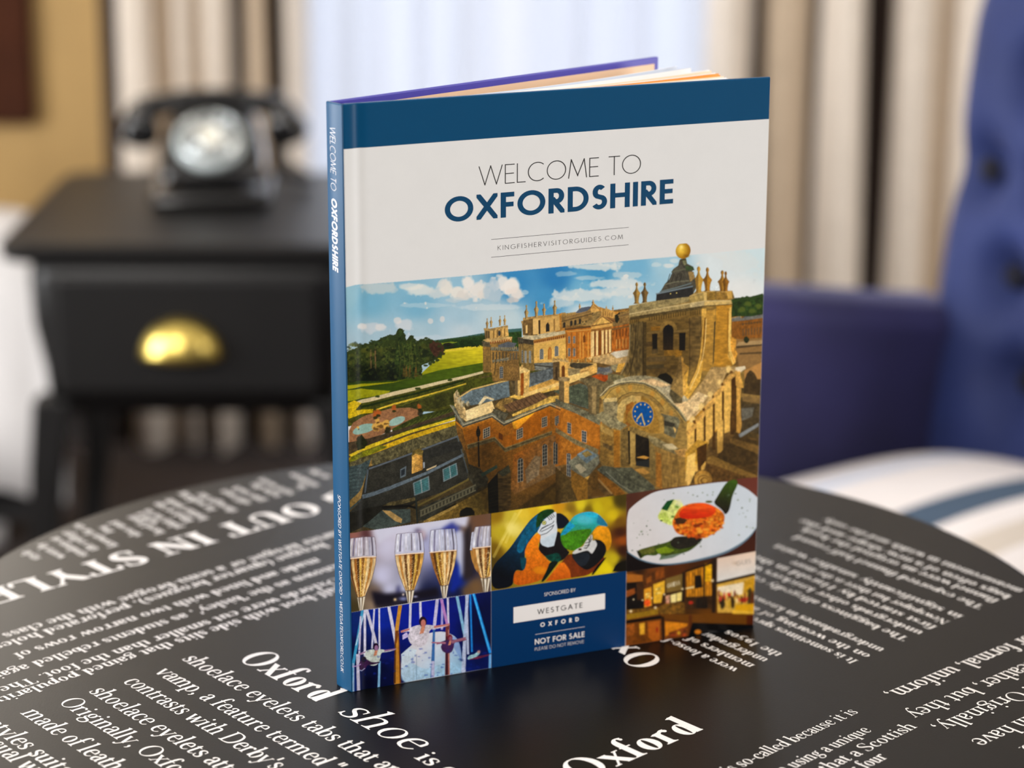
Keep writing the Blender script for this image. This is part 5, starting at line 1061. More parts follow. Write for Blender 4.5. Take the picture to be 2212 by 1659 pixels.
# clock tower courses and scrolls
for k in range(15): L(ZB,[(735,920+34*k),(1330,872+32*k)],2,(84,66,34),.4)
for k in range(12): L(ZB,[(1500,820+48*k),(1585,810+46*k)],2,(110,76,26),.5); L(ZB,[(1600,740+48*k),(1740,730+47*k)],2,(120,80,24),.5)
P(ZB,"745,930 870,900 868,1440 740,1430 660,1430 700,1330 735,1150",(112,96,62),.3,'v',.5); L(ZB,[(872,900),(872,1440)],8,(64,52,30)); L(ZB,[(740,930),(738,1150),(700,1320),(650,1420)],9,(176,156,112)); L(ZB,[(800,930),(790,1180),(760,1330),(720,1430)],7,(70,58,36)); L(ZB,[(1335,860),(1335,1380)],7,(84,66,38)); L(ZB,[(1450,860),(1450,1050)],6,(70,54,28))
P(ZB,"1190,1430 1230,1300 1225,1260 1250,1235 1275,1260 1270,1310 1320,1370 1290,1400 1270,1440 1310,1560 1260,1659 1140,1560",(150,122,70),.35); P(ZB,"1250,1240 1275,1262 1272,1310 1320,1370 1290,1400 1272,1440 1310,1560 1270,1640 1262,1400",(226,176,86),.2)
L(ZB,[(1500,870),(1490,1080),(1465,1250),(1420,1400),(1340,1570)],7,(250,216,140)); L(ZB,[(1462,880),(1452,1080),(1430,1250),(1390,1390),(1320,1540)],6,(110,80,36)); L(ZB,[(1735,800),(1730,1080),(1745,1200),(1790,1300)],8,(246,206,120)); L(ZB,[(1715,800),(1710,1080),(1722,1220),(1760,1330)],5,(120,80,26))
MUL(ZB,"735,900 1450,800 1440,1250 1330,1400 640,1440",(.80,.78,.74),10); MUL(ZB,"900,1350 1330,1300 1250,1450 860,1440",(.75,.74,.72),10)
L(ZB,[(735,822),(905,790),(1480,692),(1790,688)],8,(206,184,132)); L(ZB,[(735,872),(905,832),(1470,742),(1785,724)],6,(64,50,28)); L(ZB,[(735,742),(930,702)],6,(190,172,128)); L(ZB,[(1335,642),(1500,598),(1590,594)],6,(206,176,116)); L(ZB,[(1600,604),(1752,594)],6,(206,172,104))
# pediment: mouldings and stone joints
L(ZD,[(445,345),(530,255),(640,212),(760,198),(885,212),(1010,268),(1130,378),(1240,488),(1305,590)],9,(206,190,146)); L(ZD,[(470,395),(560,280),(650,240),(760,228),(880,246),(990,298),(1100,400),(1210,520),(1270,610)],5,(84,72,44)); L(ZD,[(600,420),(660,345),(740,312),(850,312),(960,352),(1040,422),(1080,480)],6,(90,74,42))
for a in range(8):
    t=math.radians(205+18*a); L(ZD,[(850+300*math.cos(t),600+330*math.sin(t)),(850+385*math.cos(t),600+395*math.sin(t))],4,(110,88,48),.7)
for k in range(10): L(ZD,[(455,700+38*k),(575,760+36*k),(645,750+34*k)],3,(110,84,42),.6); L(ZD,[(1000,900+36*k),(1310,1000+32*k)],3,(126,96,48),.5)
MUL(ZD,"440,620 650,700 650,1080 440,1000",(.86,.84,.80),6); MUL(ZD,"930,760 1340,960 1310,1300 700,1330 560,1100 700,1000",(.84,.82,.78),14); MUL(ZD,"100,1000 440,900 700,1330 200,1400",(.80,.80,.80),16)
# right flank, sunlit buttresses
P(ZQ,"60,480 95,440 135,385 235,380 290,380 270,410 235,430 150,520 60,600 10,640 0,560",(176,146,94),.3); P(ZQ,"0,560 60,500 110,520 60,590 10,640",(222,192,142),.3); P(ZQ,"175,470 190,420 212,400 232,430 228,480 200,490 178,500",(112,84,38),.3); P(ZQ,"190,470 200,430 214,415 226,440 222,470",(230,200,140),.2); L(ZQ,[(170,470),(192,412),(212,396),(236,430)],7,(190,160,106)); P(ZQ,"240,385 285,378 290,390 262,408 240,400",(230,214,180),.1)
for i in range(5):
    x=10+44*i; y=700-60*i; P(ZQ,[(x+30,y-40),(x+58,y-60),(x+56,y+90),(x+34,y+120)],(84,54,20),.3); P(ZQ,[(x,y+6),(x+34,y-24),(x+34,y+130),(x,y+170)],(226,180,92),.18); P(ZQ,[(x-6,y-8),(x+30,y-44),(x+62,y-64),(x+66,y-44),(x+34,y-18),(x,y+16)],(206,160,84),.3); B(ZQ,x+22,y-66,16,18,(238,204,130),.95,.9); B(ZQ,x+34,y-56,9,10,(104,66,24),.9,.9)
P(ZQ,"240,410 262,400 270,470 262,560 270,660 262,700 240,690 246,560",(224,172,84),.25); P(ZQ,"228,480 246,470 246,690 220,700",(90,62,26),.3)
P(ZQ,"0,790 60,730 110,740 100,800 40,860 0,880",(190,146,56),.25); P(ZQ,"10,810 50,790 44,900 0,930",(236,192,106),.15); P(ZQ,"55,770 105,745 100,830 60,880",(80,52,20),.3)
P(ZQ,"285,440 300,410 316,398 334,415 345,440 362,440 362,520 280,510",(72,56,32),.35); P(ZQ,"275,520 362,530 362,560 275,545",(140,112,66),.25); P(ZQ,"270,560 362,560 360,700 270,690",(90,76,50),.35); P(ZQ,"255,705 350,650 352,665 262,720",(160,166,170),.1); P(ZQ,"270,580 330,575 320,620 270,640",(120,116,104),.3); P(ZQ,"215,720 356,765 352,800 215,745",(146,114,60),.25); P(ZQ,"110,815 300,890 340,900 330,915 100,840",(166,130,66),.25)
MUL(ZQ,"130,760 220,700 356,760 350,950 60,950",(.78,.76,.72),8); MUL(ZQ,"262,540 362,540 356,760 220,740",(.85,.84,.82),6)
# far right court
P(ZQ,"225,60 240,52 300,50 372,30 372,140 225,140",(44,64,26),.5); RAG(ZQ,"228,66 270,52 320,52 372,36",8,(50,72,30)); 
for x,y in ((270,110),(320,112),(300,80),(350,90)): B(ZQ,x,y,18,12,(104,116,44),.7,1.0)
P(ZQ,"222,150 262,140 268,150 372,130 372,150 275,165 225,170",(120,118,110),.25); P(ZQ,"225,165 280,160 372,148 372,240 260,250 222,240",(140,90,32),.25); L(ZQ,[(265,178),(372,166)],4,(96,64,28)); QUADROW(ZQ,(275,200),(370,190),34,7,.3,(86,76,58)); QUADROW(ZQ,(275,172),(370,160),12,7,.3,(84,72,50)); E(ZQ,292,250,12,14,(40,46,26),.4)
# micro texture of masonry over the stone buildings
tx=blur(vnoise(1.6),0); m=mask(zp(ZC,"1120,340 1440,60 1440,0 2215,-200 3900,-900 3950,600 3950,1100 1700,1420 120,1600 100,920 1120,600")); c=np.zeros((AH,AW),np.float32); c[m[0]]=m[1]; c*=CLIP[0]; ART*=(1+.07*(tx*c)[...,None]+.03*(N5*c)[...,None])
clip()
clip(Z0,"728,500 1690,500 1690,1300 728,1300")
g=np.clip(1-np.hypot((XX-(1200+1245/4.608))/20,(YY-(500+175/4.608))/22),0,1)[...,None]; gold=np.array((150,104,10),np.float32)*(1-g)+np.array((250,214,90),np.float32)*g
E(ZB,1270,192,73,80,gold,.06,rot=20); B(ZB,1250,150,26,24,(254,236,160),.8); B(ZB,1300,240,34,18,(120,84,20),.6)
clip()
# ---- small pictures of the cover
# sparkling wine
clip(Z0,"750,1152 757,1152 1060,1109 1060,1277 900,1300 756,1323 750,1323")
bg=FLD(ZE,[(150,430,(150,100,90)),(330,420,(96,60,62)),(120,600,(120,90,70)),(480,380,(206,204,222)),(800,330,(208,206,224)),(1100,300,(196,198,220)),(1400,260,(186,192,218)),(600,600,(202,200,222)),(560,1000,(196,196,222)),(650,1200,(196,198,224)),(900,1180,(190,194,222)),(500,1330,(34,28,34)),(650,1330,(28,22,32)),(900,1360,(24,20,36)),(1200,1250,(26,32,70)),(1200,600,(170,172,206)),(1550,500,(184,188,216)),(1650,600,(150,156,200)),(1600,900,(20,40,130)),(1650,1100,(22,44,130)),(1600,1230,(18,26,70)),(1500,330,(120,126,180)),(1750,300,(100,76,62)),(1900,250,(112,80,58)),(1760,650,(62,48,48)),(1750,950,(30,28,50)),(1850,1150,(120,92,60)),(1750,1200,(110,84,56)),(200,1100,(90,80,50)),(430,1250,(120,100,84)),(400,1400,(150,130,110)),(180,1450,(70,60,34))],3.4)
P(ZE,"0,0 2200,0 2200,1659 0,1659",bg,.04,'c')
P(ZE,"460,340 1780,160 1740,320 1650,300 1550,240 1400,330 1300,330 1200,360 1150,480 1130,420 1000,330 700,420 480,560",(206,206,224),.03,'c')
P(ZE,"1400,330 1540,250 1600,320 1650,300 1640,340 1560,400 1400,380",(58,66,150),.1); P(ZE,"1000,370 1060,340 1150,370 1180,440 1150,520 1130,420",(60,46,80),.1); E(ZE,1110,430,60,70,(190,170,182))
P(ZE,"400,1210 600,1255 780,1240 1000,1220 1250,1180 1330,1160 1370,1290 1000,1350 700,1380 460,1440",(24,20,34),.1); P(ZE,"1560,900 1640,840 1680,1000 1640,1130 1560,1240 1500,1220",(16,44,150),.1); P(ZE,"1590,380 1680,360 1700,560 1690,960 1660,1040 1640,860 1600,760",(196,200,222),.04); P(ZE,"1700,420 1800,250 1830,1000 1700,1080",(48,40,44),.2); P(ZE,"770,1150 800,1130 800,1240 760,1250",(40,40,90))
BLR(4)
B(ZE,735,1332,30,28,(226,200,150),.95); B(ZE,850,1262,22,22,(230,214,200),.9); B(ZE,850,1320,80,40,(150,160,210),.8); B(ZE,1020,1290,40,22,(176,180,214),.8)
def FLUTE(xl,xr,top,liq,bot,cx,stem,sl):
    """tall glass of sparkling wine between xl and xr"""
    def side(t): # half width along the height 0..1 (top..bowl end)
        return np.interp(t,[0,.12,.3,.45,.7,.88,1],[.86,.94,1,.97,.74,.48,.3])
    hw=(xr-xl)/2; ts=np.linspace(0,1,14); ys=top+(bot-top)*ts; cxs=np.interp(ts,[0,1],[(xl+xr)/2,cx])
    l=[(c-hw*side(t),y+sl*hw*side(t)) for c,t,y in zip(cxs,ts,ys)]; r=[(c+hw*side(t),y-sl*hw*side(t)) for c,t,y in zip(cxs,ts,ys)]
    P(ZE,l+r[::-1],(206,208,224),.06,'v',.7)
    tl=(liq-top)/(bot-top)
    for k in range(9):
        u0=-.9+.2*k; u1=u0+.11
        P(ZE,[(c+hw*side(t)*u0,y-sl*hw*u0) for c,t,y in zip(cxs,ts,ys) if t<tl]+[(c+hw*side(t)*u1,y-sl*hw*u1) for c,t,y in zip(cxs,ts,ys) if t<tl][::-1],[(230,232,240),(96,88,120),(190,192,214),(226,226,236),(200,204,220),(110,100,110),(224,224,232),(170,172,196),(60,52,70)][k],.25,'v',.65)
    tt=np.linspace(tl,1,12); yy=top+(bot-top)*tt; cc=np.interp(tt,[0,1],[(xl+xr)/2,cx])
    P(ZE,[(c-hw*side(t)*.97,y+sl*hw) for c,t,y in zip(cc,tt,yy)]+[(c+hw*side(t)*.97,y-sl*hw) for c,t,y in zip(cc,tt,yy)][::-1],(196,150,84),.12,'v')
    cs=[(92,54,22),(226,196,140),(150,92,36),(64,36,16),(206,168,70),(120,76,24),(214,170,90),(238,216,170),(180,126,60),(232,206,160)]
    for k in range(10):
        u0=-.95+.19*k; u1=u0+.19
        P(ZE,[(c+hw*side(t)*u0,y-sl*hw*u0) for c,t,y in zip(cc,tt,yy)]+[(c+hw*side(t)*u1,y-sl*hw*u1) for c,t,y in zip(cc,tt,yy)][::-1],cs[(k+int(xl/100))%10],.25,'v',.8)
    for i in range(170):
        t=tl+.05+(.93-tl)*rng.rand(); u=rng.randn()*.35
        if abs(u)>.85: continue
        c=np.interp(t,[0,1],[(xl+xr)/2,cx]); B(ZE,c+hw*side(t)*u,top+(bot-top)*t-sl*hw*u,6,6,(250,232,180),.75)
    L(ZE,[(xl+6,liq+sl*hw+6),((xl+xr)/2,liq),(xr-4,liq-sl*hw)],14,(240,214,186)); L(ZE,[(xl+10,liq+sl*hw+20),((xl+xr)/2,liq+14),(xr-6,liq-sl*hw+14)],7,(120,70,40),.8)
    for s,q in ((1,l),(1,r)): L(ZE,q,5,(60,44,40),.75)
    L(ZE,[l[0],((xl+xr)/2,top-14),r[0]],6,(110,100,120),.8)
    hb=hw*.3; P(ZE,[(cx-hb,bot),(cx+hb,bot-sl*20),(cx+hb*.42,bot+stem),(cx-hb*.42,bot+stem)],(200,190,170),.2,'v')
    for u,c in ((-.5,(84,60,30)),(-.1,(240,236,226)),(.35,(96,74,48)),(.7,(236,226,206))): L(ZE,[(cx+hb*u,bot+6),(cx+hb*u*.4,bot+stem)],hb*.28,c,.8)
    L(ZE,[(cx-hb,bot),(cx,bot+10),(cx+hb,bot-8)],8,(70,44,26),.9)
FLUTE(80,478,465,745,1300,265,190,.06); FLUTE(732,1145,405,690,1205,945,190,.06); FLUTE(1212,1602,350,655,1135,1430,180,.07)
P(ZE,"1790,640 1815,390 1850,380 1860,640",(200,204,224),.1); FLUTE(1830,2280,300,590,1030,2010,200,.08); P(ZE,"1795,650 1840,640 1900,960 1860,900 1810,760",(176,130,66),.2,'v')
clip()
# macaws
RND[0]=1
clip(Z0,"1061,1109 1353,1067 1353,1234 1061,1277")
bg=FLD(ZF,[(200,400,(150,116,20)),(420,420,(206,186,60)),(300,650,(190,170,40)),(420,600,(236,220,120)),(350,780,(206,180,50)),(200,900,(120,92,14)),(160,1050,(84,66,16)),(600,380,(226,196,60)),(720,340,(216,180,40)),(880,300,(230,206,40)),(1100,280,(206,150,26)),(1250,320,(140,110,30)),(1400,270,(220,200,40)),(1500,330,(120,100,20)),(1620,300,(206,186,26)),(1750,240,(190,166,20)),(1950,200,(72,60,18)),(1850,420,(216,190,24)),(1930,500,(120,84,20)),(1980,760,(150,76,20)),(1950,650,(70,34,18)),(1990,900,(60,30,16)),(1860,1020,(200,180,30)),(1750,1150,(226,206,20)),(1980,1100,(34,26,14)),(1200,400,(206,170,40))],3.6)
P(ZF,"0,0 2200,0 2200,1659 0,1659",bg,.05,'c')
for a,b_,w in [((480,380),(170,1000),40),((560,330),(300,760),30),((440,560),(340,800),36)]: L(ZF,[a,b_],w,(240,224,130),.35)
P(ZF,"1840,1200 1880,1120 1910,1090 2040,1040 2040,1200",(24,20,12))
P(ZF,"1130,1060 1260,920 1500,1100 1700,980 1740,1020 1540,1250 1260,1290 920,1340",(120,54,18),.2)
P(ZF,"900,1340 1100,1080 1160,1070 1240,1180 1260,1290",GR(ZF,(1100,1080),(1050,1320),(226,120,26),(196,92,14)),.15)
P(ZF,"140,1130 380,900 520,700 620,560 700,460 800,380 900,325 1010,325 1030,360 960,480 820,620 740,680 640,840 600,980 640,1080 600,1200 480,1170 460,1280 430,1420 140,1460",GR(ZF,(650,500),(280,1250),(14,84,120),(8,12,22)),.3)
P(ZF,"640,560 720,450 860,360 940,440 800,600 720,680 640,800 560,960 480,900 560,700",(16,92,124),.35); P(ZF,"780,400 850,345 940,322 1010,325 1030,360 950,420 860,470 820,560 760,600",(24,64,28),.4); P(ZF,"540,1000 640,1010 640,1100 600,1200 560,1150",(12,70,86),.3)
P(ZF,"760,670 830,670 830,760 790,830 820,900 900,1010 970,1070 960,1150 860,1330 440,1420 460,1180 600,1200 640,1040 600,930 650,800",GR(ZF,(760,700),(620,1400),(240,140,24),(186,90,14)),.2); B(ZF,820,1180,110,60,(226,150,20),.6,.6)
P(ZF,"810,830 830,700 1020,850 1050,640 1110,640 1200,900 1250,930 1130,1060 1000,1060 900,1000 800,900",(28,24,26),.3); P(ZF,"880,980 980,960 1080,930 1130,1020 1080,1080 960,1060",(14,72,60),.5); P(ZF,"960,1060 1100,1050 1000,1180 880,1340 830,1350 920,1180",(14,30,22),.3)
P(ZF,"1040,380 1120,380 1200,440 1240,500 1200,570 1130,600 1060,600 1040,520",(20,26,38),.25)
P(ZF,"1030,360 1055,370 1050,500 1072,620 1020,840 930,860 850,830 820,780 840,690 780,650 820,580 850,500 930,430",(214,220,226),.04); P(ZF,"830,760 1060,640 1020,840 930,860 850,830",(198,212,222),.05)
for s in ["925,430 960,470 950,480","950,420 990,460 975,470","975,405 1010,445","1000,390 1030,430","850,600 920,560 1000,520 1020,490","840,640 930,600 1010,550","830,690 920,660 990,600 1020,540","820,640 850,590 940,545"]: L(ZF,s,9,(40,44,54),.9)
E(ZF,880,515,32,32,(40,44,30)); E(ZF,880,515,25,26,(216,214,130)); E(ZF,880,515,9,10,(20,20,20))
P(ZF,"1105,700 1130,620 1240,500 1300,420 1400,375 1540,355 1640,390 1720,470 1780,550 1740,580 1640,540 1560,640 1500,720 1300,910 1200,890 1130,820",GR(ZF,(1400,380),(1300,880),(44,176,206),(60,120,20)),.18); P(ZF,"1110,720 1180,660 1320,620 1480,600 1560,600 1500,720 1420,840 1300,915 1200,890 1130,820",(70,130,24),.35); P(ZF,"1110,690 1240,500 1320,560 1180,680",(30,150,190),.2); B(ZF,1450,470,150,70,(110,200,216),.55,.8); P(ZF,"1640,400 1720,470 1780,560 1700,560 1620,520",(36,120,150),.2)
P(ZF,"1560,660 1600,590 1680,555 1780,575 1820,680 1830,800 1790,900 1760,920 1740,820 1680,760 1580,740",GR(ZF,(1650,570),(1790,880),(240,160,26),(200,140,14)),.15)
P(ZF,"1580,745 1680,760 1740,820 1760,900 1720,1000 1600,1120 1480,1190 1360,1120 1260,980 1300,930 1500,900 1600,840",(22,22,24),.3); P(ZF,"1270,960 1380,940 1500,930 1530,990 1480,1100 1400,1140 1300,1040",(34,40,48),.2); P(ZF,"1540,1250 1620,1120 1740,1000 1760,1000 1640,1160 1570,1250",(16,14,12))
P(ZF,"1270,940 1340,880 1430,850 1460,780 1540,680 1560,690 1560,770 1600,760 1630,820 1590,900 1550,960 1500,900 1420,920 1300,960",(206,206,204),.06)
for s in ["1460,800 1510,790 1540,700","1450,840 1500,830 1550,740","1470,880 1520,820","1500,740 1530,780","1440,870 1480,870"]: L(ZF,s,12,(50,50,52),.8)
E(ZF,1385,890,26,16,(90,60,40)); E(ZF,1385,888,12,9,(30,24,20))
clip()
# plated dish
clip(Z0,"1353,1067 1420,1057 1575,1037 1600,1034 1642,1030 1642,1192 1545,1207 1353,1236")
P(ZG,"0,0 2200,0 2200,1659 0,1659",FLD(ZG,[(200,400,(84,48,36)),(400,380,(88,52,38)),(1900,300,(110,58,46)),(1950,900,(64,30,20)),(1900,1100,(70,34,22)),(300,1350,(22,14,14)),(700,1400,(24,14,10)),(160,800,(96,60,44))],3),.06,'c')
P(ZG,"155,625 260,520 380,430 560,330 900,280 1560,188 1700,225 1850,300 1960,390 2005,440 2000,720 1990,830 1900,950 1760,1070 1500,1210 1000,1330 720,1360 560,1350 360,1300 220,1220 155,1170",GR(ZG,(500,1000),(1500,400),(212,208,208),(204,212,220)),.02,'c')
P(ZG,"155,1165 220,1215 360,1295 560,1345 720,1355 1000,1320 1500,1200 1760,1060 1900,940 1990,820 1980,850 1900,975 1740,1110 1500,1235 1000,1350 720,1375 480,1350 300,1290 155,1190",(110,140,160),.05,'c',.8)
P(ZG,"1560,190 1700,160 1720,230 1640,390 1600,600 1540,670 1500,600 1370,500 1420,420",GR(ZG,(1620,200),(1480,620),(62,90,24),(36,28,22)),.2); 
P(ZG,"290,1165 520,1100 760,1040 840,960 1240,980 1180,1060 1060,1160 960,1200 700,1240 620,1300 640,1230 600,1210 560,1240 420,1230 350,1285 320,1240",(70,86,26),.3); P(ZG,"560,1150 700,1110 830,1160 760,1200 600,1210",(122,144,26),.15); P(ZG,"760,1040 850,960 1240,985 1150,1090 900,1160 780,1110",(40,36,28),.3); P(ZG,"610,1300 640,1230 720,1240 960,1195 800,1270",(90,110,90),.2,'f',.8); P(ZG,"290,1165 340,1180 370,1240 350,1285",(40,40,20)); P(ZG,"310,1165 520,1110 560,1130 540,1200 380,1220",(112,110,46),.3,'f',.7)
for i in range(90):
    x,y=200+rng.rand()*1750,330+rng.rand()*900
    if (abs(x-1150)<480 and abs(y-750)<300) or y<620-.4*x+40 or y>1500-.3*x: continue
    B(ZG,x,y,8+10*rng.rand(),7+6*rng.rand(),(120,136,110) if rng.rand()>.35 else (60,74,50),.75,.8)
P(ZG,"580,690 640,590 720,480 800,440 880,470 960,520 900,640 830,800 780,820 620,750",(206,214,130),.25); P(ZG,"640,580 720,470 820,445 790,500 720,610",(24,84,36),.3); P(ZG,"600,660 700,620 790,790 640,740",(190,206,100),.25); B(ZG,860,540,30,34,(96,140,40),.9,1.0); B(ZG,800,690,40,26,(70,110,40),.8,1.0); B(ZG,640,740,30,20,(60,80,20),.8,1.0); B(ZG,880,500,60,50,(226,222,180),.7,1.0)
P(ZG,"790,770 830,680 900,560 1050,500 1260,490 1420,560 1500,620 1535,680 1520,790 1440,890 1330,960 1190,990 1000,970 860,930 810,850",(206,110,26),.35)
for i in range(130):
    t=rng.rand()*6.28; r=np.sqrt(rng.rand()); x,y=1170+350*r*np.cos(t),800+180*r*np.sin(t); B(ZG,x,y,16+22*rng.rand(),14+14*rng.rand(),[(236,150,40),(176,70,16),(240,170,60),(120,44,14),(226,96,24)][rng.randint(5)],.75,.9)
P(ZG,"820,720 900,700 1010,730 960,790 860,800",(70,44,24),.4); E(ZG,1310,480,50,16,(90,90,40))
P(ZG,"885,650 930,580 1040,520 1200,495 1340,520 1410,580 1400,640 1320,690 1150,720 980,720 900,700",GR(ZG,(1100,500),(1080,720),(236,92,24),(196,36,10)),.12,'h'); B(ZG,1150,560,160,22,(244,120,40),.6); B(ZG,1120,660,170,16,(214,60,20),.6); P(ZG,"1280,510 1400,560 1430,620 1500,640 1400,560",(230,140,40),.2)
clip()
RND[0]=0
# shopping arcade at night
clip(Z0,"1353,1236 1545,1207 1642,1189 1640,1352 1351,1396")
P(ZH,"0,0 2200,0 2200,1659 0,1659",FLD(ZH,[(250,500,(150,86,24)),(300,400,(40,22,10)),(550,420,(110,60,20)),(800,420,(86,44,14)),(200,700,(96,50,20)),(300,800,(24,16,12)),(1200,280,(70,38,14)),(1300,1100,(112,66,8)),(1700,1100,(108,62,8)),(300,1200,(130,70,20)),(500,1350,(140,76,18)),(1200,1260,(10,8,8)),(1800,1250,(4,4,6)),(700,650,(60,36,14))],3),.08,'c')
P(ZH,"150,455 380,470 380,560 160,575",(170,104,36),.1); P(ZH,"150,580 380,560 390,700 150,690",(30,20,14),.3); P(ZH,"150,690 270,650 270,740 150,780",(150,80,30),.2); P(ZH,"150,790 380,680 390,930 160,960",(24,18,16),.4); P(ZH,"290,580 390,560 395,830 300,820",(74,44,22),.2)
P(ZH,"380,480 520,420 690,360 700,560 530,600 390,680",(92,52,20),.25,'v'); P(ZH,"430,520 500,480 500,560 430,590",(150,84,26),.2); P(ZH,"560,400 680,360 685,500 560,540",(130,70,22),.25,'v')
P(ZH,"395,670 505,630 510,900 400,930",(214,150,40),.2); P(ZH,"525,600 690,545 690,720 660,740 640,860 530,870",(226,176,50),.18); E(ZH,445,860,46,50,(226,90,30),.3); 
for x,y,w in [(450,720,60),(450,760,60),(600,650,80),(600,710,76)]: P(ZH,[(x-w/2,y+10),(x+w/2,y-8),(x+w/2,y+16),(x-w/2,y+34)],(240,214,130),.5,'f',.8)
P(ZH,"700,520 940,450 935,680 710,720",(120,96,46),.12,'c'); 
P(ZH,"690,740 940,680 930,860 700,880",(60,40,16),.2); P(ZH,"770,750 850,725 850,850 775,860",(240,222,150),.1); P(ZH,"855,725 930,705 925,830 858,845",(236,214,130),.1); P(ZH,"700,760 760,750 755,900 705,900",(200,150,120),.4); B(ZH,720,880,20,30,(190,50,40),.8)
P(ZH,"985,420 1360,300 1350,900 990,940",(196,130,24),.3,'v'); QUADROW(ZH,(990,440),(1350,320),560,9,.22,(80,46,12),.8); P(ZH,"1110,480 1200,470 1220,640 1110,660",(30,22,14),.3); P(ZH,"1250,310 1360,290 1340,560 1250,560",(226,170,20),.25,'h'); P(ZH,"985,780 1350,760 1350,940 990,950",(60,38,16),.6); B(ZH,1050,855,40,26,(196,50,30),.9,.6); P(ZH,"1120,800 1280,790 1290,940 1130,930",(34,26,18),.4); L(ZH,[(980,420),(1350,300)],26,(36,22,10)); L(ZH,[(955,430),(950,910)],34,(38,26,14)); L(ZH,[(1245,350),(1240,900)],22,(40,26,14)); P(ZH,"980,650 1100,625 1100,650 980,670",(230,210,160))
P(ZH,"1350,240 1420,220 1400,1000 1350,1000",(42,26,14),.2)
P(ZH,"1425,230 1500,200 1980,130 1975,440 1420,580",GR(ZH,(1600,180),(1650,500),(226,200,180),(216,212,206)),.04,'c'); B(ZH,1680,300,60,30,(170,140,110),.4); 
P(ZH,"1410,570 1960,440 1960,470 1410,600",(40,28,14)); P(ZH,"1420,600 1960,475 1970,1000 1430,1000",(206,164,70),.15); P(ZH,"1430,640 1800,570 1780,740 1440,800",(232,216,186),.1); P(ZH,"1800,560 1960,500 1960,760 1820,780",(200,150,30),.3)
for i in range(46):
    x=1440+rng.rand()*500; y=720+rng.rand()*120; B(ZH,x,y,12+12*rng.rand(),26+44*rng.rand(),[(110,40,24),(40,28,18),(150,90,30),(190,60,40),(60,50,24),(230,190,90)][rng.randint(6)],.8,.7)
for x,y,w,h,c in [(1500,870,44,130,(34,28,16)),(1640,850,36,150,(44,30,14)),(1470,800,26,60,(200,70,50)),(1590,740,30,50,(206,60,40)),(1790,820,60,60,(150,24,20)),(1700,820,30,60,(230,200,140)),(1600,880,24,110,(190,150,40)),(1920,840,40,150,(90,44,16)),(1880,700,30,120,(60,50,16))]: B(ZH,x,y,w,h*.7,c,.9,.5)
P(ZH,"1690,890 1950,870 1950,1010 1660,1010",(214,160,16),.12); P(ZH,"1640,960 1960,980 1960,1020 1640,1015",(226,180,60),.1)
P(ZH,"150,1020 590,950 600,1020 150,1100",(176,136,30),.2)
for i in range(6): L(ZH,[(150,1028+13*i),(590,960+11*i)],5,(90,64,12),.7)
P(ZH,"150,960 600,920 700,870 960,850 980,1010 620,1020 590,950 150,1010",(120,84,26),.5); P(ZH,"640,1020 1960,1020 1950,1170 1090,1150 640,1070",(108,64,8),.06); P(ZH,"1840,1040 1955,1030 1950,1170 1840,1170",(84,32,4),.05)
P(ZH,"150,1110 640,1040 650,1080 150,1150",(16,10,6)); P(ZH,"150,1150 640,1080 700,1110 1030,1130 1040,1330 700,1370 170,1450",(112,62,14),.25)
P(ZH,"150,1180 270,1150 260,1300 160,1340",(150,84,26),.4); P(ZH,"330,1150 410,1140 405,1300 340,1310",(226,170,50),.2); P(ZH,"450,1130 620,1110 620,1380 520,1400 460,1340",(176,96,24),.12); E(ZH,580,1240,14,40,(150,40,14)); P(ZH,"690,1120 1010,1150 1000,1200 880,1230 700,1330",(206,130,24),.2); P(ZH,"740,1280 1000,1190 1000,1310 760,1350",(120,60,20),.6)
B(ZH,885,1280,26,30,(236,200,40),.95); B(ZH,960,1310,40,26,(206,80,30),.9); B(ZH,800,1310,50,24,(200,80,40),.7); L(ZH,[(660,1060),(670,1380)],34,(36,18,6)); L(ZH,[(1050,1040),(1050,1330)],44,(90,44,10)); P(ZH,"1080,1140 1960,1170 1960,1400 1000,1400",(6,5,6)); E(ZH,1155,1268,48,34,(206,126,30)); P(ZH,"1300,1250 1430,1255 1430,1280 1300,1275",(70,70,70),.3)
WORD(ZH,'GUESS',722,655,180,62,-50,.2,(236,230,214)); WORD(ZH,'GUIS',1690,345,210,70,-40,.14,(160,150,142),.8)
BLR(1)
for x,y,r in [(210,975,26),(555,925,24),(680,738,18),(935,662,20),(1358,545,26),(248,810,16),(375,820,16),(505,790,14)]: B(ZH,x,y,r,r,(250,232,190),.95)
clip()
# aerial silks show
RND[0]=1
clip(Z0,"752,1324 1061,1277 1061,1443 900,1469 752,1500")
P(ZI,"0,0 2200,0 2200,1659 0,1659",FLD(ZI,[(300,350,(8,40,110)),(500,300,(10,40,150)),(800,220,(10,34,150)),(1200,200,(8,26,120)),(1400,250,(6,14,64)),(1450,450,(6,16,60)),(300,600,(6,16,70)),(500,800,(4,12,60)),(400,900,(4,6,40)),(560,600,(8,24,110)),(1400,700,(8,22,84)),(1300,780,(8,30,110)),(270,900,(10,40,110)),(900,250,(12,30,170))],3),.15,'c')
P(ZI,"690,900 690,640 760,580 880,470 980,440 1080,435 1180,480 1220,560 1235,700 1235,830 1060,845 860,880",GR(ZI,(850,600),(1100,850),(214,214,222),(150,190,220)),.08,'c'); P(ZI,"690,760 760,700 900,780 1000,740 1200,700 1235,830 860,880 690,900",(160,200,226),.2,'f',.6); P(ZI,"690,640 760,580 830,600 800,700 700,760",(200,214,226),.1); P(ZI,"1090,450 1180,490 1220,560 1230,700 1150,560",(110,140,200),.1,'c',.6)
L(ZI,[(828,640),(828,880)],4,(90,120,150))
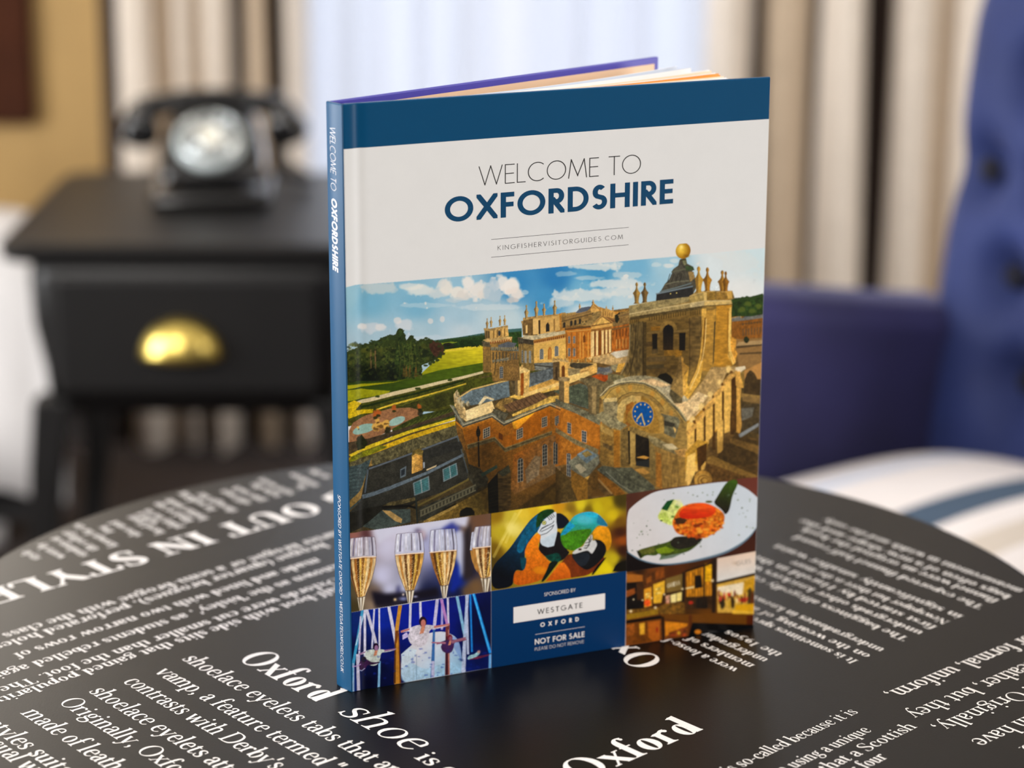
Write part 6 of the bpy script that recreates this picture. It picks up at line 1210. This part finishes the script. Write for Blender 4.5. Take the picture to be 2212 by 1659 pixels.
def R(a,b,w,c,w2=None):
    w2=w2 or w; a=np.array(a,float); b=np.array(b,float); P(ZI,[(a[0]-w/2,a[1]),(a[0]+w/2,a[1]),(b[0]+w2/2,b[1]),(b[0]-w2/2,b[1])],c,.12)
WH=(206,204,222); LB=(120,190,220)
for a,b,w,c in [((350,230),(255,760),26,(60,150,190)),((372,240),(285,560),12,(170,200,220)),((370,240),(370,690),22,WH),((330,300),(312,720),18,(190,186,210)),((385,240),(470,560),26,WH),((450,230),(430,590),16,(196,196,220)),((494,225),(497,600),16,WH),((580,215),(648,560),28,WH),((775,180),(768,410),22,WH),((862,165),(866,340),22,WH),((1015,140),(985,420),28,(196,190,220)),((1108,130),(1115,420),18,WH),((1060,150),(1055,420),20,(170,160,210)),((1190,115),(1262,480),26,(130,180,210)),((1285,100),(1240,800),26,(170,190,220)),((1275,110),(1290,640),20,(180,190,216)),((1310,100),(1325,620),16,(30,130,210)),((1338,95),(1490,630),26,(24,140,220)),((1335,95),(1480,600),8,(90,190,240))]: R(a,b,w,c)
R((1050,145),(1110,400),26,(180,130,190)); R((300,640),(310,965),26,(190,186,206),30); R((262,720),(258,980),16,(150,180,214),26); R((497,700),(490,940),20,(130,180,216)); R((985,420),(970,850),20,(60,110,170),36); R((975,700),(975,850),30,(180,180,210)); R((1262,480),(1250,810),26,(180,190,216),34); R((1488,640),(1485,775),22,(110,170,220)); R((255,760),(250,880),16,(80,150,190))
R((682,200),(650,430),34,(196,140,50)); R((652,430),(660,910),36,(184,128,44),60); R((640,450),(632,900),10,(90,52,20),18); R((668,450),(684,900),8,(110,60,24),12); R((655,430),(640,540),30,(120,66,24),20)
R((1106,380),(1105,835),34,(120,60,60),44); R((1098,480),(1098,830),12,(60,24,40),18); R((1116,420),(1122,830),8,(196,140,130),10)
BLR(0)
def FL(x,y,s,dress,skin=(190,120,110),hair=(40,20,34)):
    P(ZI,[(x-200*s,y+60*s),(x-110*s,y+30*s),(x-40*s,y+5*s),(x+60*s,y+5*s),(x+130*s,y+22*s),(x+240*s,y-5*s),(x+240*s,y+12*s),(x+130*s,y+42*s),(x+60*s,y+45*s),(x+50*s,y+130*s),(x+20*s,y+190*s),(x-40*s,y+210*s),(x-110*s,y+180*s),(x-140*s,y+110*s),(x-110*s,y+60*s),(x-195*s,y+78*s)],dress,.2)
    P(ZI,[(x-200*s,y+60*s),(x-120*s,y+38*s),(x-118*s,y+52*s),(x-195*s,y+78*s)],skin); P(ZI,[(x+100*s,y+16*s),(x+240*s,y-5*s),(x+240*s,y+10*s),(x+100*s,y+36*s)],skin)
    E(ZI,x,y-22*s,34*s,46*s,hair); E(ZI,x+4*s,y-8*s,22*s,34*s,skin); P(ZI,[(x-12*s,y+20*s),(x+22*s,y+20*s),(x+6*s,y+80*s),(x-30*s,y+90*s)],(206,140,110),.2)
FL(885,370,1.0,(206,200,210)); P(ZI,"740,440 700,470 705,510 760,480",(190,180,220),.2)
FL(465,590,.75,(196,206,200),(150,110,150),(34,14,40))
FL(1130,505,.62,(70,40,90),(150,90,110),(120,30,50)); P(ZI,"1130,520 1270,485 1270,500 1150,545",(150,100,120)); P(ZI,"960,530 1090,530 1090,548 965,540",(170,110,130))
P(ZI,"310,720 350,680 390,690 430,715 500,705 500,718 430,735 390,740 370,790 320,790",(60,30,70),.4); E(ZI,360,690,24,26,(30,20,40)); L(ZI,[(330,730),(300,745),(255,750)],8,(180,150,200)); L(ZI,[(310,780),(340,790),(370,770)],6,(170,180,214))
P(ZI,"1280,680 1300,650 1350,640 1390,600 1400,630 1360,670 1300,690",(150,190,200),.3); B(ZI,1385,615,18,16,(206,130,120),.9); P(ZI,"1290,690 1370,660 1480,640 1480,650 1380,680",(110,40,70),.3); B(ZI,1230,690,20,14,(40,60,110),.9)
for i in range(60): B(ZI,270+rng.rand()*1200,560+rng.rand()*300,5+16*rng.rand(),4+10*rng.rand(),(20,44,150),.35,.8)
clip()
RND[0]=0
PRINT_GAIN=1.0
# ---------------- round table with the printed top ----------------
tb=thing('round_table','round black table printed all over with white serif text, under the standing book','table',(-.006,1.253,0))
m_top=mat('black_laminate',(6,6,6),.36,var=.08,vscale=60,bump=.03,bscale=900,spec=.30)
m_let=mat('white_print',(240,236,232),.45,var=.01)
RT=.3175
tt=G(); tt.lathe([(RT-.004,TZ-.022),(RT-.001,TZ-.020),(RT,TZ-.016),(RT,TZ-.003),(RT-.0012,TZ-.0006),(RT-.003,TZ)],160); ttop=tt.obj('table_top',m_top,tb)
G().lathe([(.24,0),(.245,.006),(.24,.014),(.06,.022),(.035,.03)],64).obj('base',m_top,tb,True,bevel=.002)
G().lathe([(.03,.02),(.03,.67),(.05,.685),(.12,.698)],40).obj('pedestal',m_top,tb,True)
LV=[];LF=[]
def lay(polys,f,V,F):
    for p in polys:
        n=len(V); V+=[f(x,y,(len(F)%48)*2.2e-6) for x,y in p]; F.append(tuple(range(n,n+len(p))))
for txt,x0,y0,ua,va,sx,sy,W_,t_,sl in TABLE_TEXT:
    cu,su=math.cos(math.radians(ua)),math.sin(math.radians(ua)); cv,sv=math.cos(math.radians(va)),math.sin(math.radians(va))
    polys,_=serif_line(txt,W_,t_,sl)
    keep=[]
    for p in polys:
        q=[(x0+x*sx*cu+y*sy*cv,y0+x*sx*su+y*sy*sv) for x,y in p]
        if all(math.hypot(*k)<RT-.004 for k in q): keep.append(q)
    lay(keep,lambda x,y,e:(x,y,TZ+.00004+e),LV,LF)
lo=mesh('printed_text',LV,LF,m_let,ttop); lo['label']='white serif lettering'
# ---------------- the standing book ----------------
bk=thing('guide_book','blue and white hardback visitor guide with a palace photograph, standing on the round table','book',(-.082071,1.152627,TZ),.412054)
CW,CHt=.303/1.29,.303
def bow(u): s=u/CW; return .028272*s*(1-s)*CW
def groove(u): return -.0008*math.exp(-((u-.0085)/.0026)**2)-.0009*max(0,1-u/.0016)**2
def cov(u,v,o=0.0):
    """point of the front cover: u along the board from the spine, v upwards, o outwards"""
    return (u,bow(u)-groove(u)-o,v)
m_paper=lambda n,c:mat(n,c,.34,var=.008,vscale=80,spec=.2)
m_cw=m_paper('cover_white',(216,216,215)); m_cb=m_paper('cover_blue',(0,66,104)); m_wrap=m_paper('cover_purple_blue',(66,60,160))
us=sorted(set([0,.0004,.0008,.0012,.0016,.0025,.004,.005]+[.0030+.0005*i for i in range(24)]+[.0155+(CW-.0155)*i/24 for i in range(25)]))
BAND=.2812
vs=[0,.0006,.1,.2,BAND,CHt-.0006,CHt]
V=[];F=[];M=[]
nu_=len(us)
for v in vs:
    for u in us: V.append(cov(u,v,-.0003 if v in(0,CHt) else 0))
for k in range(len(vs)-1):
    for i in range(nu_-1): F.append((k*nu_+i,k*nu_+i+1,(k+1)*nu_+i+1,(k+1)*nu_+i)); M.append(1 if vs[k]>=BAND-1e-6 or vs[k]<.0001 else 0)
n0=len(V)
for v in vs:
    for u in us: V.append((u,bow(u)+.0024,v))
for k in range(len(vs)-1):
    for i in range(nu_-1): F.append((n0+k*nu_+i,n0+(k+1)*nu_+i,n0+(k+1)*nu_+i+1,n0+k*nu_+i+1)); M.append(2)
for i in range(nu_-1):
    for k in (0,len(vs)-1): F.append((k*nu_+i,n0+k*nu_+i,n0+k*nu_+i+1,k*nu_+i+1)); M.append(1)
for k in range(len(vs)-1):
    for i in (0,nu_-1): F.append((k*nu_+i,(k+1)*nu_+i,n0+(k+1)*nu_+i,n0+k*nu_+i)); M.append(1 if i==0 or vs[k]>=BAND-1e-6 else 0)
fc=mesh('front_cover',V,F,[m_cw,m_cb,m_wrap],bk,False,M)
bm=bmesh.new(); bm.from_mesh(fc.data); bmesh.ops.recalc_face_normals(bm,faces=bm.faces); bm.to_mesh(fc.data); bm.free()
fc['label']='white front cover with blue top band and pictures'
# spine
SX,SY=-.012883*math.sin(.266229),.012883*math.cos(.266229)
SL=math.hypot(SX,SY)
def spn(s,v,o=0.0):
    """point of the spine: s 0..1 from the back edge to the front edge"""
    t=1-s; nx,ny=-SY/SL,SX/SL; b=.0006*math.sin(math.pi*s)+o
    return (SX*t+nx*b,SY*t+ny*b,v)
sp=G(); sp.loft([[spn(k/10,z,-.0003 if z in(0,CHt) else 0) for k in range(11)]+[tuple(Vector(spn(k/10,z))+Vector((SY,-SX,0))/SL*.0018) for k in range(10,-1,-1)] for z in (0,.0006,CHt-.0006,CHt)])
so_=sp.obj('spine',m_cb,bk)
# back cover, opened away from the front
BA=math.radians(20.4); bx_,by_=math.cos(BA),math.sin(BA)
def bck(u,y,z): return (SX+u*bx_-y*by_,SY+u*by_+y*bx_,z)
bc=G(); BW=.2338
bc.add([bck(u,y,z) for z in (0,CHt) for u,y in ((.0022,-.0026),(BW,-.0026),(BW,0),(.0022,0))],[(0,3,2,1),(4,5,6,7),(0,1,5,4),(1,2,6,5),(2,3,7,6),(3,0,4,7)])
bco=bc.obj('back_cover',m_wrap,bk,bevel=.0005); bco['label']='purple-blue back cover'
ep=G(); ep.add([bck(u,y,z) for z in (.0035,CHt-.0035) for u,y in ((.006,-.0029),(BW-.0035,-.0029),(BW-.0035,-.00262),(.006,-.00262))],[(0,3,2,1),(4,5,6,7),(0,1,5,4),(1,2,6,5),(2,3,7,6),(3,0,4,7)])
ep.obj('endpaper',mat('endpaper_tan',(226,190,156),.6,var=.02),bco)
# leaves
PC={'w':mat('page_white',(240,238,236),.5,var=.01),'o':mat('page_orange',(240,150,60),.5,var=.02),'c':mat('page_cream',(240,214,184),.5,var=.02),'b':mat('page_bluish',(206,214,228),.5,var=.01)}
def leaf(ang,L_,c,x0,th=.00014,zt=.3005,curl=.006):
    a=math.radians(ang); V=[]; n=18
    for side in (0,1):
        for z in (.003,zt):
            for i in range(n+1):
                t=i/n; r=L_*t; ex=x0*(1-t)**2
                px=.0015+r*math.cos(a)-curl*math.sin(math.pi*t)*math.sin(a)*.3; py=.0034+ex+r*math.sin(a)*(t**.25)*1.0-curl*math.sin(math.pi*t)*(1 if ang>8 else .4)+bow(min(r,CW))*max(0,1-ang/12)
                V.append((px,py+side*th,z))
    m=n+1; F=[]
    for i in range(n):
        F+= [(i,i+1,m+i+1,m+i),(2*m+i,3*m+i,3*m+i+1,2*m+i+1),(m+i,m+i+1,3*m+i+1,3*m+i),(i,2*m+i,2*m+i+1,i+1)]
    F.append((n,2*m+n,3*m+n,m+n))
    return mesh('page',V,F,PC[c],bk,True)
for ang,L_,c,x0 in ((17.3,.2255,'w',.0075),(17.0,.2250,'b',.0072),(15.2,.2278,'b',.0066),(14.8,.2270,'w',.0062),(12.2,.2305,'w',.0056),(11.8,.2300,'w',.0050),(11.2,.2290,'c',.0046),(9.4,.2262,'w',.0040),(8.7,.2262,'o',.0036),(7.6,.2240,'o',.0030),(6.2,.2225,'c',.0024),(5.0,.2210,'w',.0018),(4.2,.2200,'w',.0012),(3.4,.2190,'c',.0008),(2.6,.2180,'w',.0004),(1.8,.2180,'w',.0)):
    leaf(ang,L_,c,x0)
# ---------------- printed pictures on the front cover ----------------
TM=[758.751,982.045,-69.3648,5.95844,0,0,1495.44,-45.8767,-1284.62,2.92824,0,0,.0778801,-.0651079,-.00473157]  # fitted coefficients: cover position to image pixels as this camera projects it
def uv_to_pixel(u,v):
    """sheet position -> image pixel coordinates, by a mapping fitted to the camera view"""
    U,Vv=u/CW,v/CHt; d=1+TM[12]*U+TM[13]*Vv+TM[14]*U*U
    return (TM[0]+TM[1]*U+TM[2]*Vv+TM[3]*U*U)/d,(TM[6]+TM[7]*U+TM[8]*Vv+TM[9]*U*U)/d
m_pr=bpy.data.materials.new('printed_picture'); m_pr.use_nodes=True; nt=m_pr.node_tree; pb=nt.nodes['Principled BSDF']; pb.inputs['Roughness'].default_value=.34; pb.inputs['Specular IOR Level'].default_value=.2
at=nt.nodes.new('ShaderNodeVertexColor'); at.layer_name='print'; nt.links.new(at.outputs['Color'],pb.inputs['Base Color'])
LINART=np.clip(lin(255*(ART.clip(0,255)/255)**1.10)*PRINT_GAIN,0,.92).astype(np.float32)
def picture(name,u0,u1,v0,v1,step,label):
    nu,nv=max(int((u1-u0)/step),2),max(int((v1-v0)/step),2)
    u=np.linspace(u0,u1,nu+1); v=np.linspace(v0,v1,nv+1); U,Vv=np.meshgrid(u,v)
    y=.028272*(U/CW)*(1-U/CW)*CW+.0008*np.exp(-((U-.0085)/.0026)**2)+.0009*np.maximum(0,1-U/.0016)**2-.00004
    co=np.stack([U,y,Vv],-1).reshape(-1,3).astype(np.float32)
    X,Y=uv_to_pixel(U,Vv); X=np.clip((X-AX0)*AS-.5,0,AW-1.01); Y=np.clip((Y-AY0)*AS-.5,0,AH-1.01)
    i=Y.astype(int); j=X.astype(int); fy=(Y-i)[...,None]; fx=(X-j)[...,None]
    c=(LINART[i,j]*(1-fx)+LINART[i,j+1]*fx)*(1-fy)+(LINART[i+1,j]*(1-fx)+LINART[i+1,j+1]*fx)*fy
    c=np.concatenate([c,np.ones_like(c[...,:1])],-1).reshape(-1,4).astype(np.float32)
    me=bpy.data.meshes.new(name); me.vertices.add(len(co)); me.vertices.foreach_set('co',co.ravel())
    a=(np.arange(nv)[:,None]*(nu+1)+np.arange(nu)[None]).ravel()
    q=np.stack([a,a+1,a+nu+2,a+nu+1],1).astype(np.int32); nq=len(q)
    me.loops.add(nq*4); me.loops.foreach_set('vertex_index',q.ravel()); me.polygons.add(nq); me.polygons.foreach_set('loop_start',np.arange(0,nq*4,4,dtype=np.int32)); 
    try: me.polygons.foreach_set('loop_total',np.full(nq,4,np.int32))
    except Exception: pass
    me.polygons.foreach_set('use_smooth',np.ones(nq,bool)); me.update(calc_edges=True)
    ca=me.color_attributes.new('print','FLOAT_COLOR','POINT'); ca.data.foreach_set('color',c.ravel())
    me.materials.append(m_pr); o=bpy.data.objects.new(name,me); COL.objects.link(o); o.parent=fc; o['label']=label; return o
picture('palace_photograph',.0004,CW-.0001,.0861,.2190,.00027,'printed photograph of a golden stone palace')
picture('wine_photograph',.0004,.0787,.0431,.0861,.00025,'printed photograph of sparkling wine glasses')
picture('parrot_photograph',.0787,.15695,.0431,.0861,.00025,'printed photograph of two parrots')
picture('dish_photograph',.15695,CW-.0001,.0431,.0861,.00025,'printed photograph of a plated dish')
picture('arcade_photograph',.15695,CW-.0001,.0002,.0431,.00027,'printed photograph of lit shops')
picture('aerial_show_photograph',.0004,.0787,.0002,.0431,.00025,'printed photograph of an aerial silks show')
# sponsor panel and lettering
def sheet(name,u0,u1,v0,v1,m,o=.00006,parent=fc):
    V=[];F=[];n=24
    for k in (v0,v1):
        for i in range(n+1): V.append(cov(u0+(u1-u0)*i/n,k,o))
    for i in range(n): F.append((i,i+1,n+2+i,n+1+i))
    return mesh(name,V,F,m,parent,True)
sheet('sponsor_panel',.0787,.15695,.0002,.0431,m_paper('panel_blue',(0,46,92)))
m_bl=mat('print_black',(30,28,30),.4); m_tb=mat('print_blue',(0,62,98),.45,spec=.2); m_wh=mat('print_white',(228,224,222),.4); m_gy=mat('print_grey',(90,88,90),.4)
sheet('sponsor_plate',.09135,.1446,.0233,.0322,m_wh,.00010)
def cover_text(name,items,m,o):
    V=[];F=[]
    for txt,u0,u1,vb,cap,w,tr in items:
        polys,wd=sans_line(txt,w,tr); k=(u1-u0)/wd
        lay([[(u0+x*k,vb+y*cap) for x,y in p] for p in polys],lambda x,y,e:cov(x,y,o+e*.6),V,F)
    return mesh(name,V,F,m,fc)
cover_text('title_lettering',[('WELCOME TO',.0719,.1617,.2578,.0098,.045,.115)],m_bl,.00003)
cover_text('title_lettering',[('OXFORDSHIRE',.0536,.1804,.2407,.01275,.185,.115)],m_tb,.00003)['label']='bold blue title word'
cover_text('web_address',[('KINGFISHERVISITORGUIDES.COM',.0822,.15205,.22425,.00235,.075,.36)],m_gy,.00003)
for vv in (.23005,.22095): sheet('rule_line',.0787,.1554,vv-.00012,vv+.00012,m_gy,.00003)
cover_text('sponsor_lettering',[('SPONSORED BY',.1090,.1272,.0357,.0020,.10,.12),('OXFORD',.1068,.1293,.0187,.0025,.22,.75),('NOT FOR SALE',.1037,.1327,.0093,.0031,.17,.10),('PLEASE DO NOT REMOVE',.1037,.1324,.0058,.0018,.085,.12)],m_wh,.00012)
cover_text('sponsor_lettering',[('WESTGATE',.1051,.1313,.0261,.0029,.12,.30)],m_bl,.00014)
sheet('rule_line',.1039,.1328,.0149,.0151,m_wh,.00012)
# spine lettering reads downwards, tops towards the front cover
SV=[];SF=[]
def spine_text(txt,v0,v1,s0,cap,w,tr,sl=.2):
    polys,wd=sans_line(txt,w,tr,sl); k=(v0-v1)/wd
    lay([[(v0-x*k,s0+y*cap) for x,y in p] for p in polys],lambda z,s,e:spn(s,z,.00010+e*.6),SV,SF)
spine_text('WELCOME TO',.2916,.2605,.28,.36,.055,.13); spine_text('OXFORDSHIRE',.2565,.2205,.31,.36,.19,.12); spine_text('SPONSORED BY WESTGATE OXFORD ~ WESTGATEOXFORD.CO.UK',.1048,.0095,.38,.19,.085,.14)
mesh('spine_lettering',SV,SF,m_wh,so_)
